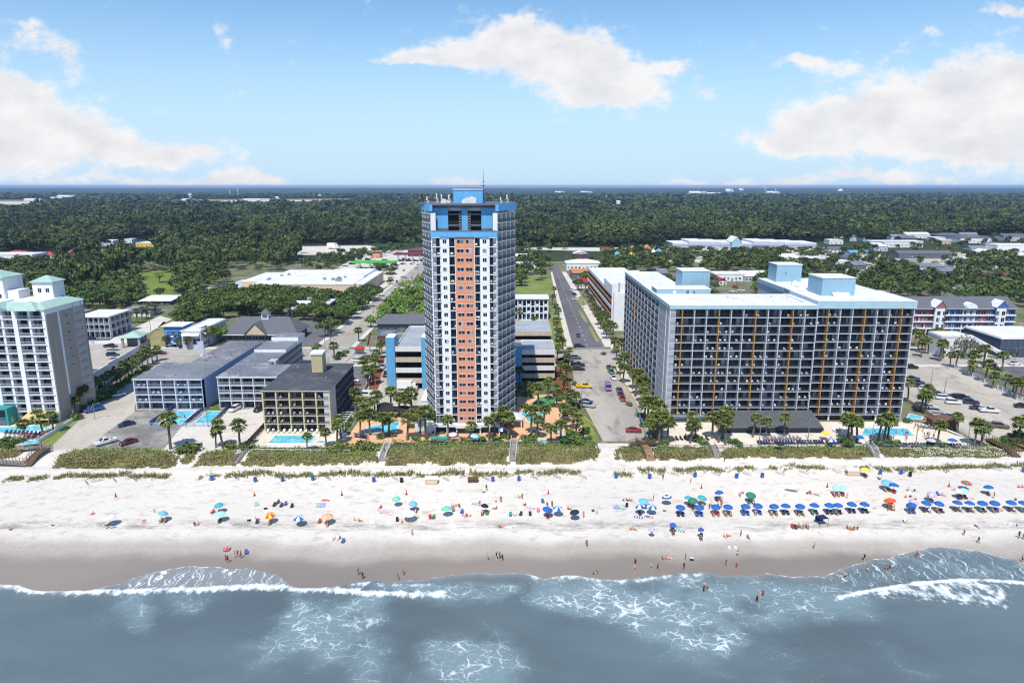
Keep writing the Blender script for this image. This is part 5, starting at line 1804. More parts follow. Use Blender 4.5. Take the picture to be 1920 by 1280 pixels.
# ---------------------------------------------------------------- mid-distance buildings
def house(name, px0, px1, rb, rt, depth, wall, roof, kind, label, cat='building', rh=2.0, wins=3, floors=1, door=True, win=(1.4, 1.3), over=.4, rz=0, ridge=None, gm=None, frame='white_trim'):
	x0, x1, y, h = pxb(px0, px1, rb, rt)
	w = x1 - x0
	b = Bld(name, ((x0 + x1) / 2, y, 3.0), rz, label=label, cat=cat)
	mb = MB()
	mb.box(-w / 2, w / 2, 0, depth, 0, h)
	b.part('wall', mb, wall)
	r = MB()
	if kind == 'flat':
		r.box(-w / 2 - over * .5, w / 2 + over * .5, -over * .5, depth + over * .5, h + .01, h + .35)
		r.box(-w / 2, -w / 2 + .3, .31, depth - .3, h + .36, h + .7)
		r.box(w / 2 - .3, w / 2, .31, depth - .3, h + .36, h + .7)
		r.box(-w / 2, w / 2, 0, .3, h + .36, h + .7)
		r.box(-w / 2, w / 2, depth - .29, depth, h + .36, h + .7)
	elif kind == 'hip':
		hip_roof(r, -w / 2, w / 2, 0, depth, h + .2, rh, over, ridge=ridge)
	elif kind == 'gable':
		gable_roof(r, -w / 2, w / 2, 0, depth, h + .02, rh, over, 0, 'x')
	elif kind == 'gabley':
		gable_roof(r, -w / 2, w / 2, 0, depth, h + .02, rh, over, 0, 'y')
	elif kind == 'shed':
		r.poly([(-w / 2 - over, -over, h + .05), (w / 2 + over, -over, h + .05), (w / 2 + over, depth + over, h + rh), (-w / 2 - over, depth + over, h + rh)])
		r.poly([(-w / 2 - over, -over, h - .1), (-w / 2 - over, depth + over, h + rh - .15), (w / 2 + over, depth + over, h + rh - .15), (w / 2 + over, -over, h - .1)])
		r.poly([(-w / 2 - over, -over, h - .1), (w / 2 + over, -over, h - .1), (w / 2 + over, -over, h + .05), (-w / 2 - over, -over, h + .05)])
	b.part('roof', r, roof)
	fh = h / floors
	for f in range(floors):
		for k in range(wins):
			if door and f == 0 and k == wins // 2:
				d = MB()
				d.box(0, 1.1, -.05, .01, 0.05, 2.1)
				b.rep('door', d, ['slate_wall'], Matrix.Translation((-w / 2 + w * (k + .5) / wins - .55, -.01, 0)))
				continue
			ww = min(win[0], w / wins * .75)
			t, tm = win_tmpl(ww, min(win[1], fh * .6), RNG.choice((0, 0, 1)), frame)
			b.rep('window', t, tm, Matrix.Translation((-w / 2 + w * (k + .5) / wins - ww / 2, -.01, f * fh + fh * .28)))
	b.finish()
	return b, w, h, y
# the blue seafood shop
b, w, h, y = house('blue_shop', 311, 345, 652, 612, 9, 'shop_blue', 'roof_white', 'hip', 'blue two-storey shop tower with painted mural and white hipped roof', 'shop', rh=.8, wins=3, floors=2, over=.9)
mu = MB()
mu.box(-w / 2 + .8, w / 2 - .6, -.06, -.02, .6, h * .62, 0)
for k in range(9):
	a = RNG.uniform(-w * .36, w * .28)
	z = RNG.uniform(.9, h * .52)
	mu.poly([(a, -.07, z), (a + RNG.uniform(.8, 1.9), -.07, z + RNG.uniform(-.3, .4)), (a + RNG.uniform(.6, 1.6), -.07, z + RNG.uniform(.5, .9)), (a + .1, -.07, z + .5)], 1 + k % 2)
mu.build('mural', ['shop_dark', 'sky_blue_wall', 'white_trim'], b.root)
b, w, h, y = house('white_shop', 343, 379, 655, 622, 27, 'lilac_wall', 'roof_white', 'flat', 'white-roofed shop with grey shopfront windows attached to the blue tower', 'shop', wins=2, win=(3.6, 2.6), door=False)
aw = MB()
aw.poly([(-w / 2 + .4, -1.3, h - 1.5), (w / 2 - .4, -1.3, h - 1.5), (w / 2 - .4, -.02, h - .6), (-w / 2 + .4, -.02, h - .6)])
aw.poly([(-w / 2 + .4, -1.3, h - 1.62), (-w / 2 + .4, -.02, h - .72), (w / 2 - .4, -.02, h - .72), (w / 2 - .4, -1.3, h - 1.62)])
aw.poly([(w / 2 + 1.2, 2, h - 1.5), (w / 2 + 1.2, 8, h - 1.5), (w / 2 + .02, 8, h - .6), (w / 2 + .02, 2, h - .6)])
aw.build('awning', 'white_trim', b.root)
for k in range(3):
	t, tm = win_tmpl(1.4, 1.6, 0)
	o = t.build('window', tm, b.root)
	o.matrix_local = Matrix.Translation((w / 2 + .01, 2.3 + 2 * k, 1.4)) @ Matrix.Rotation(math.pi / 2, 4, 'Z')
# the grey-roofed hall with its little spire
x0, x1, y, h = pxb(424, 556, 640, 626)
w = x1 - x0
b = Bld('gabled_hall', ((x0 + x1) / 2, y, 3.0), label='long hall with a grey shingle roof, tan gable and small cupola', cat='hall')
mb = MB()
mb.box(-w / 2, w / 2, 0, 17, 0, h)
b.part('wall', mb, 'slate_wall')
r = MB()
hip_roof(r, -w / 2, w / 2, 0, 17, h + .2, 6.3, 1.2, ridge=6.5)
gable_roof(r, -6.5, 3, -1.8, 9, h + .1, 5.2, .5, 0, 'y', 1)
r.box(-w / 2 - 1.4, w / 2 + 1.4, -1.6, -1.2, h - .3, h, 2)
b.part('roof', r, ['roof_shingle', 'warm_beige', 'white_trim'])
cu = MB()
cu.box(-1.6, 1.6, 6.8, 10, h + 4.6, h + 8.2, 0)
cu.box(-1.2, 1.2, 6.7, 6.78, h + 6.2, h + 7.7, 2)
cu.poly([(-2, 6.4, h + 8.2), (2, 6.4, h + 8.2), (0, 8.4, h + 10.2)], 1)
cu.poly([(2, 6.4, h + 8.2), (2, 10.4, h + 8.2), (0, 8.4, h + 10.2)], 1)
cu.poly([(2, 10.4, h + 8.2), (-2, 10.4, h + 8.2), (0, 8.4, h + 10.2)], 1)
cu.poly([(-2, 10.4, h + 8.2), (-2, 6.4, h + 8.2), (0, 8.4, h + 10.2)], 1)
b.part('cupola', cu, ['white_wall', 'roof_shingle', 'slate_wall'])
for k in range(11):
	t, tm = win_tmpl(1.7, 1.6, 0)
	b.rep('window', t, tm, Matrix.Translation((-w / 2 + 1 + k * (w - 3) / 10, -.01, .9)))
b.finish()
# the white warehouse
x0, x1, y, h = pxb(476, 664, 556, 534)
w = x1 - x0
b = Bld('white_warehouse', (x0, y, 3.0), label='broad low warehouse with a bright white roof and beige walls among the trees', cat='warehouse')
mb = MB()
mb.box(0, w, 0, 75, 0, h, 0)
mb.box(w + .01, w + 6, 4, 70, 0, h - .6, 0)
mb.box(-16, -.01, 22, 70, 0, h - 1.2, 0)
mb.box(-24, -16.01, 32, 44, 0, h - 2.5, 1)
b.part('wall', mb, ['warm_beige', 'lilac_wall'])
r = MB()
r.box(-.3, w + .3, -.3, 75.3, h + .01, h + .6)
r.box(w + .31, w + 6.3, 3.8, 70.2, h - .59, h + .3)
r.box(-16.3, -.31, 21.8, 70.2, h - 1.19, h - .7)
r.box(w * .62, w, 30, 75.2, h + .61, h + 1.6)
b.part('roof', r, 'roof_white')
roof_units(b, [(RNG.uniform(2, w - 4), RNG.uniform(8, 66), h + .6, 1.4) for _ in range(6)] + [(w * .7 + RNG.uniform(-6, 8), RNG.uniform(6, 26), h + .6, 1.8) for _ in range(7)], 'steel')
for k in range(4):
	t, tm = win_tmpl(2.2, 2.6, 0)
	b.rep('loading_door', t, tm, Matrix.Translation((4 + k * w / 4, -.01, .3)))
b.finish()
# the motel by the lawn
x0, x1, y, h = pxb(955, 1027, 600, 562)
w = x1 - x0
b = Bld('white_motel', (x0, y, 3.0), label='three-storey white motel with open galleries behind the tan garage', cat='motel')
zs = [.1 + h / 3 * k for k in range(4)]
balcony_grid(b, fframe(0, 0, 0), [w * k / 9 for k in range(10)], zs, 1.5, 'room_wall', 'white_trim', None, post_w=.5, slab_t=.5)
q = MB()
for f in range(1, 3):
	for k in range(0, 9, 2):
		q.box(w * k / 9 + .4, w * (k + 1) / 9 - .4, -.08, -.01, zs[f] + .25, zs[f] + 1.3)
b.part('balcony_panel', q, 'white_trim')
mb = MB()
mb.box(.1, w - .1, 1.75, 13, 0, h)
b.part('wall', mb, 'white_wall')
r = MB()
r.box(-.6, w + .6, -.8, 13.6, h + .4, h + .8)
b.part('roof', r, 'roof_white')
b.finish()
# the pink and blue apartment house on the right
x0, x1, y, h = pxb(1700, 1896, 632, 579)
w = x1 - x0
b = Bld('coloured_apartments', (x0, y, 3.0), label='long apartment house with pink and blue bays, white trim and a dark slate roof', cat='apartment house')
mb = MB()
q = MB()
secs = [(0, .17, 'pink_wall'), (.17, .36, 'pink_wall'), (.36, .50, 'royal_wall'), (.50, .64, 'lilac_wall'), (.64, .76, 'pink_wall'), (.76, .88, 'royal_wall'), (.88, 1, 'royal_wall')]
fh = (h - 4.2) / 3
sec = {}
for a, c, m in secs:
	sec.setdefault(m, MB()).box(w * a, w * c - .02, 0, 16, 4.2, h)
for m, q in sec.items():
	b.part('wall', q, m)
g = MB()
g.box(0, w, 1, 16, 0, 4.19)
b.part('ground_floor', g, 'warm_beige')
tr = MB()
for f in range(4):
	tr.box(-.2, w + .2, -.9, -.005, 4.1 + fh * f, 4.5 + fh * f)
for a in (.22, .8):
	tr.box(w * a, w * (a + .09), -1.6, -.91, 4.2, h + 1)
for k in range(13):
	tr.box(w * k / 12.2, w * k / 12.2 + .35, -.8, -.4, 0, 4.1)
b.part('trim', tr, 'white_trim')
for f in range(3):
	for k in range(18):
		t, tm = win_tmpl(1.5, fh * .62, RNG.choice((0, 1, 2)))
		u = w * (k + .3) / 18
		yy = -1.62 if any(w * a - .4 < u < w * (a + .09) for a in (.22, .8)) else -.02
		b.rep('window', t, tm, Matrix.Translation((u, yy, 4.6 + fh * f)))
for k in range(12):
	t, tm = win_tmpl(2.6, 2.6, 0)
	b.rep('window', t, tm, Matrix.Translation((w * (k + .2) / 12, .98, .6)))
r = MB()
gable_roof(r, 0, w, -.5, 16.5, h + .05, 4.6, .7)
b.part('roof', r, 'roof_shingle')
for a, m in ((.22, 'pink_wall'), (.8, 'royal_wall')):
	q = MB()
	gable_roof(q, w * a - .4, w * (a + .09) + .4, -2.0, 4, h + 1.02, 3.2, .3, 0, 'y', 1)
	b.part('gable', q, ['white_trim', m])
q = MB()
for k in range(10):
	t0, t1 = math.pi * k / 10, math.pi * (k + 1) / 10
	cx, rr = w * .57, w * .05
	q.poly([(cx - rr * math.cos(t0), -1.4, h + .3 + 2.6 * math.sin(t0)), (cx - rr * math.cos(t1), -1.4, h + .3 + 2.6 * math.sin(t1)), (cx - rr * math.cos(t1), 3, h + .3 + 2.6 * math.sin(t1)), (cx - rr * math.cos(t0), 3, h + .3 + 2.6 * math.sin(t0))])
	q.poly([(cx, -1.3, h + .3), (cx - rr * math.cos(t0), -1.3, h + .3 + 2.5 * math.sin(t0)), (cx - rr * math.cos(t1), -1.3, h + .3 + 2.5 * math.sin(t1))][::-1])
b.part('arched_dormer', q, 'white_trim')
b.finish()
b, w, h, y = house('white_stair_house', 1760, 1815, 668, 632, 9, 'white_wall', 'roof_white', 'flat', 'white two-storey building with outside stairs behind the silvery tree', wins=3, floors=2)
st = MB()
st.bar((w / 2 + 1, 2, h - .6), (w / 2 + 13, -6, .3), 1.6, .3)
for s in (-.7, .7):
	st.bar((w / 2 + 1, 2 + s, h + .4), (w / 2 + 13, -6 + s, 1.3), .12, .7)
for k in range(3):
	st.bar((w / 2 + 3 + 3.5 * k, .7 - 2.3 * k, 0), (w / 2 + 3 + 3.5 * k, .7 - 2.3 * k, h - 1.8 - 1.3 * k), .3)
st.box(w / 2 + .01, w / 2 + 2, .5, 4, h - .8, h - .5)
st.build('outside_stair', 'white_trim', b.root)
b, w, h, y = house('dark_warehouse', 1872, 1990, 670, 636, 24, 'navy_wall', 'roof_white', 'flat', 'dark blue-grey windowless warehouse with a white roof at the right edge', 'warehouse', wins=0, door=False)
q = MB()
for k in range(10):
	q.box(-w / 2 + .4 + k * w / 10, -w / 2 + .6 + k * w / 10, -.1, -.02, 0, h)
q.box(-w / 2 + .1, w / 2 - .1, -.16, -.11, h * .5, h * .53)
q.build('wall_rib', 'slate_wall', b.root)
# beige restaurant, its dark hut, left motel and other houses
house('beige_restaurant', 708, 812, 622, 607, 16, 'slate_wall', 'roof_shingle', 'hip', 'low building with a broad grey hipped roof left of the tower', rh=3.2, wins=8, over=1.2, ridge=4)
house('maroon_hut', 708, 738, 646, 630, 9, 'maroon', 'roof_grey', 'flat', 'small dark red hut at the crossing left of the garage', wins=2)
x0, x1, y, h = pxb(150, 208, 634, 596)
w = x1 - x0
b = Bld('grey_motel', (x0, y, 3.0), label='small grey three-storey motel with open galleries behind the arched garage', cat='motel')
zs = [.1 + h / 3 * k for k in range(4)]
balcony_grid(b, fframe(0, 0, 0), [w * k / 6 for k in range(7)], zs, 1.5, 'room_wall', 'light_grey_wall', 'white', post_w=.3, slab_t=.3, rails_from=1)
balcony_grid(b, fframe(w, 2, math.pi / 2), [4 * k for k in range(5)], zs, 1.3, 'room_wall', 'light_grey_wall', 'white', post_w=.3, slab_t=.3, rails_from=1)
mb = MB()
mb.box(.1, w - 1.5, 1.75, 18, 0, h)
b.part('wall', mb, 'light_grey_wall')
r = MB()
r.box(-.5, w + .5, -.5, 18.5, h + .3, h + .75)
b.part('roof', r, 'roof_white')
b.finish()
house('low_house', 221, 282, 593, 584, 12, 'white_wall', 'roof_grey', 'hip', 'low white house with a grey hipped roof behind palms, left of the wood', 'house', rh=2, wins=6, over=.8)
house('flat_house', 264, 320, 572, 564, 14, 'navy_wall', 'roof_white', 'shed', 'low house with a bright white roof below the meadow', 'house', rh=1.2, wins=5, over=1.0)
house('low_house', 110, 150, 597, 588, 12, 'light_grey_wall', 'roof_grey', 'hip', 'grey-roofed bungalow just behind the teal-roofed hotel', 'house', rh=2, wins=4)
house('long_shop', -80, 62, 489, 478, 22, 'white_wall', 'roof_white', 'flat', 'long white store at the left edge before the woods', 'store', wins=9)
for k, (a, c, rb, rt, wl, rf, kd, lb) in enumerate((
		(12, 44, 481, 474, 'white_wall', 'roof_red', 'hip', 'red-roofed pavilion on the long white store'), (74, 94, 482, 477, 'white_wall', 'roof_red', 'hip', 'small red-roofed house right of the long white store'),
		(88, 116, 487, 480, 'white_wall', 'roof_red', 'gable', 'red gable roof beside the pines'), (128, 137, 478, 473, 'white_wall', 'roof_red', 'hip', 'tiny red roof at the left edge of the pines'),
		(62, 100, 492, 486, 'white_wall', 'roof_white', 'flat', 'white flat shop in front of the red roofs'),
		(190, 213, 461, 452, 'lilac_wall', 'roof_white', 'flat', 'small white building in the gap of the left woods'), (234, 248, 456, 449, 'white_wall', 'roof_white', 'flat', 'white hut deep in the left woods'),
		(168, 182, 462, 457, 'warm_beige', 'roof_white', 'flat', 'pale shed left of the gap in the woods'), (255, 296, 463, 456, 'canopy_yellow', 'roof_white', 'flat', 'yellowish low shed in the woods'),
		(765, 812, 481, 470, 'maroon', 'roof_brown', 'hip', 'maroon hipped store beside the tower'), (695, 712, 484, 475, 'peach', 'roof_brown', 'flat', 'small orange-walled shop behind the green canopy'),
		(1062, 1126, 506, 494, 'white_wall', 'roof_white', 'hip', 'white shop with a broad pale roof at the end of the inland street'),
		(1076, 1101, 483, 476, 'maroon', 'roof_white', 'gabley', 'dark red gabled house behind the white shop'), (958, 1020, 490, 481, 'navy_wall', 'roof_white', 'flat', 'long dark store with a white roof right of the tower'),
		(958, 986, 505, 495, 'pale_blue_wall', 'roof_white', 'flat', 'pale blue box building right of the tower'), (984, 1010, 503, 496, 'white_wall', 'roof_white', 'flat', 'white box building next to the pale blue one'),
		(1073, 1120, 524, 512, 'slate_wall', 'orange_wall', 'gable', 'grey house with a rusty orange roof near the white garage'), (1086, 1118, 540, 531, 'white_wall', 'red', 'shed', 'red-roofed canopy building beside the white garage'),
		(1340, 1398, 527, 515, 'white_wall', 'roof_white', 'flat', 'white flat house behind the roof boxes of the grid hotel'), (1396, 1445, 528, 518, 'light_grey_wall', 'roof_white', 'shed', 'pale house right of the white flat one, behind the grid hotel'),
		(1234, 1252, 520, 512, 'slate_wall', 'roof_grey', 'gable', 'grey-roofed house behind the left roof box'), (1632, 1730, 464, 453, 'white_wall', 'roof_white', 'flat', 'long white store at the edge of the right woods'),
		(1638, 1664, 471, 462, 'lilac_wall', 'roof_white', 'shed', 'bluish shed-roofed building before the long white store'), (1690, 1718, 456, 447, 'slate_wall', 'roof_shingle', 'gable', 'dark gabled house left of the right woods'),
		(1596, 1640, 484, 475, 'white_wall', 'sky_blue_wall', 'gable', 'white house with a bright blue roof among trees'), (1685, 1786, 485, 476, 'slate_wall', 'roof_shingle', 'gable', 'long dark-roofed row in the right-hand quarter'),
		(1680, 1770, 512, 500, 'lilac_wall', 'roof_grey', 'gable', 'grey-roofed building with a long row of windows'), (1760, 1816, 520, 509, 'lilac_wall', 'roof_grey', 'gable', 'pale wing with blue-framed windows beside the long row'),
		(1760, 1812, 449, 441, 'slate_wall', 'roof_shingle', 'hip', 'dark hipped roofs near the right woods'), (1800, 1860, 456, 446, 'white_wall', 'roof_shingle', 'hip', 'white house with wide dark roof in the right-hand quarter'),
		(1868, 1936, 478, 460, 'white_wall', 'roof_white', 'flat', 'tall white hall at the right edge'), (1882, 1925, 452, 443, 'light_grey_wall', 'roof_shingle', 'gable', 'grey gabled house at the right edge'),
		(1700, 1745, 447, 440, 'white_wall', 'roof_white', 'gable', 'white gabled house close to the woods'), (1905, 1932, 497, 488, 'white_wall', 'roof_red', 'hip', 'red-roofed house at the right edge among trees'),
		(1840, 1862, 482, 473, 'white_wall', 'roof_white', 'gabley', 'white gabled chapel-like house'), (1600, 1624, 506, 497, 'slate_wall', 'roof_grey', 'gable', 'slate gabled house behind the right roof box'),
		(1560, 1592, 497, 490, 'white_wall', 'roof_white', 'flat', 'white flat roof right of the parking lot trees'), (1462, 1502, 490, 483, 'white_wall', 'roof_white', 'shed', 'white shed-roofed kiosk at the shopping lot'),
		(1490, 1550, 493, 485, 'warm_beige', 'roof_white', 'flat', 'beige flat building behind the middle roof box'), (1745, 1782, 525, 517, 'warm_beige', 'roof_brown', 'flat', 'beige walled yard house behind the oak trees'),
		(1850, 1925, 528, 518, 'peach', 'roof_brown', 'flat', 'long orange-brown house among the right oaks'), (1800, 1870, 560, 552, 'white_wall', 'roof_white', 'gable', 'white roof peeking over the apartment house'),
		(1348, 1362, 534, 527, 'white_wall', 'red', 'gabley', 'small red-roofed hut by the side road'), (1128, 1146, 474, 466, 'peach', 'roof_brown', 'flat', 'small orange shed at the edge of the woods'),
		(470, 492, 560, 553, 'white_wall', 'roof_white', 'flat', 'white annex hidden by trees before the warehouse'), (540, 570, 592, 582, 'warm_beige', 'roof_white', 'shed', 'beige house half hidden in the wood'),
		(606, 626, 572, 560, 'peach', 'roof_brown', 'flat', 'tan house between the trees by the street'), (610, 620, 598, 570, 'navy_wall', 'roof_white', 'flat', 'narrow white-framed building by the street trees'),
		(776, 806, 548, 536, 'light_grey_wall', 'roof_grey', 'flat', 'grey box building right of the tree-lined street'))):
	dp = RNG.uniform(10, 18) if c - a < 40 else RNG.uniform(15, 24)
	house('white_house' if wl == 'white_wall' else 'house', a, c, rb, rt, dp, wl, rf, kd, lb, 'house', rh=RNG.uniform(1.8, 3), wins=max(2, int((c - a) / 7)))
# more low roofs between the trees of the right-hand quarter
for k in range(34):
	px, rb = RNG.uniform(1565, 1915), RNG.choice((447, 452, 458, 466, 474, 482, 492, 502))
	x, y, _ = G(px, rb)
	if all((o.location.x - x) ** 2 + (o.location.y - y) ** 2 > 30 ** 2 for o, _a in THINGS if o.get('category') in ('house', 'hall', 'shops', 'building')):
		w_, r_, kd = RNG.choice((('white_wall', 'roof_white', 'flat'), ('white_wall', 'roof_shingle', 'gable'), ('light_grey_wall', 'roof_shingle', 'hip'), ('warm_beige', 'roof_white', 'flat'), ('lilac_wall', 'roof_grey', 'gable')))
		house('house', px - 13, px + RNG.uniform(8, 20), rb, rb - RNG.uniform(6, 9), RNG.uniform(10, 16), w_, r_, kd, '%s house with a %s %s roof in the right-hand quarter' % ({'white_wall': 'white', 'light_grey_wall': 'grey', 'warm_beige': 'beige', 'lilac_wall': 'bluish'}[w_], {'roof_white': 'white', 'roof_shingle': 'dark', 'roof_grey': 'grey'}[r_], kd + ('' if kd == 'flat' else 'd' if kd == 'gable' else 'ped')), 'house', rh=2.5, wins=3)
# shopping strip
x0, x1, y, h = pxb(1262, 1532, 466, 457)
w = x1 - x0
b = Bld('shopping_strip', (x0, y, 3.0), label='long low shopping strip with white roofs and a central gable before the woods', cat='shops')
q, r = MB(), MB()
for k in range(9):
	a, c = w * k / 9, w * (k + 1) / 9
	hh = h + (k * 7 % 4) * .8
	q.box(a, c - .05, RNG.uniform(0, 3), 40, 0, hh)
	r.box(a - .2, c + .1, 2.9, 40.2, hh + .02 + k * .003, hh + .6)
b.part('wall', q, 'lilac_wall')
b.part('roof', r, 'roof_white')
q = MB()
gable_roof(q, w * .40, w * .47, -3, 20, h + 2, 6, .3, 0, 'y', 1)
q.box(w * .40, w * .47, -2.9, 1, 0, h + 2, 1)
b.part('central_gable', q, ['roof_white', 'pale_blue_wall'])
q = MB()
q.box(0, w * .39, -4, -.1, 3.4, 3.8)
q.box(w * .48, w, -4, -.1, 3.4, 3.8)
b.part('walkway_roof', q, 'slate_wall')
b.finish()
# filling stations
def canopy(px0, px1, rb, rt, d, m, label):
	x0, x1, y, h = pxb(px0, px1, rb, rt)
	w = x1 - x0
	b = Bld('fuel_canopy', (x0, y, 3.0), label=label, cat='canopy')
	q = MB()
	q.box(0, w, 0, d, h - 1.1, h)
	b.part('roof', q, m)
	for k in range(4):
		for yy in (d * .25, d * .75):
			q = MB()
			q.box(-.3, .3, -.3, .3, 0, h - 1.1)
			b.part('column', q, 'white_trim').location = (w * (k + .5) / 4, yy, 0)
	for k in range(4):
		q = MB()
		q.box(-.5, .5, -.35, .35, .15, 1.9)
		q.box(-.9, .9, -.6, .6, 0, .14)
		b.part('fuel_pump', q, 'slate_wall').location = (w * (k + .5) / 4 + 1.6, d * .5, 0)
	b.finish()
canopy(661, 741, 505, 491, 13, 'green_canopy', 'bright green filling-station canopy with white columns')
canopy(738, 792, 491, 476, 14, 'maroon', 'dark red filling-station canopy beside the tower')
# colourful water park beyond the trees
def water_park():
	cols = ['canopy_yellow', 'orange_wall', 'white_trim', 'sky_blue_wall', 'red', 'warm_beige', 'tower_blue']
	for k in range(20):
		px, py = RNG.uniform(1150, 1246), RNG.uniform(472, 494)
		x, y, _ = G(px, py)
		h = RNG.uniform(4, 11)
		mb = MB()
		w = RNG.uniform(1.6, 3.5)
		for sx in (-1, 1):
			for sy in (-1, 1):
				mb.bar((sx * w, sy * w, 0), (sx * w, sy * w, h * .7), .4, .4, 1)
		mb.box(-w - .3, w + .3, -w - .3, w + .3, h * .7, h * .72 + .3, 2)
		mb.lathe([(w * 1.35, h * .78), (w * .7, h * .92), (.05, h * 1.08)], 8, 0)
		mb.tube([(w, 0, h * .7), (w + 3, -1.5, h * .55), (w + 3.5, -4, h * .35), (w + 1, -6, h * .2), (w - 2, -6.5, .4)], .55, 6, 3)
		c = [cols[(k + j * 2) % len(cols)] for j in range(4)]
		o = mb.build('slide_tower', c, loc=(x, y, 3))
		tag(o, 'water-park slide tower with %s cap and %s slide' % (c[0].split('_')[0], c[3].split('_')[0]), 'slide tower', 'slide towers of the water park', at=(x, y, 3))
water_park()
# far-off landmarks
x, y, _ = G(358, 379)
b = Bld('control_tower', (x, y, 3.0), label='white airport control tower standing beyond the left woods', cat='tower')
q = MB()
q.lathe([(6, 0), (4.5, 28)], 8)
b.part('shaft', q, 'white_wall')
q = MB()
q.lathe([(4.6, 28), (8, 30), (8, 32), (7, 32.2), (7.8, 37), (8.4, 37.2), (8.4, 38), (.1, 38.6)], 10)
b.part('cab', q, 'white_trim')
b.finish()
for (px, rb, wpx, hm, lb) in ((60, 377, 30, 12, 'long pale hangar by the left runway'), (125, 374, 36, 16, 'white terminal buildings left beyond the woods'), (100, 375, 12, 14, 'small white hangar beside the terminal'),
							  (600, 372, 6, 20, 'small white block beyond the long airfield'), (480, 375.5, 50, 8, 'low white hangars on the airfield'), (520, 374, 6, 14, 'white hut on the airfield'), (352, 376, 22, 9, 'low pale sheds at the foot of the control tower'),
							  (1310, 368.5, 34, 28, 'white plant in the far right woods'), (1340, 368.5, 26, 20, 'pale hall in the far right woods'), (1405, 368.5, 18, 18, 'white block right of the far plant'), (1450, 367.5, 24, 26, 'white hall with domes in the far woods'), (1368, 362, 14, 40, 'distant white hall near the horizon'),
							  (1575, 361, 10, 40, 'white dome shining near the horizon'), (1100, 364.5, 22, 20, 'white row in the middle of the far woods'), (1050, 364, 18, 18, 'faint white row in the far woods'), (1160, 386, 8, 12, 'white house in the middle woods'), (1148, 395, 10, 10, 'two pale roofs in the middle woods'),
							  (1500, 368, 12, 16, 'small white house right of the far plant'), (1520, 368, 12, 18, 'last white house of the far right row'), (1390, 360, 8, 40, 'pale speck-like hall at the horizon'), (1805, 417, 16, 8, 'white houses in the right woods'), (1820, 422, 12, 7, 'small roof in the right woods'), (1262, 390, 12, 9, 'grey roofs in the wood above the strip')):
	x, y, _ = G(px, rb)
	w = wpx / 1280 * y
	mb = MB()
	if 'dome' in lb and 'domes' not in lb:
		mb.lathe([(w / 2, 0), (w / 2, hm * .3), (w * .42, hm * .65), (w * .25, hm * .9), (.1, hm)], 12)
	else:
		mb.box(-w / 2, w / 2, 0, w * .5, 0, hm * .7)
		gable_roof(mb, -w / 2, w * .1, 0, w * .4, hm * .71, hm * .3, .5)
		mb.box(w * .15, w * .4, -2, w * .3, hm * .72, hm)
	tag(mb.build('distant_building', 'white_wall', loc=(x, y, 3 + (6 if 'wood' in lb else 0))), lb, 'building', at=(x, y, 3))
for px, rb, hm in ((1136, 380, 30), (447, 372, 55), (432, 372, 50), (1434, 362, 110), (1454, 362, 110)):
	x, y, _ = G(px, rb)
	mb = MB()
	mb.tube([(0, 0, 0), (0, 0, hm)], [y * .0006, y * .0003], 5)
	mb.box(-y * .0008, y * .0008, -2, 2, hm * .8, hm * .83)
	tag(mb.build('radio_mast', 'white_trim', loc=(x, y, 3)), 'thin pale mast rising from the far woods', 'mast', 'masts in the far woods', at=(x, y, 3))
# small hut, bus shelter, signs
def hut(px, py, w, d, h, wall, roof, name, label):
	x, y, _ = G(px, py)
	b = Bld(name, (x, y, 3.0), label=label, cat='hut')
	q = MB()
	q.box(-w / 2, w / 2, 0, d, 0, h)
	b.part('wall', q, wall)
	q = MB()
	hip_roof(q, -w / 2, w / 2, 0, d, h + .2, 1.1, .5)
	b.part('roof', q, roof)
	q = MB()
	q.box(-w * .3, w * .3, -.05, -.01, .9, h * .85)
	b.part('hatch', q, 'dark_glass')
	b.finish()
hut(721, 779, 3.4, 3, 2.6, 'light_grey_wall', 'black', 'pool_hut', 'small grey pool hut with a black roof under the palms')
hut(1060, 785, 3.0, 2.6, 2.5, 'cream_wall', 'black', 'pool_hut', 'dark-roofed pool hut near the hot tub')
hut(1772, 804, 6.5, 4, 2.4, 'dark_wood', 'roof_brown', 'gate_house', 'brown-roofed hut at the hotel lot gate')
for k, px in enumerate((710, 730, 756, 778)):
	x, y, _ = G(px, 781)
	mb = MB()
	hip_roof(mb, -2.6, 2.6, -1.6, 1.6, 2.5, 1.1, .3)
	for sx in (-2.4, 2.4):
		for sy in (-1.4, 1.4):
			mb.bar((sx, sy, 0), (sx, sy, 2.4), .16)
	if k != 0:
		tag(mb.build('cabana', 'black', loc=(x, y, 3)), 'black-roofed cabana behind the free-form pool', 'cabana', 'cabanas behind the free-form pool', at=(x, y, 3))
x, y, _ = G(674, 664)
b = Bld('bus_shelter', (x, y, 3.14), label='small red-roofed bus shelter at the left crossing', cat='shelter')
q = MB()
hip_roof(q, -2, 2, -1, 1, 2.5, .7, .3)
b.part('roof', q, 'red')
q = MB()
for sx in (-1.8, 1.8):
	for sy in (-.8, .8):
		q.bar((sx, sy, 0), (sx, sy, 2.4), .12)
q.box(-1.7, 1.7, .75, .8, .4, 2.2)
b.part('frame', q, 'steel')
b.finish()
x, y, _ = G(379, 672)
b = Bld('motel_sign', (x, y, 3.0), label='tall white-blue pylon sign beside the blue motel', cat='sign')
q = MB()
q.box(-1.2, 1.2, -.25, .25, 2.2, 7.2)
q.box(-1.25, 1.25, -.3, .3, 4.0, 4.2)
b.part('panel', q, 'lilac_wall')
q = MB()
q.box(-.5, .5, -.15, .15, 0, 2.19)
b.part('pole', q, 'white_trim')
b.finish()
x, y, _ = G(694, 660)
b = Bld('restaurant_sign', (x, y, 3.0), label='tall dark red sign pylon by the palms at the crossing', cat='sign')
q = MB()
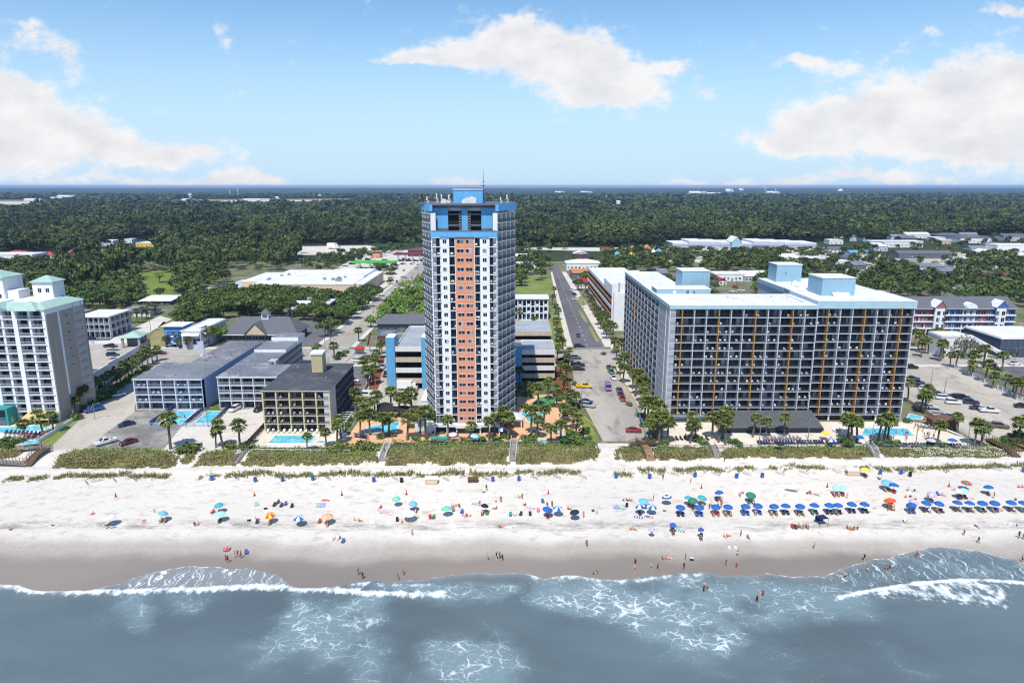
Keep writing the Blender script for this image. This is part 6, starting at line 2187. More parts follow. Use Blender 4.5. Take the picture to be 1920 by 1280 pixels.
q.bar((-.9, 0, 3), (.5, 0, 8.5), 2.0, .4)
b.part('panel', q, 'maroon')
q = MB()
q.box(-.2, .2, -.2, .2, 0, 4)
b.part('pole', q, 'steel')
b.finish()
# ---------------------------------------------------------------- poles
def pole(px, py, h, kind, lb):
	x, y, z = G(px, py)
	r = empty('street_lamp' if kind == 'lamp' else 'utility_pole', (x, y, z), label=lb, cat='street lamp' if kind == 'lamp' else 'pole', group='street lamps' if kind == 'lamp' else 'utility poles')
	THINGS[-1] = (r, (x, y, z))
	mb = MB()
	mb.tube([(0, 0, 0), (0, 0, h)], [.14, .09], 6)
	mb.build('pole', 'steel' if kind == 'lamp' else 'pole_wood', r)
	mb = MB()
	if kind == 'lamp':
		mb.bar((0, 0, h - .1), (1.6, 0, h + .1), .08)
		mb.box(1.3, 2.1, -.15, .15, h + .02, h + .17)
		mb.build('lamp_arm', 'steel', r)
	else:
		mb.bar((-1.2, 0, h - .6), (1.2, 0, h - .6), .14)
		mb.bar((-.9, 0, h - 1.6), (.9, 0, h - 1.6), .14)
		mb.lathe([(.25, h - 2.6), (.25, h - 1.8), (.05, h - 1.75)], 6, 0, .4, 0)
		mb.build('crossarm', 'pole_wood', r)
for (px, py, h) in ((620, 640, 9), (700, 588, 10), (708, 604, 9), (1089, 560, 10), (1093, 580, 10), (1379, 556, 11), (1422, 548, 9), (275, 604, 10), (283, 622, 9), (773, 540, 9), (784, 512, 9), (750, 560, 10), (1330, 540, 10), (1562, 500, 9),
					(1700, 520, 10), (1622, 512, 9), (1046, 545, 9), (1032, 520, 9), (1062, 500, 10), (1660, 496, 9), (1800, 500, 9)):
	pole(px, py, h, 'pole', 'wooden utility pole with crossarms ' + ('by the tree-lined street' if px < 800 else 'by the inland street' if px < 1100 else 'in the quarter behind the grid hotel'))
for (px, py, h) in ((390, 800, 6), (186, 640, 6), (170, 668, 6), (1090, 768, 7), (1423, 836, 6), (1515, 824, 6), (1633, 836, 6), (1716, 838, 6), (1813, 838, 6), (1900, 690, 8), (1060, 760, 6), (705, 745, 7), (178, 786, 5), (610, 660, 8), (730, 660, 8), (1127, 590, 8),
					(1745, 722, 6), (1770, 740, 6)):
	pole(px, py, h, 'lamp', 'thin grey lamp post ' + ('at the motel lots' if px < 420 else 'by the hotel terrace' if px > 1400 else 'beside the streets near the tower'))
# ---------------------------------------------------------------- foliage materials
def leaf_mat(name, a, b_, c_, objv=0.25, attr=True, rough=.6):
	m, nt, b, geo = new_mat(name)
	L = nt.links.new
	at = nn(nt, 'ShaderNodeAttribute')
	at.attribute_name = 'tint'
	oi = nn(nt, 'ShaderNodeObjectInfo')
	n1 = pos_noise(nt, geo, 0.25, 3, 0.6)
	c = ramp_mix(nt, at.outputs['Fac'], a, b_, 0.0, 1.0)
	c = ramp_mix(nt, n1, c, c_, 0.5, 0.8)
	mr = nn(nt, 'ShaderNodeMapRange')
	mr.inputs['To Min'].default_value, mr.inputs['To Max'].default_value = 1 - objv, 1 + objv
	L(oi.outputs['Random'], mr.inputs['Value'])
	vm = nn(nt, 'ShaderNodeVectorMath', operation='SCALE')
	L(c, vm.inputs[0])
	L(mr.outputs[0], vm.inputs['Scale'])
	L(vm.outputs[0], b.inputs['Base Color'])
	b.inputs['Roughness'].default_value = rough
	b.inputs['Specular IOR Level'].default_value = 0.25
	return m
leaf_mat('oak_leaf', hx('364a25'), hx('627638'), hx('475c2c'))
leaf_mat('bright_leaf', hx('5c7a36'), hx('86a04a'), hx('6c8840'))
leaf_mat('pine_needle', hx('35482f'), hx('4c6040'), hx('3e5236'))
leaf_mat('silver_leaf', hx('6d7060'), hx('8e9080'), hx('7c7e70'))
leaf_mat('palm_leaf', hx('48582c'), hx('838c4a'), hx('606e38'))
leaf_mat('shrub_leaf', hx('3e5a2a'), hx('65823a'), hx('4e6a30'))
leaf_mat('wood_leaf', hx('2a3b1e'), hx('5c6a34'), hx('3a4a25'), 0)
leaf_mat('shaded_far_leaf', hx('22361f'), hx('42582c'), hx('2e4522'), 0)  # darker than wood_leaf: shade between distant crowns is put into the colour
leaf_mat('dune_grass', hx('74754a'), hx('a39d6c'), hx('8a875a'), 0)
leaf_mat('dune_scrub', hx('5a7434'), hx('7f9a44'), hx('6b8038'), 0)
mat('bark', hx('5b4c40'), .9, fine=.25)
mat('palm_bark', hx('6d6054'), .95, fine=.3)
mat('pine_bark', hx('6a5448'), .95, fine=.25)
def leaf_quads(cen, nrm, size, rs):
	"""one leaf clump (a bent quad as two triangles) per centre"""
	n = len(cen)
	t = rs.randn(n, 3)
	t -= nrm * (t * nrm).sum(1, keepdims=True)
	t /= np.linalg.norm(t, axis=1, keepdims=True) + 1e-9
	b_ = np.cross(nrm, t)
	s = size[:, None]
	k = rs.uniform(.6, 1.1, (n, 4, 1))
	c = np.stack([cen + t * s * k[:, 0], cen + b_ * s * k[:, 1] * .8, cen - t * s * k[:, 2], cen - b_ * s * k[:, 3] * .8], 1)
	c[:, 0] += nrm * s * rs.uniform(-.45, .1, (n, 1))
	c[:, 2] += nrm * s * rs.uniform(-.45, .1, (n, 1))
	return c.reshape(-1, 3)
def crown_arrays(blobs, n, leaf, seed, spread=.45):
	rs = np.random.RandomState(seed)
	w = np.array([b_[3] * b_[3] for b_ in blobs], float)
	pick = rs.choice(len(blobs), n, p=w / w.sum())
	B = np.array([b_[:6] if len(b_) > 5 else (b_[0], b_[1], b_[2], b_[3], b_[3], b_[3] * .8) for b_ in blobs], float)[pick]
	d = rs.randn(n, 3)
	d[:, 2] = np.where(d[:, 2] < -.35, -d[:, 2], d[:, 2])
	d /= np.linalg.norm(d, axis=1, keepdims=True)
	r = np.where(rs.rand(n) < .8, rs.uniform(.82, 1.08, n), rs.uniform(.4, .8, n))[:, None]
	cen = B[:, :3] + d * B[:, 3:6] * r
	nrm = d + rs.randn(n, 3) * spread
	nrm /= np.linalg.norm(nrm, axis=1, keepdims=True)
	size = leaf * rs.lognormal(0, .3, n)
	tint = np.clip(rs.normal(.5, .22, n) + .25 * np.sin(cen[:, 0] * 1.3) * np.sin(cen[:, 1] * 1.1 + cen[:, 2]), 0, 1)
	return leaf_quads(cen, nrm, size, rs), tint
def crown_mesh(name, blobs, n, leaf, seed, m, spread=.45):
	v, t = crown_arrays(blobs, n, leaf, seed, spread)
	f = np.arange(len(v)).reshape(-1, 4)
	return bulk_mesh(name, v, f, m if not isinstance(m, str) else M(m), attr={'tint': ('FACE', t)})
def oak_blobs(r, h, seed, k=7, flat=.62):
	q = random.Random(seed)
	out = [(0, 0, h - r * flat, r * .72, r * .72, r * flat)]
	for i in range(k):
		a = 2 * math.pi * i / k + q.uniform(-.4, .4)
		d = r * q.uniform(.45, .75)
		s = r * q.uniform(.32, .52)
		out.append((math.cos(a) * d, math.sin(a) * d, h - r * flat * q.uniform(.55, 1.5), s, s, s * q.uniform(.65, .9)))
	return out
TREE_KINDS = {}
def tree_kind(kind, seed):
	key = (kind, seed)
	if key in TREE_KINDS:
		return TREE_KINDS[key]
	q = random.Random(seed * 7 + len(kind))
	tr = MB()
	if kind == 'oak':
		r, h = q.uniform(4.3, 5.6), q.uniform(8.0, 10.5)
		bl = oak_blobs(r, h, seed, 8)
		cm = crown_mesh('crown', bl, 620, .62, seed, 'oak_leaf')
		bark = 'bark'
	elif kind == 'tall':
		r, h = q.uniform(4.2, 5.4), q.uniform(14, 18)
		bl = oak_blobs(r, h, seed, 9, .95) + [(q.uniform(-1, 1), q.uniform(-1, 1), h * .5, r * .62, r * .62, h * .24)]
		cm = crown_mesh('crown', bl, 780, .68, seed, 'oak_leaf')
		bark = 'bark'
	elif kind == 'bright':
		r, h = q.uniform(3.2, 4.4), q.uniform(6.5, 8.5)
		bl = oak_blobs(r, h, seed, 7, .8)
		cm = crown_mesh('crown', bl, 520, .5, seed, 'bright_leaf')
		bark = 'bark'
	elif kind == 'silver':
		r, h = 4.6, 8.6
		bl = oak_blobs(r, h, seed, 9, .9)
		cm = crown_mesh('crown', bl, 560, .36, seed, 'silver_leaf', .9)
		bark = 'bark'
	elif kind == 'round':
		r, h = q.uniform(2.6, 3.4), q.uniform(5.2, 6.8)
		bl = oak_blobs(r, h, seed, 6, .9)
		cm = crown_mesh('crown', bl, 420, .42, seed, 'oak_leaf')
		bark = 'bark'
	else:
		r, h = q.uniform(2.6, 3.4), q.uniform(17, 21)
		bl = [(q.uniform(-1, 1) * r * .8, q.uniform(-1, 1) * r * .8, h - q.uniform(0, 6.5), q.uniform(.8, 1.5) * r * .45, q.uniform(.8, 1.5) * r * .45, r * .3) for _ in range(9)] + [(0, 0, h - .5, r * .4, r * .4, r * .5)]
		cm = crown_mesh('crown', bl, 420, .5, seed, 'pine_needle', .8)
		bark = 'pine_bark'
	top = h * (.62 if kind != 'pine' else .97)
	w = .16 + h * .012
	tr.tube([(0, 0, 0), (q.uniform(-.15, .15), q.uniform(-.15, .15), top * .5), (q.uniform(-.3, .3), q.uniform(-.3, .3), top)], [w * 1.25, w * .85, w * .35], 6)
	for b_ in bl[1:5]:
		z0 = top * q.uniform(.45, .75)
		tr.tube([(0, 0, z0), (b_[0] * .5, b_[1] * .5, (z0 + b_[2]) / 2 + .2), (b_[0] * .85, b_[1] * .85, b_[2])], [w * .5, w * .35, w * .15], 5)
	TREE_KINDS[key] = (cm, tr.mesh('trunk', bark), bl, h, r)
	return TREE_KINDS[key]
def place_tree(kind, seed, x, y, s=1.0, z=3.0, name=None, label='', group=None, rz=None):
	cm, tm = tree_kind(kind, seed)[:2]
	r = empty(name or {'pine': 'pine_tree'}.get(kind, 'broadleaf_tree'), (x, y, z), RNG.uniform(0, 6.28) if rz is None else rz, label=label, cat='tree', group=group)
	r.scale = (s * RNG.uniform(.9, 1.1), s * RNG.uniform(.9, 1.1), s)
	for nm, me in (('crown', cm), ('trunk', tm)):
		link(nm, me, r)
	return r
# ---------------------------------------------------------------- palms
PALMS = {}
def palm_kind(seed):
	if seed in PALMS:
		return PALMS[seed]
	rs = np.random.RandomState(seed + 50)
	h = rs.uniform(4.6, 6.6)
	lean = rs.uniform(-.6, .6, 2)
	tr = MB()
	tr.tube([(0, 0, 0), (lean[0] * .3, lean[1] * .3, h * .5), (lean[0], lean[1], h)], [.27, .2, .23], 7)
	tr.tube([(lean[0], lean[1], h - .55), (lean[0], lean[1], h + .1)], [.36, .3], 7)
	vs, ts = [], []
	n = 46
	for i in range(n):
		a = 2.399 * i + rs.uniform(-.3, .3)
		el = rs.uniform(-.75, 1.35) if i > 8 else rs.uniform(.6, 1.4)
		d = np.array([math.cos(a) * math.cos(el), math.sin(a) * math.cos(el), math.sin(el)])
		up = np.array([0, 0, 1.0])
		side = np.cross(d, up)
		side /= np.linalg.norm(side) + 1e-9
		base = np.array([lean[0], lean[1], h + .1])
		st = rs.uniform(.75, 1.05)
		hub = base + d * st
		hub[2] -= .12 * st
		dead = el < -.45
		# a fan of drooping blades
		for j in range(7):
			t = (j - 3) * .42 + rs.uniform(-.1, .1)
			bd = d * math.cos(t) + side * math.sin(t)
			ln = rs.uniform(.85, 1.25) * (1 - .08 * abs(j - 3))
			tip = hub + bd * ln
			tip[2] -= rs.uniform(.22, .5) * ln
			mid = hub + bd * ln * .55
			pr = np.cross(bd, up)
			pr /= np.linalg.norm(pr) + 1e-9
			w = .17
			vs += [hub, mid + pr * w, tip, mid - pr * w]
			ts.append(np.clip(rs.normal(.5, .2) + (.1 if el > .3 else -.1), 0, 1))
		w = .035
		vs += [base, base + side * w, hub + side * w, hub]
		ts.append(.6)
	v = np.array(vs)
	me = bulk_mesh('crown', v, np.arange(len(v)).reshape(-1, 4), M('palm_leaf'), attr={'tint': ('FACE', np.array(ts))})
	PALMS[seed] = (me, tr.mesh('trunk', 'palm_bark'))
	return PALMS[seed]
def palm(px, py, s=1.0, seed=None, label='', xy=None, group='palms'):
	x, y, z = G(px, py) if xy is None else (*xy, 3.0)
	cm, tm = palm_kind(RNG.randrange(10) if seed is None else seed)
	s *= RNG.uniform(.85, 1.15)
	r = empty('palm_tree', (x, y, z), RNG.uniform(0, 6.28), label=label, cat='palm tree', group=group)
	r.scale = (s * 1.24, s * 1.24, s * 1.02)
	link('crown', cm, r)
	link('trunk', tm, r)
PALM_SETS = [
	('by the patched motel lot at the dune edge', [(320, 842, 1.15), (405, 839, .95), (418, 839, 1.0), (450, 838, 1.2)]),
	('at the yellow motel pool by the dune', [(576, 848, .7), (612, 838, .7), (632, 832, .9), (640, 822, .85), (676, 818, .95), (694, 816, .95)]),
	('around the free-form pool left of the tower', [(719, 822, 1.0), (729, 818, 1.0), (682, 786, 1.1), (703, 779, 1.05), (709, 776, 1.1), (733, 776, 1.15), (748, 780, 1.1), (773, 779, 1.15), (762, 782, 1.1), (767, 803, 1.05), (667, 772, .9), (690, 790, .95)]),
	('in front of the tower along the dune', [(764, 825, 1.05), (799, 825, 1.1), (788, 812, 1.0), (812, 810, 1.0), (841, 826, .95), (882, 825, .9), (917, 825, .95), (940, 818, 1.1), (953, 825, 1.0), (927, 816, .9), (936, 806, .9), (948, 808, .95)]),
	('on the paver deck right of the tower', [(974, 722, 1.0), (991, 750, 1.05), (1010, 762, .95), (1027, 752, 1.0), (1030, 740, .9), (1057, 734, .95), (1069, 766, .95), (1019, 807, 1.0), (1054, 794, .9), (996, 815, 1.05), (1033, 831, .95), (1051, 829, .95), (1079, 822, 1.0), (1075, 805, .95), (1043, 764, .9), (1080, 770, .9), (968, 760, .9), (1005, 822, .9)]),
	('in the red bed beside the street', [(1047, 664, .95), (1051, 708, 1.0), (1063, 695, .95), (1068, 680, .9), (1044, 678, .95), (1056, 664, .9), (1062, 716, .95)]),
	('on the verge of the inland street', [(1044, 620, .95), (1047, 600, .9), (1041, 590, .9), (1035, 572, .9), (1040, 555, .85), (1049, 640, .95), (1046, 630, .9)]),
	('in front of the white motel', [(993, 590, .95), (972, 606, .95), (1001, 620, .85), (968, 588, .8)]),
	('in the row between inland street and white garage', [(1107, 575, .9), (1111, 583, .95), (1115, 590, .95), (1119, 596, .95), (1124, 602, .95), (1129, 608, 1.0), (1134, 615, 1.0), (1139, 622, 1.0), (1144, 629, 1.0), (1148, 636, 1.0), (1103, 567, .9), (1100, 558, .9), (1132, 628, .95), (1126, 618, .95), (1137, 636, .95), (1098, 550, .85), (1121, 610, .9)]),
	('beside the beach street under the grid hotel', [(1150, 663, .95), (1165, 671, .95), (1170, 693, 1.0), (1155, 676, .95), (1168, 718, 1.0), (1163, 704, 1.0), (1191, 744, 1.1), (1186, 730, 1.0), (1210, 757, 1.15), (1203, 770, 1.05), (1222, 794, 1.15), (1214, 800, 1.05), (1229, 807, 1.15), (1216, 831, 1.1), (1235, 834, 1.1), (1251, 832, 1.05), (1208, 790, 1.05), (1225, 820, 1.1), (1240, 822, 1.1)]),
	('on the terrace in front of the grid hotel', [(1294, 831, 1.1), (1304, 826, 1.1), (1299, 812, .95), (1335, 822, 1.05), (1360, 834, 1.2), (1347, 829, 1.1), (1354, 822, 1.1), (1411, 820, .95), (1436, 820, .95), (1470, 818, .8), (1596, 829, 1.15), (1606, 829, 1.15), (1590, 820, 1.05), (1656, 832, 1.25), (1664, 826, 1.1), (1646, 828, 1.1)]),
	('at the right end of the hotel terrace', [(1757, 834, 1.1), (1826, 838, 1.1), (1839, 838, 1.1), (1908, 832, 1.2), (1795, 812, 1.0), (1734, 776, 1.1), (1726, 770, 1.05), (1702, 754, 1.05), (1740, 765, 1.1), (1920, 826, 1.1)]),
	('between the two right-hand lots', [(1781, 688, 1.0), (1791, 690, 1.0), (1823, 706, 1.15), (1816, 702, 1.1), (1846, 716, 1.1), (1844, 684, 1.05), (1878, 698, 1.05), (1882, 732, 1.05), (1903, 748, 1.1), (1912, 746, 1.1), (1860, 728, 1.0), (1898, 738, 1.0)]),
	('behind the hotel lot by the white stair building', [(1715, 648, 1.0), (1733, 658, 1.0), (1740, 664, 1.0), (1756, 645, 1.05), (1761, 678, 1.1), (1768, 672, 1.05), (1720, 660, 1.0), (1727, 670, 1.0), (1857, 650, 1.05), (1850, 642, 1.0), (1846, 655, 1.0), (1875, 612, .95)]),
	('along the street wall of the arched garage', [(142, 776, 1.0), (153, 771, 1.05), (160, 764, 1.0), (181, 750, .95), (200, 738, .95), (212, 730, .95), (226, 720, .95), (236, 714, .95), (248, 706, .95), (258, 699, .9), (268, 692, .95), (278, 686, .95), (295, 678, .9), (243, 712, .9), (220, 727, .9), (286, 680, .9)]),
	('at the pool of the teal-roofed hotel', [(81, 814, .9), (101, 810, .9), (47, 826, .8)]),
	('in the service yard bed left of the garage', [(709, 680, 1.0), (703, 700, 1.0), (688, 698, .95), (684, 710, .95), (691, 724, .95), (713, 672, .95), (696, 712, .95), (705, 690, 1.0), (716, 664, .9), (627, 671, 1.0), (673, 641, .9), (700, 722, .9)]),
	('behind the small grey motel by the wood', [(212, 604, .95), (222, 600, .9), (232, 598, .95), (246, 606, .9), (258, 606, .95), (266, 600, .95), (275, 598, .9), (284, 592, .95), (205, 596, .9), (292, 590, .9), (180, 592, .9), (196, 590, .9)]),
	('beside the blue shop', [(312, 652, .95), (353, 656, .8), (336, 654, .7)]),
	('among the houses behind the grid hotel', [(1462, 546, .9), (1450, 540, .9), (1470, 540, .9), (1440, 536, .9), (1590, 560, .9), (1606, 556, .9), (1712, 552, .9), (1700, 546, .9), (1725, 540, .9), (1660, 540, .85), (1295, 500, .85), (1480, 482, .8)]),
]
for where, lst in PALM_SETS:
	for px, py, s in lst:
		palm(px, py, s, label='cabbage palm ' + where)
# ---------------------------------------------------------------- shrubs
SHRUBS = {}
def shrub(px, py, s, label, kind='shrub_leaf', xy=None, z=None):
	x, y, zz = G(px, py) if xy is None else (*xy, 3.0)
	k = (kind, RNG.randrange(4))
	if k not in SHRUBS:
		q = random.Random(k[1])
		bl = [(q.uniform(-.5, .5), q.uniform(-.5, .5), q.uniform(.35, .6), q.uniform(.5, .75), q.uniform(.5, .75), q.uniform(.4, .6)) for _ in range(5)]
		SHRUBS[k] = crown_mesh('shrub', bl, 190, .2, 90 + k[1], kind, .7)
	o = link('shrub', SHRUBS[k], loc=(x, y, zz - .05), label=label, cat='shrub', group='garden shrubs', at=(x, y, zz))
	o.rotation_euler = (0, 0, RNG.uniform(0, 6.28))
	o.scale = (s * RNG.uniform(.9, 1.2), s * RNG.uniform(.9, 1.2), s * RNG.uniform(.8, 1.1))
for lst, lb, k in (
		([(353, 846, 2.6), (362, 848, 2.2), (344, 848, 2.0), (430, 842, 1.8), (460, 842, 1.8)], 'dense palmetto thicket beside the palms of the motel lot', 'palm_leaf'),
		([(686, 842, 2.4), (640, 842, 2.2), (660, 844, 2.0), (620, 846, 1.6)], 'spiky palmetto clump at the dune edge of the motel pool', 'palm_leaf'),
		([(712, 822, 1.2), (738, 818, 1.0), (780, 825, 1.3), (646, 808, 1.0), (652, 798, 1.2), (656, 788, 1.3), (870, 826, 1.0), (905, 827, 1.2), (930, 826, 1.4), (948, 822, 1.5), (815, 812, .8), (830, 813, .8)], 'clipped green shrub beside the tower deck', 'shrub_leaf'),
		([(968, 736, 1.6), (985, 765, 1.5), (995, 770, 1.3), (1012, 770, 1.4), (1026, 768, 1.4), (1035, 762, 1.3), (1048, 752, 1.3), (1060, 748, 1.4), (990, 742, 1.6), (1002, 735, 1.6), (1012, 730, 1.7), (978, 728, 1.3), (1070, 756, 1.4), (1080, 762, 1.3), (1050, 700, 1.2), (1060, 722, 1.3), (1044, 725, 1.2), (1076, 722, 1.3)], 'round green shrub around the putting turf', 'shrub_leaf'),
		([(1060, 832, 1.9), (1075, 828, 2.2), (1085, 830, 2.0), (995, 828, 2.0), (985, 826, 1.6), (1070, 815, 1.6), (1095, 812, 1.6), (1100, 826, 1.3)], 'green thicket by the dune edge of the paver deck', 'shrub_leaf'),
		([(1132, 665, 1.2), (1150, 690, 1.0), (1162, 690, 1.2), (1180, 760, 1.3), (1200, 780, 1.5), (1205, 800, 1.4), (1222, 832, 1.5), (1245, 834, 1.6), (1310, 830, 1.5), (1375, 832, 1.5), (1385, 836, 1.3), (1320, 834, 1.2), (1580, 830, 1.6), (1640, 834, 1.7), (1672, 834, 1.6), (1590, 836, 1.8), (1745, 836, 1.4), (1768, 838, 1.3), (1700, 792, 1.3)], 'green shrub at the foot of the grid hotel', 'shrub_leaf'),
		([(1890, 832, 2.0), (1900, 822, 1.8), (1915, 835, 2.4), (1910, 818, 1.8), (1880, 838, 1.6)], 'green thicket by the right wooden walkway', 'shrub_leaf'),
		([(147, 786, 1.8), (165, 770, 1.7), (175, 762, 1.9), (188, 752, 2.2), (196, 745, 2.1), (206, 738, 2.2), (216, 732, 2.2), (226, 726, 2.0), (238, 718, 2.0), (250, 710, 1.8), (262, 702, 1.8), (272, 694, 1.8), (140, 782, 1.4), (205, 746, 1.5)], 'dark hedge shrub along the arched garage', 'shrub_leaf'),
		([(640, 668, 2.2), (632, 674, 2.0), (648, 662, 1.6), (590, 655, 1.6), (596, 650, 1.8), (424, 654, 1.4), (440, 650, 1.2), (460, 650, 1.2), (480, 650, 1.2), (540, 652, 1.3), (520, 654, 1.2)], 'rounded shrub by the crossing and the hall', 'shrub_leaf'),
		([(10, 830, 1.6), (25, 832, 1.5), (38, 830, 1.5), (4, 838, 1.5), (18, 840, 1.4)], 'pale green shrub by the left wooden walkway', 'shrub_leaf')):
	for px, py, s in lst:
		shrub(px, py, s, lb, k)
# ---------------------------------------------------------------- trees of the town, then the woods
ZONES = [
	('oak', P((330, 622), (338, 585), (398, 562), (470, 562), (560, 560), (600, 568), (700, 560), (730, 572), (690, 592), (640, 606), (592, 612), (558, 600), (470, 598), (425, 598), (400, 606)), 7.0, 1.0, 'in the wood between warehouse and grey-roofed hall', 'dark green oak'),
	('bright', P((640, 600), (690, 575), (735, 562), (760, 552), (740, 590), (680, 630), (640, 640)), 8.5, 1.0, 'leaning over the tree-lined street', 'fresh green tree'),
	('oak', P((592, 662), (598, 620), (640, 606), (652, 612), (600, 672)), 8.0, .8, 'beside the asphalt lot of the hall', 'dark rounded tree'),
	('bright', P((712, 598), (752, 552), (800, 525), (830, 525), (830, 600)), 8.0, 1.0, 'between tree-lined street and tower', 'bright green tree'),
	('oak', P((148, 592), (150, 558), (210, 535), (258, 542), (262, 570), (226, 582), (190, 590)), 7.5, 1.0, 'left of the green clearing', 'dark spreading oak'),
	('oak', P((-80, 540), (-80, 505), (110, 500), (150, 518), (150, 570), (100, 560)), 8.5, 1.0, 'behind the teal-roofed hotel', 'dark oak'),
	('pine', P((112, 565), (112, 506), (215, 492), (262, 506), (205, 535), (152, 562)), 8.0, 1.0, 'in the pine stand at the left', 'tall bare-trunked pine'),
	('tall', P((205, 530), (214, 500), (330, 478), (440, 466), (530, 474), (560, 484), (520, 508), (430, 508), (330, 512), (255, 512)), 9.5, 1.0, 'in the tall wood behind the bright meadow', 'tall dark tree'),
	('pine', P((505, 492), (520, 474), (560, 470), (570, 490), (540, 500)), 9, 1.0, 'beside the far pale lot', 'tall pine'),
	('oak', P((560, 498), (600, 486), (660, 476), (740, 466), (760, 470), (700, 486), (640, 498), (600, 515)), 11.0, .8, 'between the far pale lot and the filling stations', 'small dark tree'),
	('round', P((430, 580), (470, 568), (560, 572), (550, 590), (450, 594)), 9, 1.1, 'before the beige warehouse wall', 'rounded dark tree'),
	('bright', P((714, 560), (735, 535), (780, 505), (770, 520), (735, 560)), 9, .8, 'on the right side of the tree-lined street', 'small street tree'),
	('oak', P((1322, 516), (1320, 490), (1400, 482), (1456, 488), (1456, 520), (1390, 512)), 9.0, 1.05, 'in the grove behind the roof boxes', 'broad green oak'),
	('oak', P((1210, 512), (1232, 484), (1290, 482), (1296, 508), (1250, 516)), 9.0, 1.0, 'left of the grove behind the grid hotel', 'broad dark oak'),
	('oak', P((1612, 562), (1622, 524), (1690, 512), (1760, 530), (1800, 540), (1930, 530), (1990, 545), (1990, 580), (1880, 580), (1760, 562)), 8.0, 1.0, 'in the oak belt behind the coloured apartments', 'wide green oak'),
	('oak', P((1640, 520), (1650, 500), (1700, 500), (1690, 522)), 9.0, 1.0, 'left of the row with blue windows', 'dark oak'),
	('oak', P((1800, 530), (1790, 500), (1840, 488), (1900, 490), (1960, 510), (1960, 530)), 9.5, 1.05, 'before the tall white hall at the right', 'dark oak'),
	('oak', P((1440, 500), (1560, 476), (1640, 466), (1930, 442), (1990, 470), (1990, 515), (1560, 515)), 21, .8, 'among the low houses on the right', 'rounded oak'),
	('round', P((1255, 486), (1262, 472), (1545, 470), (1560, 486)), 11.5, .95, 'in the shopping-strip parking lot', 'small round parking-lot tree'),
	('oak', P((965, 535), (962, 500), (1016, 488), (1034, 492), (1030, 525), (1000, 540)), 12.0, 1.05, 'at the far side of the open lawn', 'dark oak'),
	('oak', P((1120, 512), (1130, 480), (1200, 478), (1240, 492), (1220, 516)), 9.5, .9, 'between the water park and the white garage', 'dark oak'),
	('bright', P((1160, 500), (1200, 480), (1260, 480), (1250, 500)), 11.0, .9, 'among the slides of the water park', 'fresh green tree'),
	('oak', P((1415, 560), (1420, 530), (1455, 520), (1480, 540), (1470, 565)), 8.0, .8, 'beside the side road behind the grid hotel', 'small oak'),
	('oak', P((1060, 545), (1066, 530), (1100, 520), (1100, 548)), 9.0, .8, 'at the corner of the white garage', 'small dark tree'),
	('oak', P((860, 560), (860, 500), (960, 490), (960, 560)), 10.0, 1.0, 'behind the tower', 'oak'),
	('oak', P((880, 470), (960, 462), (1060, 464), (1060, 472), (960, 480)), 14.0, .9, 'along the road at the edge of the woods', 'oak'),
	('oak', P((-60, 610), (-60, 575), (150, 570), (150, 610)), 11.0, .9, 'behind the roofs of the left hotel', 'oak'),
	('oak', P((1250, 560), (1250, 525), (1340, 520), (1340, 560)), 11.0, .8, 'behind the left roof box of the grid hotel', 'oak'),
	('tall', P((740, 462), (790, 456), (880, 456), (880, 464), (800, 470)), 12.0, .7, 'behind the filling stations', 'tall green tree'),
	('round', P((642, 500), (655, 492), (735, 494), (745, 504), (700, 512)), 13.0, .8, 'around the green canopy', 'small round tree'),
]
ZONES += [('oak', P((322, 552), (332, 512), (430, 518), (425, 530), (385, 545), (340, 556)), 8.5, 1.05, 'between meadow and warehouse', 'dark leafy oak'), ('oak', P((150, 560), (160, 520), (262, 520), (258, 545)), 8.5, 1.0, 'under the pine stand', 'dark bushy oak'),
		  ('round', P((700, 560), (700, 500), (745, 500), (745, 555)), 12.0, .9, 'at the edge of the filling-station lot', 'small dark tree'), ('oak', P((1560, 500), (1580, 475), (1640, 470), (1640, 500)), 11.0, .9, 'between shopping lot and blue-roofed house', 'dark oak'),
		  ('oak', P((1060, 500), (1130, 490), (1140, 470), (1250, 470), (1250, 480), (1130, 500)), 11.0, .8, 'around the white shop at the street end', 'rounded oak'), ('oak', P((1450, 535), (1460, 500), (1560, 500), (1610, 530), (1600, 560)), 9.5, .9, 'right behind the middle roof box', 'green oak')]
SOLO = [('silver', 1806, 672, 1.15, 'silvery grey-leaved tree in front of the white stair building'), ('oak', 978, 536, 1.0, 'lone dark oak on the open lawn'), ('round', 1085, 520, 1.1, 'conical dark tree beside the grey house with rusty roof'),
		('bright', 1030, 505, .8, 'yellowish-green small tree by the inland street'), ('round', 1340, 558, .9, 'dark clipped tree by the side road'), ('round', 1895, 668, .9, 'round street tree beside the dark warehouse'), ('bright', 412, 640, 1.0, 'dense green tree between blue shop and hall'),
		('bright', 300, 530, 1.0, 'lone tree in the green clearing'), ('oak', 392, 648, .9, 'dark tree beside the white-roofed shop'), ('oak', 1012, 512, 1.1, 'big dark oak at the edge of the inland street'), ('oak', 1020, 500, 1.1, 'second dark oak by the inland street, farther inland'),
		('oak', 330, 545, .9, 'dark oak at the edge of the meadow'), ('oak', 300, 560, .7, 'small oak by the low white-roofed house')]
EXCL = [rect(-84.5, -71, 290, 660), rect(24, 44, 185, 600), rect(-420, 460, 256, 292)]
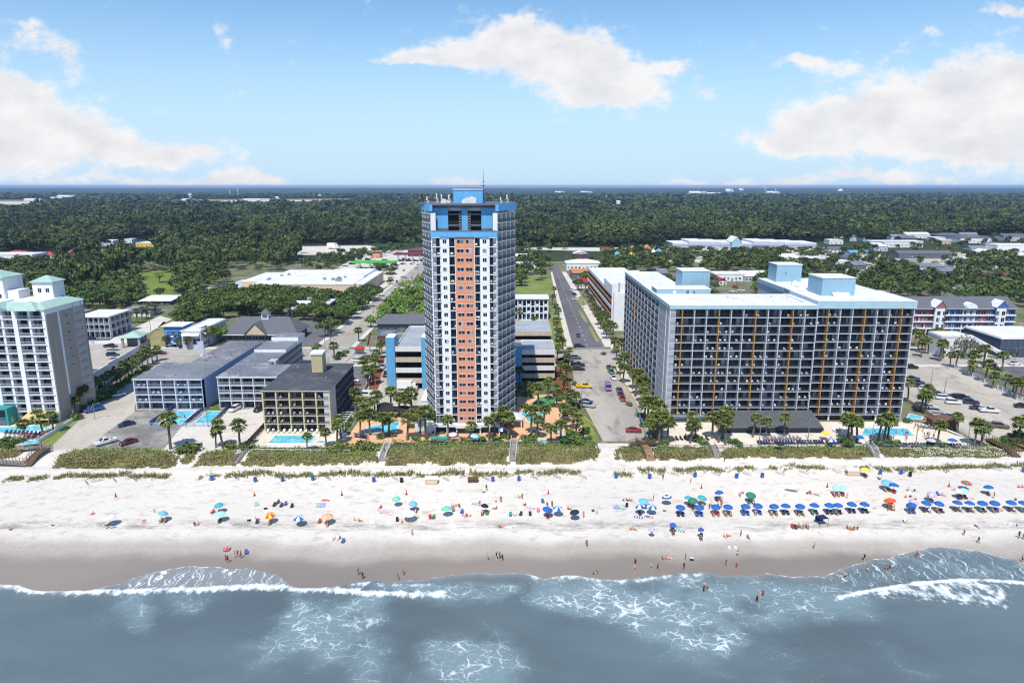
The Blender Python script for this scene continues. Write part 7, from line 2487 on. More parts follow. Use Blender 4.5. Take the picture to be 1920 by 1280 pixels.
def poisson(poly, sp, rs):
	xs, ys = [p[0] for p in poly], [p[1] for p in poly]
	w, hgt = max(xs) - min(xs), max(ys) - min(ys)
	n = int(w * hgt / (sp * sp) * 2.2)
	cand = np.stack([rs.uniform(min(xs), max(xs), n), rs.uniform(min(ys), max(ys), n)], 1)
	ok = inpoly(cand[:, 0], cand[:, 1], poly)
	for e in EXCL:
		ok &= ~inpoly(cand[:, 0], cand[:, 1], e)
	cand = cand[ok]
	out = np.zeros((0, 2))
	cell = {}
	res = []
	for x, y in cand:
		c = (int(x // sp), int(y // sp))
		if all((x - q[0]) ** 2 + (y - q[1]) ** 2 > sp * sp * .62 for i in (-1, 0, 1) for j in (-1, 0, 1) for q in cell.get((c[0] + i, c[1] + j), ())):
			cell.setdefault(c, []).append((x, y))
			res.append((x, y))
	return res
TREES = []     # (distance, kind, seed, x, y, scale, label, group)
for kind, px, py, s, lb in SOLO:
	x, y, _ = G(px, py)
	TREES.append((0, kind, RNG.randrange(5), x, y, s, lb, None))
BOXES = [o for o in THINGS]
def building_footprints():
	out = []
	for o in COL.objects:
		if o.type == 'MESH' and o.parent is not None and o.name.split('.')[0] in ('wall', 'roof', 'deck'):
			mw = o.parent.matrix_basis @ o.matrix_basis
			bb = [mw @ Vector(c) for c in o.bound_box]
			out.append((min(p.x for p in bb) - 2.5, max(p.x for p in bb) + 2.5, min(p.y for p in bb) - 2.5, max(p.y for p in bb) + 2.5))
	return np.array(out)
FOOT = building_footprints()
def clear_of_buildings(x, y):
	return not np.any((FOOT[:, 0] < x) & (x < FOOT[:, 1]) & (FOOT[:, 2] < y) & (y < FOOT[:, 3]))
rs_ = np.random.RandomState(3)
for kind, poly, sp, s, where, what in ZONES:
	for x, y in poisson(poly, sp, rs_):
		if clear_of_buildings(x, y):
			TREES.append((math.hypot(x, y), kind, RNG.randrange(5), x, y, s * RNG.uniform(.78, 1.2), what + ' ' + where, what + 's ' + where))
TREES.sort(key=lambda t: t[0])
NEAR, REST = TREES[:300], TREES[300:]
for d, kind, seed, x, y, s, lb, gp in NEAR:
	place_tree(kind, seed, x, y, s, label=lb, group=gp)
# the woods: everything beyond the houses, one mass
FOREST_EDGE = [(-900, 470), (-300, 470), (0, 474), (150, 474), (250, 458), (330, 474), (440, 464), (600, 458), (700, 457), (790, 456), (960, 462), (1060, 462), (1150, 464), (1235, 464), (1248, 455), (1530, 453), (1640, 452), (1700, 446), (1800, 439), (1930, 445), (2300, 448), (2900, 452)]
GAPS = [P((-400, 396), (-400, 374), (155, 374), (85, 386), (40, 396)), P((305, 384), (325, 373.4), (672, 371.8), (664, 382), (560, 387), (440, 388)), P((505, 480), (560, 463), (695, 461), (725, 467), (640, 480)),
		P((160, 466), (168, 452), (300, 449), (300, 460), (240, 466)), P((1140, 400), (1150, 384), (1170, 384), (1165, 400)), P((-100, 497), (-100, 478), (145, 472), (145, 492))]
def wood_points():
	pts = []
	edge = np.array([(*G(a, b_)[:2],) for a, b_ in FOREST_EDGE])
	# direction-based edge: for a point, compare its distance with the edge at the same bearing
	eb = edge[:, 0] / edge[:, 1]
	def beyond(x, y):
		e = np.interp(x / y, eb, edge[:, 1])
		ok = y > e
		for g in GAPS:
			ok &= ~inpoly(x, y, g)
		return ok
	rs = np.random.RandomState(8)
	out = []
	for y0, y1, sp in ((620, 1150, 9.0), (1150, 1800, 11.5), (1800, 2800, 15.5), (2800, 4500, 22.0)):
		w = y1 * .95 + 80
		nx, ny = int(2 * w / sp), int((y1 - y0) / sp)
		gx, gy = np.meshgrid(np.arange(nx) * sp - w, np.arange(ny) * sp + y0)
		gx = gx + (np.arange(ny)[:, None] % 2) * sp / 2 + rs.uniform(-.42, .42, gx.shape) * sp
		gy = gy + rs.uniform(-.42, .42, gy.shape) * sp
		x, y = gx.ravel(), gy.ravel()
		ok = beyond(x, y) & (np.abs(x) < .9 * y + 80)
		out.append((x[ok], y[ok]))
	return out, beyond
def make_woods():
	out, beyond = wood_points()
	V_, T_ = [], []
	rs = np.random.RandomState(12)
	bases = {}
	for lod, (nq, leaf) in enumerate(((150, 1.15), (64, 1.75), (30, 2.9), (22, 3.4))):
		bases[lod] = [crown_arrays(oak_blobs(5.0, 12.5, 300 + k, 6, .8) + [(0, 0, 6.5, 3.6, 3.6, 4.2)], nq, leaf, 200 + k + 10 * lod, .4) for k in range(6)]
	def drop(x, y, lod, s, hs, k, tint):
		v, t = bases[lod][k]
		a = rs.uniform(0, 6.28)
		c, sn = math.cos(a), math.sin(a)
		w = np.empty_like(v)
		w[:, 0] = (v[:, 0] * c - v[:, 1] * sn) * s + x
		w[:, 1] = (v[:, 0] * sn + v[:, 1] * c) * s + y
		w[:, 2] = v[:, 2] * hs + 3.0
		V_.append(w.astype(np.float32))
		T_.append(np.clip(t * .45 + tint, 0, 1).astype(np.float32))
	for lod, (x, y) in enumerate(out):
		tn = fbm(x / 70, y / 110, 31) * 1.9 - .62 + rs.normal(0, .2, len(x))
		hn = fbm(x / 55, y / 70, 5) * 1.6 - .3 + rs.rand(len(x)) ** 5 * .9
		for i in range(len(x)):
			if hn[i] < .12 and rs.rand() < .75:
				continue
			s = (1.15, 1.4, 1.85, 2.5)[lod] * rs.lognormal(0, .3)
			drop(x[i], y[i], lod, s, (.62 + .75 * hn[i]) * rs.uniform(.8, 1.2) * (1.0, 1.05, 1.1, 1.2)[lod], rs.randint(6), tn[i] - .05)
	for d, kind, seed, x, y, s, lb, gp in REST:
		tn = rs.normal(.35, .2)
		drop(x, y, 0, s * .9, s * {'tall': 1.25, 'pine': 1.5, 'oak': .78, 'round': .5, 'bright': .62}[kind], rs.randint(6), tn + (.3 if kind == 'bright' else 0))
	v, t = np.concatenate(V_), np.concatenate(T_)
	f = np.arange(len(v), dtype=np.int32).reshape(-1, 4)
	me = bulk_mesh('woods', v, f, M('wood_leaf'), attr={'tint': ('FACE', t)})
	link('woods', me, label='dense dark green woods stretching from the town towards the horizon', cat='woods', kind='stuff')
	# beyond, the canopy reads as one ragged sheet
	nr, nc = 150, 900
	yy = 4300 * (21000 / 4300) ** (np.linspace(0, 1, nr))
	bb = np.linspace(-1.0, 1.0, nc)
	X, Y = bb[None, :] * yy[:, None], np.repeat(yy[:, None], nc, 1)
	jit = rs.uniform(-.4, .4, X.shape)
	X = X + jit * yy[:, None] * 2 / nc
	ok = np.ones(X.shape, bool)
	for g in GAPS:
		ok &= ~inpoly(X.ravel(), Y.ravel(), g).reshape(X.shape)
	Z = np.where(ok, 3 + 4 + 14 * rs.rand(*X.shape) + 14 * (fbm(X / 400, Y / 900, 17) - .4), 2.2)
	i = np.arange(nr - 1)[:, None] * nc + np.arange(nc - 1)[None, :]
	f = np.stack([i, i + 1, i + nc + 1, i + nc], -1).reshape(-1, 4)
	t = (fbm(X / 160, Y / 700, 41) * 2.4 - .85 + rs.normal(0, .2, X.shape))[:-1, :-1].ravel()
	me = bulk_mesh('far_woods', np.stack([X, Y, Z], -1).reshape(-1, 3), f, M('shaded_far_leaf'), attr={'tint': ('FACE', np.clip(t, 0, 1))})
	link('far_woods', me, label='far wooded plain fading to blue at the horizon', cat='woods', kind='stuff')
make_woods()
# ---------------------------------------------------------------- dune vegetation
DUNES = [  # (polygon of the bank, share of green scrub at its back)
	(P((95, 880), (105, 862), (130, 846), (175, 841), (300, 842), (330, 855), (330, 872), (318, 880)), .35),
	(P((338, 866), (345, 850), (376, 847), (372, 860), (350, 872)), .3),
	(P((355, 879), (372, 862), (392, 848), (432, 846), (447, 845), (442, 876)), .35),
	(P((446, 876), (466, 846), (480, 838), (560, 842), (712, 830), (716, 838), (708, 872)), .75),
	(P((716, 874), (724, 850), (735, 826), (958, 826), (957, 872)), .45),
	(P((967, 872), (970, 828), (1118, 830), (1127, 850), (1120, 866), (1100, 870)), .4),
	(P((1153, 862), (1156, 840), (1172, 838), (1204, 840), (1214, 864), (1190, 870)), .4),
	(P((1226, 868), (1222, 838), (1330, 836), (1341, 862), (1334, 866)), .45),
	(P((1346, 864), (1352, 842), (1400, 838), (1620, 836), (1645, 860), (1640, 864)), .5),
	(P((1648, 860), (1642, 842), (1650, 836), (1850, 834), (1895, 858), (1880, 862)), .3),
	(P((-80, 872), (-80, 830), (40, 838), (48, 850), (30, 862)), .5),
	(P((1900, 850), (1880, 836), (2050, 832), (2050, 858)), .5)]
STRIPS = [((10, 900), (50, 896)), ((55, 900), (88, 896)), ((102, 898), (120, 894)), ((118, 893), (240, 890)), ((240, 892), (318, 893)), ((376, 896), (411, 892)), ((426, 892), (510, 890)), ((516, 892), (696, 889)), ((700, 890), (775, 890)), ((780, 892), (952, 888)),
		  ((967, 886), (1000, 888)), ((1006, 888), (1086, 887)), ((1153, 892), (1184, 891)), ((1195, 886), (1226, 886)), ((1235, 888), (1250, 886)), ((1264, 884), (1335, 881)), ((1336, 884), (1362, 882)), ((1376, 883), (1392, 882)), ((1398, 880), (1456, 880)), ((1466, 878), (1566, 881)),
		  ((1598, 880), (1632, 878)), ((1636, 878), (1668, 882)), ((1676, 880), (1712, 880)), ((1722, 881), (1850, 878)), ((1850, 876), (1900, 880)), ((1898, 876), (1960, 878))]
def blades(x, y, z, h, w, lean, rs, nb=4):
	"""tufts: nb bent blades each, as quads"""
	n = len(x)
	out = np.zeros((n * nb, 4, 3))
	for k in range(nb):
		a = rs.uniform(0, 6.28, n)
		l = rs.uniform(.3, 1.0, n) * lean
		hh = h * rs.uniform(.65, 1.15, n)
		ca, sa = np.cos(a), np.sin(a)
		bx, by = x + ca * w * .4, y + sa * w * .4
		px_, py_ = -sa * w * .5, ca * w * .5
		o = out[k::nb]
		o[:, 0] = np.stack([bx - px_, by - py_, z], 1)
		o[:, 1] = np.stack([bx + px_, by + py_, z], 1)
		o[:, 2] = np.stack([bx + ca * l * hh + px_ * .5, by + sa * l * hh + py_ * .5, z + hh], 1)
		o[:, 3] = np.stack([bx + ca * l * hh - px_ * .5, by + sa * l * hh - py_ * .5, z + hh * .96], 1)
	return out.reshape(-1, 3)
def make_dune_plants():
	rs = np.random.RandomState(77)
	gv, gt, sv, st, wv = [], [], [], [], []
	soil = 0
	for poly, share in DUNES:
		xs, ys = [p[0] for p in poly], [p[1] for p in poly]
		ar = (max(xs) - min(xs)) * (max(ys) - min(ys))
		n = int(ar * 10)
		x, y = rs.uniform(min(xs), max(xs), n), rs.uniform(min(ys), max(ys), n)
		jx, jy = x + (fbm(x * .5, y * .5, 2) - .5) * 4.5 + rs.normal(0, .3, n), y + (fbm(x * .5 + 9, y * .5, 3) - .5) * 3.6 + rs.normal(0, .3, n)
		ok = inpoly(jx, jy, poly) & (vnoise(x * .55, y * .8, 14) > .2)
		x, y = x[ok], y[ok]
		rel = (y - min(ys)) / (max(ys) - min(ys)) + (fbm(x * .2, y * .4, 6) - .5) * .7
		green = rel > 1 - share
		z = ground_h(x, y) - .05
		g = ~green
		gv.append(blades(x[g], y[g], z[g], .3 + .35 * fbm(x[g] * .4, y[g] * .4, 9), np.full(g.sum(), .20), .7, rs, 3))
		gt.append(np.repeat(np.clip(fbm(x[g] * .3, y[g] * .3, 19) * 1.5 - .3 + rs.normal(0, .15, g.sum()), 0, 1), 3))
		keep = green & (rs.rand(len(x)) < .75)
		c = np.stack([x[keep], y[keep], z[keep] + .15 + .75 * fbm(x[keep] * .45, y[keep] * .45, 4) * rs.uniform(.5, 1.2, keep.sum())], 1)
		nm = rs.randn(len(c), 3) * .55 + np.array([0, 0, 1])
		nm /= np.linalg.norm(nm, axis=1, keepdims=True)
		sv.append(leaf_quads(c, nm, rs.uniform(.16, .34, len(c)), rs))
		st.append(np.clip(fbm(x[keep] * .35, y[keep] * .35, 23) * 1.6 - .35 + rs.normal(0, .18, keep.sum()), 0, 1))
	for (a, b_) in STRIPS:
		A, B = G(*a), G(*b_)
		L_ = math.hypot(B[0] - A[0], B[1] - A[1])
		n = int(L_ * 26)
		t = rs.rand(n)
		x = A[0] + (B[0] - A[0]) * t + rs.normal(0, .3, n)
		y = A[1] + (B[1] - A[1]) * t + rs.normal(0, .62, n) + (vnoise(x * .25, x * 0, 8) - .5) * 1.6
		ok = vnoise(x * .45, y * .6, 5) > .22
		x, y = x[ok], y[ok]
		z = ground_h(x, y) - .05
		gv.append(blades(x, y, z, rs.uniform(.45, .95, len(x)), np.full(len(x), .15), .65, rs, 3))
		gt.append(np.repeat(rs.uniform(0, .8, len(x)), 3))
	# pale flowering patch on the right-hand bank
	fx, fy = rs.uniform(*sorted((G(1690, 850)[0], G(1890, 850)[0])), 2600), rs.uniform(G(1700, 861)[1], G(1700, 838)[1], 2600)
	ok = (vnoise(fx * .7, fy * 1.1, 44) > .45) & inpoly(fx, fy, DUNES[9][0])
	fx, fy = fx[ok], fy[ok]
	c = np.stack([fx, fy, ground_h(fx, fy) + rs.uniform(.35, .7, len(fx))], 1)
	nm = rs.randn(len(c), 3) * .3 + np.array([0, -.3, 1])
	nm /= np.linalg.norm(nm, axis=1, keepdims=True)
	wv = leaf_quads(c, nm, rs.uniform(.12, .24, len(c)), rs)
	def emit(name, vs, ts, m, lb):
		v = np.concatenate(vs) if isinstance(vs, list) else vs
		f = np.arange(len(v)).reshape(-1, 4)
		at = {'tint': ('FACE', np.concatenate(ts))} if ts is not None else None
		link(name, bulk_mesh(name, v, f, M(m), attr=at), label=lb, cat='plants', kind='stuff')
	emit('dune_grass', gv, gt, 'dune_grass', 'tawny sea oats and grass covering the dunes')
	emit('dune_scrub', sv, st, 'dune_scrub', 'low bright green scrub along the back of the dunes')
	mat('pale_bloom', hx('b9bda6'), .8)
	emit('dune_flowers', wv, None, 'pale_bloom', 'pale flowering ground cover on the right-hand dune')
	# darker sandy soil under the plants
	v, f = [], []
	for k, (poly, _) in enumerate(DUNES):
		xs, ys = [p[0] for p in poly], [p[1] for p in poly]
		gx = np.arange(min(xs), max(xs) + .8, .8)
		gy = np.arange(min(ys), max(ys) + .8, .8)
		X, Y = np.meshgrid(gx, gy)
		jx, jy = X + (fbm(X * .5, Y * .5, 2) - .5) * 4.5, Y + (fbm(X * .5 + 9, Y * .5, 3) - .5) * 3.6
		ins = inpoly(jx.ravel(), jy.ravel(), poly).reshape(X.shape)
		Z = ground_h(X, Y) + .05
		b0 = sum(len(q) for q in v)
		v.append(np.stack([X, Y, Z], -1).reshape(-1, 3))
		nx, ny = len(gx), len(gy)
		i = np.arange(ny - 1)[:, None] * nx + np.arange(nx - 1)[None, :]
		q = np.stack([i, i + 1, i + nx + 1, i + nx], -1).reshape(-1, 4)
		q = q[ins.ravel()[q].sum(1) >= 3]
		f.append(q + b0)
	me = bulk_mesh('dune_soil', np.concatenate(v), np.concatenate(f), M('dune_soil'), smooth=True)
	link('dune_soil', me, label='brown sandy soil of the grown dunes', cat='dune', kind='structure')
make_dune_plants()
# ---------------------------------------------------------------- vehicles
PAINTS = {'white': 'd8dade', 'silver': '9fa4a9', 'grey': '55595f', 'black': '15161a', 'navy': '18233f', 'blue': '1f4f9e', 'red': '9a1c26', 'maroon': '5a1428', 'yellow': 'd8b21e', 'green': '2c6b3c', 'brown': '5e5040', 'purple': '7d4f9a', 'cream': 'd6cdb8'}
for k_, c_ in PAINTS.items():
	mat('paint_' + k_ + '_car', hx(c_), .35, var=.03, coat=.8)
mat('tyre', hx('1b1b1c'), .9)
mat('hub', hx('9a9ca0'), .35, metal=.8)
mat('head_lens', hx('d9dde0'), .15)
mat('tail_lens', hx('8e1a1a'), .2)
CARS = {}
def loft(mb, secs, m=0):
	"""closed loft through cross-sections (x, half width, z low, z high): eight-sided, softened edges"""
	i = len(mb.v)
	for (x, w, z0, z1) in secs:
		d = min(.12, (z1 - z0) * .35)
		for p in ((-w + .05, z0), (w - .05, z0), (w, z0 + d), (w, z1 - d), (w - d * 1.1, z1), (-w + d * 1.1, z1), (-w, z1 - d), (-w, z0 + d)):
			mb.v.append((p[0], x, p[1]))
	n = len(secs)
	for k in range(n - 1):
		for j in range(8):
			j2 = (j + 1) % 8
			mb.f.append((i + k * 8 + j, i + (k + 1) * 8 + j, i + (k + 1) * 8 + j2, i + k * 8 + j2))
			mb.m.append(m)
	mb.f.append(tuple(i + j for j in range(8)))
	mb.f.append(tuple(i + (n - 1) * 8 + j for j in range(7, -1, -1)))
	mb.m += [m, m]
def car_kind(kind):
	if kind in CARS:
		return CARS[kind]
	b, g = MB(), MB()
	# x runs from the front bumper (-) to the rear (+); the car faces -Y
	if kind == 'sedan':
		loft(b, [(-2.3, .72, .35, .62), (-2.2, .85, .26, .74), (-1.2, .9, .22, .9), (-.75, .9, .22, .95), (1.3, .9, .22, .98), (2.15, .86, .26, .96), (2.3, .74, .36, .86)])
		loft(g, [(-1.05, .74, .9, .95), (-.25, .68, .9, 1.40), (.85, .68, .9, 1.42), (1.7, .72, .92, 1.0)])
		loft(b, [(-.2, .6, 1.39, 1.45), (.3, .62, 1.40, 1.48), (.85, .6, 1.40, 1.46)])
	elif kind == 'suv':
		loft(b, [(-2.35, .76, .4, .75), (-2.25, .9, .3, .92), (-1.2, .95, .26, 1.05), (2.2, .95, .28, 1.08), (2.35, .84, .36, 1.0)])
		loft(g, [(-1.1, .8, 1.04, 1.1), (-.45, .76, 1.04, 1.62), (1.9, .76, 1.04, 1.62), (2.25, .8, 1.04, 1.1)])
		loft(b, [(-.42, .7, 1.61, 1.69), (.6, .72, 1.61, 1.74), (1.9, .7, 1.61, 1.70)])
	elif kind == 'pickup':
		loft(b, [(-2.8, .8, .5, .85), (-2.7, .95, .4, 1.02), (-1.6, .98, .36, 1.12), (.55, .98, .36, 1.15), (.56, .98, .36, .7), (2.7, .98, .4, .72), (2.8, .9, .45, .7)])
		for s in (-1, 1):
			b.box(s * .98 - .06, s * .98 + .06, .57, 2.72, .68, 1.12)
		b.box(-.92, .92, 2.66, 2.76, .7, 1.1)
		loft(g, [(-1.4, .82, 1.1, 1.16), (-.75, .78, 1.1, 1.72), (.35, .78, 1.1, 1.72), (.52, .82, 1.1, 1.2)])
		loft(b, [(-.72, .72, 1.71, 1.78), (-.2, .74, 1.71, 1.82), (.36, .72, 1.71, 1.78)])
	else:
		loft(b, [(-2.7, .8, .4, .9), (-2.55, .95, .3, 1.1), (-1.7, .98, .28, 1.35), (-1.1, .98, .28, 2.2), (2.6, .98, .28, 2.25), (2.75, .92, .34, 2.15)])
		loft(g, [(-2.02, .86, 1.3, 1.36), (-1.3, .9, 1.3, 2.0), (-1.08, .99, 1.3, 2.0), (-.3, .992, 1.3, 1.95)])
		for s in (-1, 1):
			g.box(s * .985 - .008, s * .985 + .008, .2, 2.2, 1.3, 1.9)
	L_ = {'sedan': 1.42, 'suv': 1.45, 'pickup': 1.85, 'van': 1.75}[kind]
	R_ = {'sedan': .33, 'suv': .38, 'pickup': .42, 'van': .38}[kind]
	w = MB()
	n = 14
	for (x0, x1, r, m) in ((-.12, .12, R_, 0), (-.125, .125, R_ * .62, 1)):
		i = len(w.v)
		for xx in (x0, x1):
			for j in range(n):
				t = 2 * math.pi * j / n
				w.v.append((xx, r * math.cos(t), r * math.sin(t)))
		for j in range(n):
			w.f.append((i + j, i + (j + 1) % n, i + n + (j + 1) % n, i + n + j))
			w.m.append(m)
		w.f.append(tuple(i + j for j in range(n - 1, -1, -1)))
		w.f.append(tuple(i + n + j for j in range(n)))
		w.m += [m, m]
	hw = .78
	f0, f1 = {'sedan': (-2.27, 2.27), 'suv': (-2.31, 2.31), 'pickup': (-2.76, 2.77), 'van': (-2.64, 2.71)}[kind]
	hz = {'sedan': .62, 'suv': .8, 'pickup': .86, 'van': .9}[kind]
	hl, tl = MB(), MB()
	hl.box(-.2, .2, -.06, .1, -.08, .08)
	tl.box(-.14, .14, -.1, .05, -.09, .09)
	CARS[kind] = (b.mesh('body', 'paint_white_car', True), g.mesh('windows', 'dark_glass'), w.mesh('wheel', ['tyre', 'hub']), hl.mesh('headlight', 'head_lens'), tl.mesh('taillight', 'tail_lens'),
				  [(s * hw, y, R_) for s in (-1, 1) for y in (-L_, L_)], [(s * .6, f0, hz) for s in (-1, 1)], [(s * .68, f1, hz + .05) for s in (-1, 1)])
	for p in CARS[kind][0].polygons:
		p.use_smooth = False
	return CARS[kind]
KINDW = {'sedan': 'car', 'suv': 'SUV', 'pickup': 'pickup truck', 'van': 'van'}
def car(x, y, z, rz, kind, col, where, far=False, group=None):
	b, g, w, hl, tl, wp, hp, tp = car_kind(kind)
	r = empty({'sedan': 'parked_car', 'suv': 'parked_car', 'pickup': 'pickup_truck', 'van': 'van'}[kind], (x, y, z + .02), rz, label='%s %s %s' % (col, KINDW[kind], where), cat=KINDW[kind].lower() if kind != 'suv' else 'car', group=group or 'vehicles ' + where)
	o = link('body', b, r)
	o.material_slots[0].link = 'OBJECT'
	o.material_slots[0].material = M('paint_' + col + '_car')
	link('windows', g, r)
	for p in wp:
		link('wheel', w, r, p)
	if not far:
		for p in hp:
			link('headlight', hl, r, p)
		for p in tp:
			link('taillight', tl, r, p)
def car_px(spec, where, z=None, far=False):
	"""'px py heading kind colour; ...' heading in degrees: 0 faces the sea, 90 faces right"""
	for it in spec.split(';'):
		a = it.split()
		x, y, zz = G(float(a[0]), float(a[1]), z)
		car(x, y, zz + (.1 if z is None else 0.02), rad(float(a[2]) + RNG.uniform(-3, 3)), a[3], a[4], where, far)
car_px('199 832 -38 pickup white;241 832 -38 sedan maroon;237 798 -48 sedan navy;177 771 -38 pickup blue;221 743 -38 sedan white;440 770 -12 suv white;486 770 -8 suv black', 'by the left motels')
car_px('208 652 80 pickup black;212 668 80 suv navy', 'on the roof deck of the arched garage', z=9.35)
car_px('213 622 85 suv red;225 622 85 suv red;205 628 85 sedan white;180 632 80 sedan black;170 636 80 sedan navy', 'in the court of the small grey motel', far=True)
car_px('302 664 90 sedan maroon;560 668 90 sedan grey;1045 652 -90 sedan silver', 'driving on the boulevard')
car_px('672 678 85 suv white;690 674 85 suv grey;662 716 85 sedan white;664 722 85 sedan red;658 730 85 sedan maroon', 'in the bays behind the yellow motel')
car_px('693 744 88 van white;760 742 80 sedan white;750 747 85 suv grey;718 690 0 sedan silver;724 705 0 suv black', 'in the service yard left of the tower')
car_px('1084 631 0 sedan black;1086 651 90 suv navy', 'near the dark street mouth')
car_px('1079 673 88 suv grey;1083 686 88 pickup black;1085 694 88 suv black;1095 727 80 pickup yellow;1099 756 70 sedan navy;1103 763 70 suv silver', 'angled on the left of the beach street')
car_px('1140 730 0 van purple', 'driving up the beach street')
car_px('1142 692 5 sedan maroon;1146 700 5 suv green;1150 711 5 sedan white;1162 735 6 sedan grey;1164 743 6 sedan maroon;1167 750 6 sedan red;1188 810 88 sedan red', 'parked on the right of the beach street')
car_px('1709 691 80 suv black;1711 712 75 sedan black;1720 720 72 suv navy;1726 726 72 sedan black;1736 732 72 suv white;1748 738 72 sedan silver;1757 742 72 suv grey;1769 749 72 suv white;1787 757 74 suv white;1792 746 74 sedan black;1804 748 74 suv black;1820 757 74 suv navy;1833 768 74 sedan navy;1854 773 80 pickup white;'
	   '1753 774 74 suv silver;1742 766 74 sedan white;1780 785 70 sedan navy;1837 801 60 sedan blue;1874 802 68 suv brown;1916 764 80 sedan black', 'on the pale lot right of the grid hotel')
car_px('1902 684 95 sedan white;1861 690 95 sedan white;1800 662 95 sedan silver;1812 664 95 suv grey', 'on the dark right-hand lot')
car_px('1072 546 20 suv white;1077 553 20 sedan black;1062 498 90 sedan white;1072 500 90 suv silver;1080 562 90 sedan white', 'beside the inland street', far=True)
car_px('1375 548 60 sedan white;1390 546 60 suv white;1380 540 60 suv red', 'on the side road behind the grid hotel', far=True)
cs = ('white', 'silver', 'black', 'grey', 'navy', 'red', 'white')
car_px(';'.join('%d %d %d %s %s' % (RNG.uniform(655, 790), RNG.choice((496, 500, 508, 514, 522, 487)), RNG.choice((90, 80, 0)), RNG.choice(('sedan', 'suv')), RNG.choice(cs)) for _ in range(26)), 'at the filling stations', far=True)
car_px(';'.join('%d %d %d %s %s' % (1262 + 11 * k + RNG.uniform(-2, 2), RNG.choice((470, 473, 477, 481)), RNG.choice((0, 180)), RNG.choice(('sedan', 'suv')), RNG.choice(cs)) for k in range(27)), 'in the shopping-strip lot', far=True)
car_px(';'.join('%d %d %d %s %s' % (RNG.uniform(1600, 1910), RNG.choice((480, 488, 492, 496)), RNG.choice((90, 85, 0)), RNG.choice(('sedan', 'suv')), RNG.choice(cs)) for _ in range(26)), 'among the low buildings on the right', far=True)
car_px('742 540 3 suv white;738 550 3 sedan black;772 524 183 sedan white;744 530 3 suv grey;780 505 183 sedan silver;730 565 3 sedan grey;712 600 3 sedan white', 'on the tree-lined street', far=True)
def lorry(px, py, rz, lb, s=1.0):
	x, y, z = G(px, py)
	r = empty('box_truck', (x, y, z + .08), rz, label=lb, cat='truck')
	r.scale = (s, s, s)
	q = MB()
	q.box(-1.2, 1.2, -.9, 4.2, .75, 3.3)
	q.build('cargo_box', 'white_trim', r)
	q = MB()
	loft(q, [(-2.9, .9, .5, 1.4), (-2.7, 1.05, .5, 1.6), (-2.2, 1.05, .5, 2.4), (-1.0, 1.05, .5, 2.5)])
	q.build('cab', 'paint_white_car', r)
	q = MB()
	q.poly([(-.85, -2.72, 1.65), (.85, -2.72, 1.65), (.8, -2.26, 2.35), (-.8, -2.26, 2.35)])
	q.build('windscreen', 'dark_glass', r)
	for p in ((-1, -2), (1, -2), (-1, 2.8), (1, 2.8)):
		link('wheel', car_kind('pickup')[2], r, (p[0], p[1], .42))
lorry(768, 731, rad(85), 'white box truck beside the sky blue garage wall')
lorry(628, 467, rad(75), 'white trailer truck on the far pale lot', 2.0)
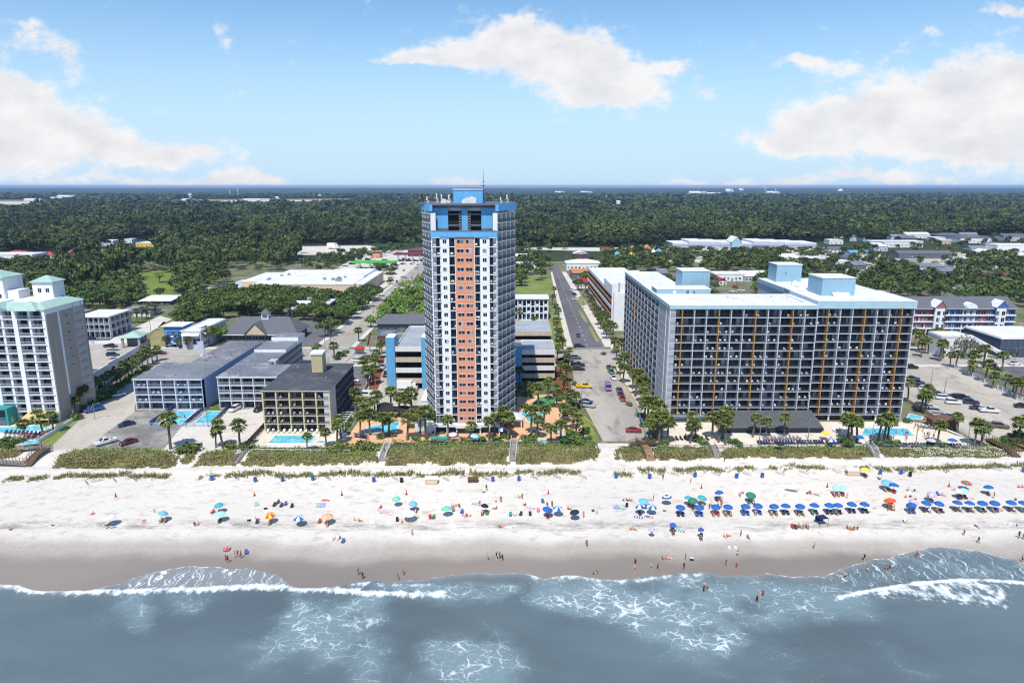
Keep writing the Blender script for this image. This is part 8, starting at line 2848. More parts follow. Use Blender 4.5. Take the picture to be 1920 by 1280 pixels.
# ---------------------------------------------------------------- people
SKINS = {'s1': 'd3a283', 's2': 'b98262', 's3': '8a5a40', 's4': 'e0b59a'}
for k_, c_ in SKINS.items():
	mat('skin_' + k_, hx(c_), .6, var=.04)
CLOTH = {'black': '17171b', 'navy': '1b2850', 'blue': '2458b0', 'red': 'b8242e', 'pink': 'd67a94', 'white': 'dcdcdc', 'teal': '2a8f93', 'green': '3c7a48', 'orange': 'd66a2c', 'purple': '5c3f86', 'grey': '7a7d82', 'yellow': 'd9bf3e'}
for k_, c_ in CLOTH.items():
	mat('cloth_' + k_, hx(c_), .85, var=.06)
for k_, c_ in (('dark', '1f1813'), ('brown', '4a3324'), ('blond', 'a98a58')):
	mat('hair_' + k_, hx(c_), .7, var=.1)
def pose_joints(p):
	J = dict(pel=(0, 0, .96, .125), wai=(0, 0, 1.12, .115), che=(0, -.01, 1.32, .145), nec=(0, 0, 1.5, .058), hea=(0, -.02, 1.62, .092), top=(0, -.01, 1.71, .07), nos=(0, -.125, 1.61, .018))
	for s, a in ((1, 'l'), (-1, 'r')):
		J.update({'sh' + a: (s * .18, 0, 1.43, .062), 'el' + a: (s * .25, .03, 1.14, .043), 'wr' + a: (s * .27, -.06, .9, .03), 'ha' + a: (s * .27, -.08, .82, .034),
				  'hi' + a: (s * .095, 0, .9, .098), 'kn' + a: (s * .11, -.02, .5, .062), 'an' + a: (s * .11, .03, .09, .042), 'to' + a: (s * .12, -.14, .035, .036)})
	if p == 'walk':
		J.update(knl=(.1, -.14, .52, .062), anl=(.1, -.26, .1, .042), tol=(.1, -.42, .06, .036), knr=(-.1, .06, .5, .062), anr=(-.1, .34, .16, .042), tor=(-.1, .22, .05, .036),
				 ell=(.24, .12, 1.15, .043), wrl=(.26, .12, .92, .03), hal=(.26, .08, .84, .034), elr=(-.24, -.06, 1.15, .043), wrr=(-.24, -.24, .98, .03), har=(-.24, -.3, .93, .034))
	if p == 'reach':
		J.update(ell=(.3, -.16, 1.34, .043), wrl=(.24, -.34, 1.5, .03), hal=(.22, -.38, 1.57, .034), elr=(-.36, .0, 1.3, .043), wrr=(-.3, -.2, 1.2, .03), har=(-.28, -.27, 1.2, .034))
	if p in ('sit', 'lounge'):
		z = 0 if p == 'sit' else .3
		b = .14 if p == 'sit' else .22
		J.update(pel=(0, 0, .14 + z, .13), wai=(0, b * .4, .29 + z, .115), che=(0, b, .48 + z, .145), nec=(0, b * 1.25, .66 + z, .058), hea=(0, b * 1.25 - .02, .78 + z, .092), top=(0, b * 1.25, .87 + z, .07), nos=(0, b * 1.25 - .125, .77 + z, .018))
		for s, a in ((1, 'l'), (-1, 'r')):
			kz = .42 if p == 'sit' else .44
			J.update({'sh' + a: (s * .18, b * 1.1, .58 + z, .062), 'el' + a: (s * .27, b + .1, .33 + z, .043), 'wr' + a: (s * .24, b - .16, .2 + z, .03), 'ha' + a: (s * .22, b - .24, .2 + z, .034),
					  'hi' + a: (s * .1, -.06, .13 + z, .098), 'kn' + a: (s * .14, -.44, kz, .062), 'an' + a: (s * .14, -.74, .09, .042), 'to' + a: (s * .15, -.9, .05, .036)})
	if p == 'lie':
		J.update(pel=(0, 0, .13, .125), wai=(0, .16, .13, .115), che=(0, .36, .15, .14), nec=(0, .55, .13, .058), hea=(0, .67, .14, .092), top=(0, .76, .14, .07), nos=(0, .66, .25, .018))
		for s, a in ((1, 'l'), (-1, 'r')):
			J.update({'sh' + a: (s * .18, .47, .13, .062), 'el' + a: (s * .31, .24, .09, .043), 'wr' + a: (s * .3, 0, .06, .03), 'ha' + a: (s * .29, -.09, .05, .034),
					  'hi' + a: (s * .1, -.07, .12, .098), 'kn' + a: (s * .13, -.46, .13 + (.16 if s > 0 else 0), .062), 'an' + a: (s * .14, -.86, .06, .042), 'to' + a: (s * .16, -.92, .17, .034)})
	return J
BONES = [('pel', 'wai'), ('wai', 'che'), ('che', 'nec'), ('nec', 'hea'), ('hea', 'top'), ('hea', 'nos')] + [(a + s, b + s) for s in 'lr' for a, b in (('sh', 'el'), ('el', 'wr'), ('wr', 'ha'), ('hi', 'kn'), ('kn', 'an'), ('an', 'to'))] + [('che', 'shl'), ('che', 'shr'), ('pel', 'hil'), ('pel', 'hir')]
FIG = {}
def figure(p):
	if p in FIG:
		return FIG[p]
	J = pose_joints(p)
	bones = list(BONES)
	for s in 'lr':      # four fingers and a thumb, unequal, slightly curled
		w, h = Vector(J['wr' + s][:3]), Vector(J['ha' + s][:3])
		d = (h - w).normalized()
		sd = d.orthogonal().normalized()
		for k in range(5):
			off = sd * ((k - 1.5) * .017) if k < 4 else sd * -.04
			ln = (.07, .085, .08, .06, .05)[k]
			a = h + off + d * (.02 if k < 4 else -.03)
			e = a + d * ln * .7 + sd * (-.02 if k == 4 else 0) + Vector((0, -.012, 0))
			J['f%d%s' % (k, s)] = (*e, .0085)
			bones.append(('ha' + s, 'f%d%s' % (k, s)))
	names = list(J)
	me = bpy.data.meshes.new('person')
	me.from_pydata([J[n][:3] for n in names], [(names.index(a), names.index(b)) for a, b in bones], [])
	o = bpy.data.objects.new('person_skeleton', me)
	COL.objects.link(o)
	sk = o.modifiers.new('skin', 'SKIN')
	o.modifiers.new('sub', 'SUBSURF').levels = 1
	for i, n in enumerate(names):
		sv = me.skin_vertices[0].data[i]
		sv.radius = (J[n][3], J[n][3] * (.8 if n in ('pel', 'wai', 'che') else 1))
		sv.use_root = n == 'pel'
	dg = bpy.context.evaluated_depsgraph_get()
	body = bpy.data.meshes.new_from_object(o.evaluated_get(dg))
	bpy.data.objects.remove(o)
	body.name = 'person'
	body.materials.clear()
	body.materials.append(M('skin_s1'))
	# clothes and hair: shells grown from the body where they lie
	parts = {'shorts': [], 'top': [], 'hair': []}
	seg = [(Vector(J[a][:3]), Vector(J[b][:3]), (J[a][3] + J[b][3]) / 2, a, b) for a, b in bones]
	hea, nos = Vector(J['hea'][:3]), Vector(J['nos'][:3])
	fwd = (nos - hea).normalized()
	updir = (Vector(J['top'][:3]) - Vector(J['nec'][:3])).normalized()
	for f in body.polygons:
		c = f.center
		best = min(seg, key=lambda s: (c - (s[0] + (s[1] - s[0]) * max(0, min(1, (c - s[0]).dot(s[1] - s[0]) / max(1e-9, (s[1] - s[0]).length_squared))))).length - s[2])
		a, b = best[3], best[4]
		if a == 'pel' or (a[:2] == 'hi' and (c - best[0]).length < .24):
			parts['shorts'].append(f.index)
		elif a in ('wai', 'che') and b != 'nec':
			parts['top'].append(f.index)
		elif a == 'hea' and b == 'top' or (a == 'nec' and (c - hea).length < .13):
			if (c - hea).dot(fwd) < .045 and (c - hea).dot(updir) > -.06 or (c - hea).dot(updir) > .075:
				parts['hair'].append(f.index)
	out = {'body': body}
	for nm, idx in parts.items():
		g = .012 if nm != 'hair' else .018
		vm, vs, fs = {}, [], []
		for i in idx:
			q = []
			for vi in body.polygons[i].vertices:
				if vi not in vm:
					vm[vi] = len(vs)
					vs.append(tuple(body.vertices[vi].co + body.vertices[vi].normal * g))
				q.append(vm[vi])
			fs.append(q)
		m = bpy.data.meshes.new(nm)
		m.from_pydata(vs, [], fs)
		m.materials.append(M('cloth_black' if nm != 'hair' else 'hair_dark'))
		out[nm] = m
	for m in out.values():
		m.polygons.foreach_set('use_smooth', [True] * len(m.polygons))
	FIG[p] = out
	return out
POSEW = {'stand': 'standing', 'walk': 'walking', 'reach': 'standing with raised arms', 'sit': 'sitting', 'lounge': 'lounging', 'lie': 'lying'}
def slot(o, m):
	o.material_slots[0].link = 'OBJECT'
	o.material_slots[0].material = M(m)
def person(x, y, z, pose, col, where, rz=None, s=1.0, top=None, group=None):
	f = figure(pose)
	o = link('person', f['body'], loc=(x, y, z), label='person in %s %s %s' % (col, POSEW[pose], where), cat='person', group=group or 'people ' + where, at=(x, y, z))
	o.rotation_euler = (0, 0, RNG.uniform(0, 6.28) if rz is None else rz)
	o.scale = (s,) * 3
	slot(o, 'skin_' + RNG.choice(('s1', 's1', 's2', 's4', 's3')))
	c = link('shorts', f['shorts'], o)
	slot(c, 'cloth_' + col)
	if RNG.random() < .5 or top:
		c = link('top', f['top'], o)
		slot(c, 'cloth_' + (top or col))
	c = link('hair', f['hair'], o)
	slot(c, 'hair_' + RNG.choice(('dark', 'brown', 'brown', 'blond')))
COLS = ['black', 'navy', 'red', 'pink', 'blue', 'teal', 'white', 'purple', 'orange', 'green', 'grey']
def gh(x, y):
	return float(ground_h(x, y))
def folk(spec, where, dz=0.0, s=1.0, pose=None):
	"""'px py pose [colour]' of the feet"""
	for it in spec.split(';'):
		a = it.split()
		x, y, _ = G(float(a[0]), float(a[1]))
		person(x, y, max(gh(x, y), -.9) + dz, {'s': 'stand', 'w': 'walk', 'r': 'reach', 'g': 'sit', 'l': 'lie', 'c': 'lounge'}[a[2]], a[3] if len(a) > 3 else RNG.choice(COLS), where, s=s * RNG.uniform(.9, 1.04))
folk('423 1053 s red;427 1055 s black;440 1046 s white;446 1044 w red;452 1046 s navy;672 1078 s black;680 1085 s navy;746 1087 s black;756 1078 r red;914 1050 s pink;931 1048 s black;937 1047 s teal;942 1051 s black;1118 1075 g white;1191 1060 s black;1190 1072 s red;1221 1069 s black;1233 1070 s navy;'
	 '1243 1048 g red;1250 1048 g pink;1258 1048 g white;1285 1050 s red;1282 1068 s black;1361 1060 w black;1381 1065 s red;1383 1042 s white;1100 1025 w blue;1526 1029 r black;1807 1003 s black;1834 1018 w black;1910 1009 w navy;1919 1011 s black;1620 1051 w black;1719 1045 s red;1916 1054 s black', 'on the wet sand')
folk('1626 1073 s white;1661 1070 s black;1667 1071 s navy;1585 1086 s black;1320 1106 s navy;1326 1108 s blue;1319 1113 s black;1419 1131 s black;1430 1119 w red;1424 1122 s white', 'in the shallow water', dz=.0)
folk('88 1257 s red;97 1258 s black', 'swimming far from the shore', dz=-.55)
folk('19 994 g black;174 964 g red;289 959 g white;365 984 g black;372 983 g navy;481 974 g pink;665 975 g red;674 977 g black;714 952 g navy;754 980 g pink;626 1010 g white;637 1010 g black;773 1004 s red;783 972 w white;848 949 g pink;854 949 g navy;861 950 g black;874 968 g red;899 943 g blue;912 919 w black;939 941 s red;929 942 s white;930 954 g pink;'
	 '973 933 g pink;979 936 s black;984 948 g black;1026 952 s black;1035 950 s navy;1066 955 g red;1094 970 w pink;937 989 g black;942 987 l pink;1112 959 g black;1119 960 l white;1169 939 g red;1176 939 g black;1182 939 g red;1218 937 g white;1225 938 s black;1183 993 g orange;1189 993 g navy;1222 1003 s purple;1346 951 s black;1352 952 s red;1330 955 s black;1334 948 s white;'
	 '1393 925 g black;1387 929 g navy;1358 1006 g red;1364 1006 g orange;1389 1005 s black;1402 1008 g blue;1514 926 g black;1519 925 g navy;1530 928 l pink;1595 992 g black;1601 992 g navy;1607 992 g black;1589 991 g red;1703 919 g white;1714 921 g navy;1698 933 g pink;1707 932 g black;1715 936 l navy;1767 929 g pink;1863 934 s black;1740 930 g black;1790 918 l navy;1910 914 g red;'
	 '1917 914 g pink;1649 900 s white;1587 891 s navy;1831 987 l purple;1243 899 w black;1295 906 s red;1588 934 s pink;1904 938 g purple', 'on the dry sand')
folk('1217 864 s navy;1221 866 s blue;1224 863 s white;1228 866 w black;1358 869 s navy;721 853 s black;962 858 s black;964 862 s navy', 'on the beach accesses')
folk(';'.join('%.0f %.0f %s' % (RNG.uniform(1690, 1775), RNG.uniform(798, 826), RNG.choice('ssw')) for _ in range(16)) + ';' + ';'.join('%.0f %.0f s' % (RNG.uniform(1430, 1720), RNG.uniform(826, 834)) for _ in range(12)) + ';1285 822 s;1262 826 g;1480 822 s', 'on the hotel pool terrace', dz=.06)
folk('1680 812 s red;1690 814 s white;1655 812 s black;1640 810 s blue;1702 813 s navy;338 783 s navy;346 783 s red', 'standing in a pool', dz=-.6)
folk('1127 640 w red;1135 610 w black;1143 618 s white;1130 650 s navy;430 656 w white;975 772 s pink;1010 800 w white;1040 810 g red;690 826 s pink;720 828 g blue;735 824 s red;770 828 w white;860 824 s teal', 'around the streets and resort decks', dz=.1)
# ---------------------------------------------------------------- beach gear
UC = {'blue': ('1f5fae', '1f5fae'), 'lightblue': ('6fb3d8', '6fb3d8'), 'cyan': ('9fdce4', '9fdce4'), 'mint': ('6fc4ae', '6fc4ae'), 'green': ('2c7a64', '2c7a64'), 'teal': ('3fa3ac', '3fa3ac'), 'white': ('e2e0dc', 'e2e0dc'), 'navy': ('1d2238', '1d2238'), 'bluewhite': ('2f64a8', 'dfe4ea'),
	  'striped': ('24467e', 'dfe4ea'), 'rainbow': ('d94a2e', 'e8c53a'), 'rainbow2': ('2f8f5a', 'd63f5a'), 'orange': ('dd5a26', 'dd5a26'), 'yellow': ('e8cf3a', 'e8cf3a'), 'lilac': ('b9a6c6', 'c9b8d2'), 'peach': ('e0a27c', 'e8b595'), 'purple': ('4a4f9a', '4a4f9a')}
for k_, (a_, b_) in UC.items():
	mat('canvas_' + k_, hx(a_), .8, var=.05)
	mat('canvas_b_' + k_, hx(b_), .8, var=.05)
UMB = {}
UWORD = {'lightblue': 'light blue', 'bluewhite': 'blue and white', 'striped': 'blue striped', 'rainbow': 'red and yellow', 'rainbow2': 'green and red', 'cyan': 'pale cyan', 'mint': 'mint green'}
def umbrella_meshes(kind):
	if kind not in UMB:
		c = MB()
		n = 8
		rings = [(0, .42), (.45, .33), (.85, .12), (1.15, -.1), (1.15, -.24)]
		i = len(c.v)
		for r, z in rings:
			for j in range(n * 2):
				t = math.pi * j / n
				rr = r * (1 if j % 2 == 0 else (.955 if r < 1.1 else .97))
				c.v.append((rr * math.cos(t), rr * math.sin(t), z))
		for k in range(len(rings) - 1):
			for j in range(n * 2):
				j2 = (j + 1) % (n * 2)
				c.f.append((i + k * n * 2 + j, i + k * n * 2 + j2, i + (k + 1) * n * 2 + j2, i + (k + 1) * n * 2 + j)[::-1])
				c.m.append((k % 2) if kind in ('striped',) else ((j // 2) % 2))
		p = MB()
		p.tube([(0, 0, -2.15), (0, 0, .46)], .03, 6)
		for j in range(n):
			t = 2 * math.pi * j / n
			p.tube([(.05 * math.cos(t), .05 * math.sin(t), .05), (.8 * math.cos(t), .8 * math.sin(t), .1)], .012, 3)
		UMB[kind] = (c.mesh('canopy', ['canvas_' + kind, 'canvas_b_' + kind]), p.mesh('pole', 'wood'))
	return UMB[kind]
def umbrella(px, py, kind, where='on the dry sand', s=1.0, chairs=0, ccol='navy', hh=1.75, tilt=.12, group=None, gz_=None):
	d = ray(px, py)
	z = 1.5
	for _ in range(6):
		t = (z + hh - CAM_H) / d[2]
		z = gh(d[0] * t, d[1] * t) if gz_ is None else gz_
	x, y = d[0] * t, d[1] * t
	r = empty('beach_umbrella', (x, y, z), 0, label='%s beach umbrella %s' % (UWORD.get(kind, kind), where), cat='umbrella', group=group or UWORD.get(kind, kind) + ' umbrellas ' + where)
	c, p = umbrella_meshes(kind)
	e = (RNG.uniform(-tilt, tilt), RNG.uniform(-tilt, tilt), RNG.uniform(0, 6.28))
	for nm, me in (('canopy', c), ('pole', p)):
		o = link(nm, me, r, (0, 0, hh + .25))
		o.rotation_euler = e
		o.scale = (s * .92, s * .92, 1)
	for k in range(chairs):
		a = x + (k - (chairs - 1) / 2) * 1.0
		beach_chair(a, y - .45, ccol, where, RNG.uniform(-.25, .25), RNG.random() < .4)
	return x, y, z
BC = {}
def beach_chair(x, y, col, where, rz=0.0, occupied=False, z=None):
	if 'm' not in BC:
		q = MB()
		q.bar((0, -.35, .28), (0, .2, .22), .55, .04, 0)
		q.bar((0, .2, .22), (0, .58, .78), .55, .04, 0)
		for s in (-.29, .29):
			q.bar((s, -.4, .3), (s, .28, .2), .045, .045, 1)
			q.bar((s, .2, .2), (s, .62, .84), .045, .045, 1)
			q.bar((s, -.38, 0), (s, .1, .42), .04, .04, 1)
			q.bar((s, .5, 0), (s, -.05, .42), .04, .04, 1)
			q.bar((s, -.3, .45), (s, .35, .48), .06, .03, 1)
		BC['m'] = q.mesh('beach_chair', ['cloth_navy', 'wood'])
	z = gh(x, y) if z is None else z
	o = link('beach_chair', BC['m'], loc=(x, y, z), label='%s beach chair %s' % (col, where), cat='chair', group=col + ' beach chairs ' + where, at=(x, y, z))
	slot(o, 'cloth_' + col)
	o.rotation_euler = (0, 0, rz)
	if occupied:
		person(x, y, z + .0, 'lounge', RNG.choice(COLS), 'in a beach chair', rz)
def cpx(spec, where):
	for it in spec.split(';'):
		a = it.split()
		x, y, _ = G(float(a[0]), float(a[1]))
		beach_chair(x, y, a[2], where, RNG.uniform(-.5, .5), len(a) > 3)
ROW = 'in the long blue row'
for px, py in ((1276, 952), (1311, 952), (1342, 951), (1365, 951), (1398, 950), (1421, 949), (1451, 950), (1473, 949), (1500, 950), (1527, 948), (1555, 948), (1571, 948), (1597, 946), (1621, 946), (1709, 947), (1737, 944), (1761, 945), (1795, 943), (1818, 944), (1842, 944), (1865, 944), (1896, 943), (1919, 944)):
	umbrella(px, py, 'blue', ROW, 1.0, 2, 'navy' if RNG.random() < .75 else 'blue')
for px, py, k, s, c in ((306, 963, 'lightblue', 1, 2), (410, 948, 'teal', .95, 1), (412, 964, 'cyan', 1.15, 1), (205, 971, 'white', 1.3, 0), (506, 967, 'rainbow', 1, 1), (560, 972, 'bluewhite', 1.1, 0), (614, 969, 'peach', 1.15, 1), (743, 936, 'mint', .9, 0), (775, 945, 'lightblue', .95, 2), (767, 963, 'white', 1.4, 0),
					  (837, 954, 'mint', 1.1, 0), (909, 949, 'navy', .85, 2), (1027, 956, 'blue', 1.1, 1), (1046, 954, 'bluewhite', 1.05, 0), (1207, 940, 'lightblue', 1.1, 0), (1200, 950, 'bluewhite', 1.05, 1), (1222, 951, 'bluewhite', 1.05, 0), (1250, 933, 'striped', 1.05, 0), (1291, 934, 'teal', .9, 1), (1299, 939, 'green', 1.05, 1),
					  (1317, 934, 'teal', 1.0, 1), (1348, 924, 'blue', .95, 2), (1408, 929, 'green', 1.1, 2), (1668, 939, 'orange', 1.2, 1), (1713, 941, 'lilac', 1.0, 0), (1568, 915, 'cyan', .9, 2), (1580, 915, 'cyan', .9, 1), (1663, 906, 'lightblue', 1.2, 2), (1676, 910, 'blue', 1.1, 1), (1747, 927, 'lilac', 1.0, 1),
					  (1812, 906, 'rainbow2', 1.1, 1), (1806, 920, 'cyan', 1.0, 2), (1853, 914, 'blue', 1.0, 1), (1622, 881, 'yellow', 1.1, 1), (1314, 994, 'purple', .6, 1), (1262, 985, 'blue', .7, 1), (1222, 993, 'lilac', .6, 0), (1797, 921, 'white', .8, 1), (1077, 961, 'navy', 1.0, 0)):
	umbrella(px, py, k, 'on the dry sand', s, c, RNG.choice(('navy', 'blue', 'red', 'black', 'green')), tilt=.2)
for px, py, k in ((849, 815, 'white'), (1612, 820, 'blue'), (1548, 812, 'yellow'), (1560, 826, 'bluewhite'), (1786, 826, 'blue'), (1746, 826, 'lilac'), (890, 818, 'cyan'), (942, 806, 'bluewhite'), (1462, 832, 'navy'), (50, 832, 'lightblue'), (66, 830, 'lightblue'), (86, 797, 'yellow')):
	umbrella(px, py, k, 'on a pool terrace', 1.15, 0, hh=2.0, gz_=3.05)
cpx('514 949 black;520 944 navy;535 947 blue;527 950 black;547 951 black;422 1033 pink;427 1032 pink;462 1038 blue;398 962 red;599 980 red;482 981 navy;643 1017 blue;745 977 black;807 972 red;813 972 green;850 958 grey;866 962 blue;957 967 teal;966 966 white;976 966 navy;994 966 navy;1009 959 pink;1018 942 blue;'
	'1175 950 black;1487 990 red;1492 991 black;1500 989 pink x;1507 989 black x;1514 990 navy x;1261 991 blue;1314 1007 purple;1649 898 white;1759 928 blue;1697 979 white', 'standing free on the sand')
TOWEL = {}
def towel(px, py, col, rz, who=False):
	x, y, _ = G(px, py)
	if 'm' not in TOWEL:
		q = MB()
		for k in range(8):
			q.box(-.42, .42, -.9 + k * .225, -.9 + (k + 1) * .225 - .002, .02 + .015 * (k % 2), .05 + .012 * ((k * 3) % 4), k % 2)
		TOWEL['m'] = q.mesh('beach_towel', ['cloth_red', 'cloth_white'])
	o = link('beach_towel', TOWEL['m'], loc=(x, y, gh(x, y)), label='%s striped beach towel spread on the sand' % col, cat='towel', group=col + ' beach towels', at=(x, y, 1.5))
	slot(o, 'cloth_' + col)
	o.rotation_euler = (0, 0, rz)
	o.scale = (1.25, 1.2, 1)
	if who:
		person(x, y, gh(x, y) + .06, 'lie', RNG.choice(COLS), 'on a towel', rz)
for a in ((100, 986, 'white', 1.1, 1), (200, 986, 'teal', .9, 1), (212, 985, 'blue', .6, 0), (270, 977, 'pink', .4, 1), (597, 946, 'teal', .2, 0), (606, 946, 'blue', .2, 0), (609, 938, 'pink', 1.4, 1), (481, 944, 'teal', .5, 0), (722, 958, 'pink', .7, 0), (714, 958, 'pink', .6, 0), (994, 952, 'pink', 1.2, 0), (1154, 949, 'blue', 0, 0), (1162, 949, 'teal', .1, 0), (1168, 950, 'teal', .1, 0),
		  (1196, 969, 'blue', 1.2, 0), (1215, 969, 'orange', 1.2, 1), (951, 988, 'white', 1.3, 0), (874, 966, 'red', 1.4, 0), (892, 945, 'grey', 1.2, 0), (1274, 994, 'teal', 1.0, 0), (1530, 929, 'white', 1.2, 0), (1669, 953, 'orange', .3, 0), (1621, 956, 'blue', .3, 1), (1761, 957, 'blue', .6, 0), (1870, 954, 'orange', .6, 1), (1858, 954, 'white', .6, 1), (1892, 981, 'white', 1.0, 0), (1896, 982, 'purple', 1.0, 0), (1805, 933, 'white', 1.3, 0), (1815, 933, 'pink', 1.3, 0), (344, 1002, 'white', 1.2, 0), (697, 977, 'white', .4, 0)):
	towel(*a)
def prop(name, px, py, mb, mats, label, cat, group=None, rz=0.0, s=1.0):
	x, y, _ = G(px, py)
	o = mb.build(name, mats, loc=(x, y, gh(x, y)))
	o.rotation_euler = (0, 0, rz)
	o.scale = (s, s, s)
	tag(o, label, cat, group, at=(x, y, gh(x, y)))
def barrel(col):
	q = MB()
	q.lathe([(.001, .08), (.29, .08), (.31, .3), (.29, .34), (.31, .6), (.29, .64), (.3, .98), (.31, 1.02), (.27, 1.0), (.26, .7), (.001, .7)], 12, 0)
	for s in (-.36, .36):
		q.box(s - .04, s + .04, -.05, .05, 0, 1.15, 1)
	return q
for px, py, c in ((398, 900, 'blue'), (479, 903, 'blue'), (530, 902, 'blue'), (587, 900, 'blue'), (701, 903, 'blue'), (753, 904, 'black'), (924, 902, 'blue'), (973, 901, 'blue'), (1155, 896, 'blue'), (1218, 897, 'blue'), (1303, 894, 'blue'), (1381, 896, 'blue'), (1429, 895, 'blue'), (1650, 890, 'blue'), (1689, 889, 'blue'), (1706, 893, 'black'), (1918, 886, 'blue')):
	prop('litter_barrel', px, py, barrel(c), ['cloth_' + c, 'grey_wood'], '%s litter barrel in front of the low dune grass' % c, 'barrel', 'litter barrels along the dune', s=1.15)
cone = MB()
cone.box(-.22, .22, -.22, .22, 0, .05)
cone.lathe([(.17, .05), (.13, .3), (.1, .5), (.04, .95), (.001, .97)], 10)
for px, py in ((217, 931), (477, 929), (762, 927), (1028, 925), (1315, 915), (1551, 913), (1779, 912), (641, 928)):
	prop('marker_cone', px, py, cone, 'cloth_red', 'small red marker cone alone on the dry sand', 'cone', 'red marker cones on the beach', s=1.2)
def shed(px, py, m, lb, w=3.0, d=1.4, h=1.35):
	x, y, _ = G(px, py)
	r = empty('storage_box', (x, y, gh(x, y)), 0, label=lb, cat='storage box')
	q = MB()
	q.box(-w / 2, w / 2, -d / 2, d / 2, .1, h)
	for s in (-.4, 0, .4):
		q.box(w * s - .05, w * s + .05, -d / 2 - .03, -d / 2 - .003, .1, h)
	q.build('chest', m, r)
	q = MB()
	q.poly([(-w / 2 - .1, -d / 2 - .12, h + .02), (w / 2 + .1, -d / 2 - .12, h + .02), (w / 2 + .1, d / 2 + .1, h + .3), (-w / 2 - .1, d / 2 + .1, h + .3)])
	q.poly([(-w / 2 - .1, -d / 2 - .12, h + .02), (-w / 2 - .1, d / 2 + .1, h + .3), (-w / 2 - .1, d / 2 + .1, h - .02), (-w / 2 - .1, -d / 2 - .12, h - .05)])
	q.poly([(w / 2 + .1, -d / 2 - .12, h - .05), (w / 2 + .1, d / 2 + .1, h - .02), (w / 2 + .1, d / 2 + .1, h + .3), (w / 2 + .1, -d / 2 - .12, h + .02)])
	q.poly([(-w / 2 - .1, -d / 2 - .12, h - .05), (w / 2 + .1, -d / 2 - .12, h - .05), (w / 2 + .1, -d / 2 - .12, h + .02), (-w / 2 - .1, -d / 2 - .12, h + .02)])
	q.build('lid', 'white_trim' if m != 'dark_wood' else m, r)
shed(809, 906, 'warm_beige', 'pale beach-chair storage box left of the middle dune')
shed(887, 903, 'dark_wood', 'low brown storage box near the middle barrels', 2.4, 1.0, .8)
shed(1598, 890, 'warm_beige', 'pale storage box beside the yellow umbrella')
def lifeguard(px, py):
	x, y, _ = G(px, py)
	r = empty('lifeguard_stand', (x, y, gh(x, y)), 0, label='wooden lifeguard stand under the orange umbrella', cat='lifeguard stand')
	q = MB()
	for sx in (-.6, .6):
		for sy in (-.5, .5):
			q.bar((sx * 1.3, sy * 1.3, 0), (sx, sy, 1.5), .1)
	for z in (.4, .8, 1.2):
		q.bar((-.75, -.6, z), (.75, -.6, z), .07)
	q.build('frame', 'wood', r)
	q = MB()
	q.box(-.6, .6, -.5, .5, 1.5, 1.6)
	q.box(-.6, .6, .42, .5, 1.61, 2.3)
	q.build('seat', 'cloth_orange', r)
lifeguard(1668, 955)
q = MB()
q.tube([(0, 0, 0), (0, 0, 2.6)], .03, 5)
q.poly([(0, 0, 2.6), (.9, 0, 2.5), (.9, .05, 2.1), (0, 0, 2.1)])
prop('flag_pole', 1640, 958, q, 'white_trim', 'thin pole with a pale flag beside the orange umbrella', 'flag')
q = MB()
loft(q, [(-1.5, .02, .1, .2), (-1.0, .28, .04, .28), (0, .36, .03, .3), (1.0, .28, .04, .28), (1.5, .02, .1, .2)])
prop('kayak', 1483, 920, q, 'slate_wall', 'dark grey kayak lying alone on the dry sand', 'kayak', rz=1.2)
q = MB()
q.box(-1, 1, -.9, .9, 1.6, 1.7)
for sx in (-.95, .95):
	for sy in (-.85, .85):
		q.bar((sx, sy, 0), (sx, sy, 1.6), .06)
q.box(-1, 1, .85, .9, .3, 1.6)
prop('beach_cabana', 1540, 982, q, 'cloth_navy', 'square navy beach cabana close to the wet sand', 'cabana', rz=.2)
q = MB()
q.box(-.3, .3, -.2, .2, .12, .5)
q.box(-.32, .32, -.22, .22, .5, .57, 1)
for s in (-.26, .26):
	q.tube([(s, -.25, .1), (s, .25, .1)], .1, 8)
for px, py, c, lb in ((985, 966, 'white', 'white cool box between beach chairs'), (907, 923, 'grey', 'grey beach cart behind a walker'), (1246, 958, 'grey', 'grey backpack standing on the sand'), (1297, 1050, 'black', 'black pushchair with a white cover on the wet sand'), (1367, 1029, 'white', 'white bucket on the wet sand'), (1378, 1029, 'white', 'white cool box on the wet sand'),
					  (1393, 955, 'white', 'white bag under the blue row'), (498, 954, 'black', 'dark bag lying on the dry sand'), (467, 976, 'black', 'small dark bag beside a pink bather')):
	prop('cool_box', px, py, q, ['cloth_' + c, 'cloth_white'], lb, 'cool box')
sf = MB()
for k in range(9):
	sf.bar((k * .28, 0, 0), (k * .28, 0, .75), .045)
sf.bar((0, 0, .25), (2.24, 0, .25), .03)
sf.bar((0, 0, .6), (2.24, 0, .6), .03)
for k, (px, py) in enumerate(((135, 898), (160, 904), (172, 905), (212, 899), (236, 900), (250, 898), (300, 896), (440, 895), (540, 895), (610, 895), (660, 895), (735, 896), (772, 899), (830, 897), (862, 897), (905, 896), (950, 896), (995, 894), (1010, 893), (1038, 893), (1062, 892), (1086, 893), (1232, 892), (1258, 889), (1275, 890), (1290, 889), (1320, 888), (1334, 888), (1364, 888), (1392, 888), (1410, 886),
							 (1454, 887), (1468, 887), (1498, 886), (1512, 886), (1560, 885), (1612, 884), (1858, 882), (1890, 882))):
	prop('sand_fence', px, py, sf, 'grey_wood', 'short slatted sand fence stuck in the dune foot', 'fence', 'sand fences along the dune foot', rz=(-.75 if k % 2 else .7))
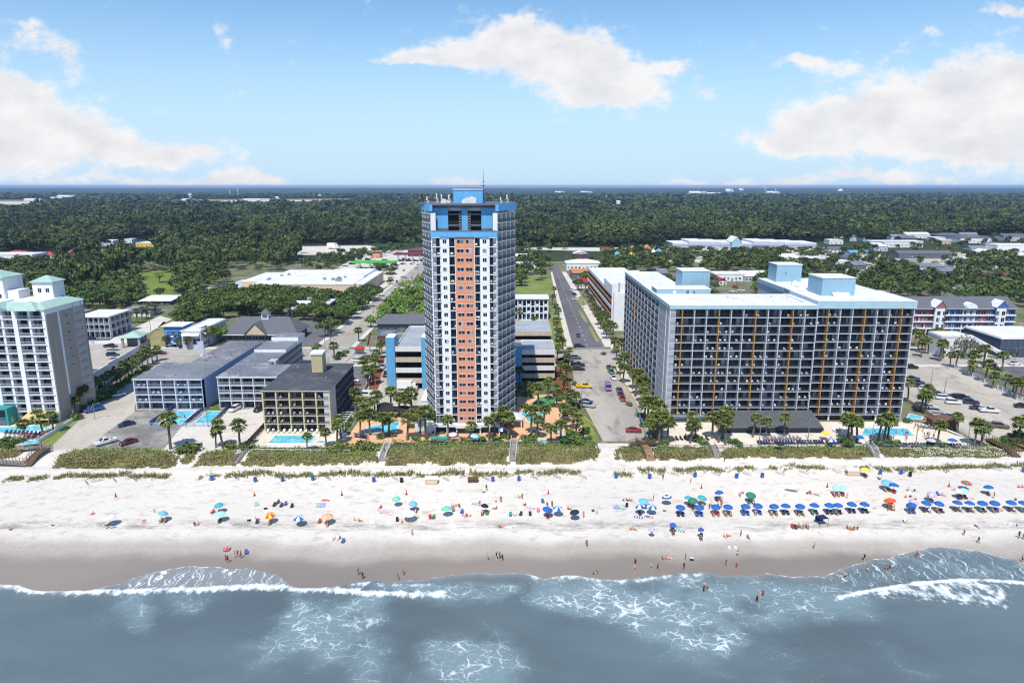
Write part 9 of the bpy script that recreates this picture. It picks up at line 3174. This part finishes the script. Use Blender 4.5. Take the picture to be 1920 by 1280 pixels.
# wooden walkways over the dunes
def walkway(p0, p1, w, m, lb, lift0=.15, lift1=.2, rail=True, steps=0, rm=None):
	a, b = Vector(G(*p0)), Vector(G(*p1))
	r = empty('dune_walkway', tuple(a), 0, label=lb, cat='walkway')
	d = (b - a)
	n = max(6, int(d.length / .9))
	sd = Vector((-d.y, d.x, 0)).normalized() * w / 2
	pts = []
	for k in range(n + 1):
		t = k / n
		p = a + d * t
		base = gh(p.x, p.y)
		pts.append(Vector((p.x, p.y, max(base, a.z + (b.z - a.z) * t) + lift0 + (lift1 - lift0) * t + .5 * math.sin(math.pi * t) * (not steps))) - a)
	q = MB()
	for k in range(n):
		u, v = pts[k], pts[k + 1]
		if steps and k > n * .45:
			v = Vector((v.x, v.y, u.z))
		q.poly([u - sd, v - sd, v + sd, u + sd][::-1])
		q.poly([u - sd - Vector((0, 0, .12)), v - sd - Vector((0, 0, .12)), v - sd, u - sd])
		q.poly([u + sd, v + sd, v + sd - Vector((0, 0, .12)), u + sd - Vector((0, 0, .12))])
		q.poly([v - sd, v - sd - Vector((0, 0, .3)), v + sd - Vector((0, 0, .3)), v + sd])
	q.build('deck', m, r)
	if rail:
		for s in (-1, 1):
			q = MB()
			for k in range(n):
				q.bar(pts[k] + sd * s + Vector((0, 0, 1)), pts[k + 1] + sd * s + Vector((0, 0, 1)), .09, .07)
				q.bar(pts[k] + sd * s + Vector((0, 0, .5)), pts[k + 1] + sd * s + Vector((0, 0, .5)), .05, .05)
				q.bar(pts[k] + sd * s + Vector((0, 0, -.5)), pts[k] + sd * s + Vector((0, 0, 1.04)), .09)
			q.build('railing', rm or m, r)
walkway((470, 838), (442, 872), 1.2, 'grey_wood', 'narrow wooden stairway beside the yellow motel pool', steps=1)
walkway((729, 832), (716, 868), 1.6, 'grey_wood', 'pale wooden steps crossing the dune left of the tower', .5, .2, steps=1, rm='white_trim')
walkway((965, 826), (961, 868), 1.7, 'grey_wood', 'white-railed steps in front of the tower deck', .5, .2, steps=1, rm='white_trim')
walkway((1200, 828), (1220, 868), 2.4, 'wood', 'broad brown boardwalk at the end of the beach street', .6, .2, rm='dark_wood')
walkway((1334, 838), (1344, 864), 1.5, 'grey_wood', 'short wooden steps under the left hotel palms', .4, .2, steps=1)
walkway((1628, 834), (1643, 862), 1.5, 'grey_wood', 'white-railed wooden steps at the middle of the terrace', .4, .2, steps=1, rm='white_trim')
walkway((1852, 826), (1905, 862), 2.2, 'dark_wood', 'long brown railed walkway at the right edge', .6, .3)
walkway((1884, 826), (1960, 866), 2.0, 'wood', 'second brown walkway at the right edge', .6, .3)
walkway((92, 846), (50, 876), 2.2, 'dark_wood', 'brown railed boardwalk ramp beside the left street end', .7, .3, rm='wood')
walkway((-90, 872), (52, 874), 2.0, 'grey_wood', 'long railed boardwalk along the left dune', .8, .5, rm='dark_wood')
walkway((36, 850), (92, 844), 2.6, 'grey_wood', 'upper landing of the left boardwalk', .8, .7, rm='wood')
walkway((1180, 838), (1236, 836), 1.6, 'dark_wood', 'brown cross landing at the head of the broad boardwalk', .7, .7, rm='dark_wood')
# ---------------------------------------------------------------- pool furniture
LG = MB()
LG.bar((0, -.95, .32), (0, .3, .32), .6, .07, 0)
LG.bar((0, .3, .33), (0, .85, .75), .6, .07, 0)
for s in (-.26, .26):
	for y in (-.8, .5):
		LG.bar((s, y, 0), (s, y, .3), .05, .05, 1)
LGM = LG.mesh('sun_lounger', ['cloth_navy', 'white_trim'])
def loungers(spec, where):
	for it in spec.split(';'):
		x0, y0, x1, y1, n, col, rz = it.split()
		n = int(n)
		for k in range(n):
			t = (k + .5) / n
			a, b = G(float(x0), float(y0)), G(float(x1), float(y1))
			x, y = a[0] + (b[0] - a[0]) * t, a[1] + (b[1] - a[1]) * t
			o = link('sun_lounger', LGM, loc=(x, y, 3.06), label='%s sun lounger %s' % (col, where), cat='sun lounger', group=col + ' sun loungers ' + where, at=(x, y, 3))
			slot(o, 'cloth_' + col)
			o.rotation_euler = (0, 0, rad(float(rz)) + RNG.uniform(-.12, .12))
			if RNG.random() < .18:
				person(x, y, 3.4, 'lie', RNG.choice(COLS), 'on a sun lounger', o.rotation_euler.z)
loungers('1420 832 1545 831 24 navy 0;1548 832 1600 832 8 navy 0;1648 836 1805 838 28 navy 0;1430 824 1500 823 10 grey 5', 'along the terrace railing of the grid hotel')
loungers('1265 824 1330 824 8 black 10;1560 808 1600 806 6 white 0;1770 806 1800 818 7 white 40;1720 800 1775 808 8 grey 15', 'on the hotel terrace')
loungers('497 810 640 811 14 white 5;488 841 575 841 14 white 180', 'at the yellow motel pool')
loungers('683 786 716 783 8 blue 10;700 815 735 813 8 white 170;664 818 690 822 8 navy 20', 'around the free-form pool')
loungers('808 825 838 825 9 teal 0;884 824 905 824 4 teal 0;938 792 962 800 7 pink 30', 'in front of the tower')
loungers('8 812 78 815 9 navy 10;4 821 84 823 9 grey 10;30 817 90 819 4 red 10', 'on the terrace of the teal-roofed hotel')
loungers('1032 803 1048 812 5 white 20;996 806 1012 810 4 white 10', 'on the paver deck right of the tower')
q = MB()
for k in range(24):
	t0, t1 = 2 * math.pi * k / 24, 2 * math.pi * (k + 1) / 24
	q.tube([(1.6 * math.cos(t0), 0, 1.9 + 1.6 * math.sin(t0)), (1.6 * math.cos(t1), 0, 1.9 + 1.6 * math.sin(t1))], .42, 6)
for px, py, lb in ((4, 793, 'large yellow ring slide at the left pool bar'), (15, 796, 'smaller yellow ring beside the large one')):
	prop('slide_ring', px, py, q, 'canopy_yellow', lb, 'slide', rz=.3, s=.8 if px > 10 else 1.1)
# ---------------------------------------------------------------- white chairs on the balconies
q = MB()
q.box(-.25, .25, -.25, .25, .4, .45)
q.bar((0, .25, .42), (0, .34, .9), .5, .05)
for sx in (-.22, .22):
	for sy in (-.22, .22):
		q.bar((sx, sy, 0), (sx, sy, .4), .05)
	q.bar((sx * 1.1, -.22, .65), (sx * 1.1, .27, .65), .05, .05)
cm_ = q.mesh('balcony_chair', 'white_trim')
RNG.shuffle(CHAIRS)
for mx, root in CHAIRS[:290]:
	o = bpy.data.objects.new('balcony_chair', cm_)
	COL.objects.link(o)
	o.matrix_world = mx
	hn = {'tower_hotel': 'tall rounded tower', 'grid_hotel': 'wide grid hotel', 'yellow_motel': 'yellow motel', 'blue_motel': 'pale blue motel', 'stepped_blue_motel': 'stepped blue motel'}[root.name]
	tag(o, 'white plastic chair on a balcony of the ' + hn, 'chair', 'white chairs on the balconies of the ' + hn, at=tuple(mx.translation))
# ---------------------------------------------------------------- labels: every repeat says which one it is
def ordinal(n):
	return '%d%s' % (n, 'th' if 10 <= n % 100 <= 20 else {1: 'st', 2: 'nd', 3: 'rd'}.get(n % 10, 'th'))
def finish_labels():
	by = {}
	for o, at in THINGS:
		p = at or tuple(o.location)
		by.setdefault(o['label'], []).append((o, PX(*p)))
	for lb, lst in by.items():
		if len(lst) < 2:
			continue
		lst.sort(key=lambda q: q[1][0])
		short = len(lst) <= 60
		for k, (o, p) in enumerate(lst):
			if not o.get('group'):
				o['group'] = lb
			o['label'] = '%s, %s from the left' % (lb, ordinal(k + 1)) if len(lb.split()) <= 12 else '%s, %s from left' % (lb, ordinal(k + 1))
finish_labels()
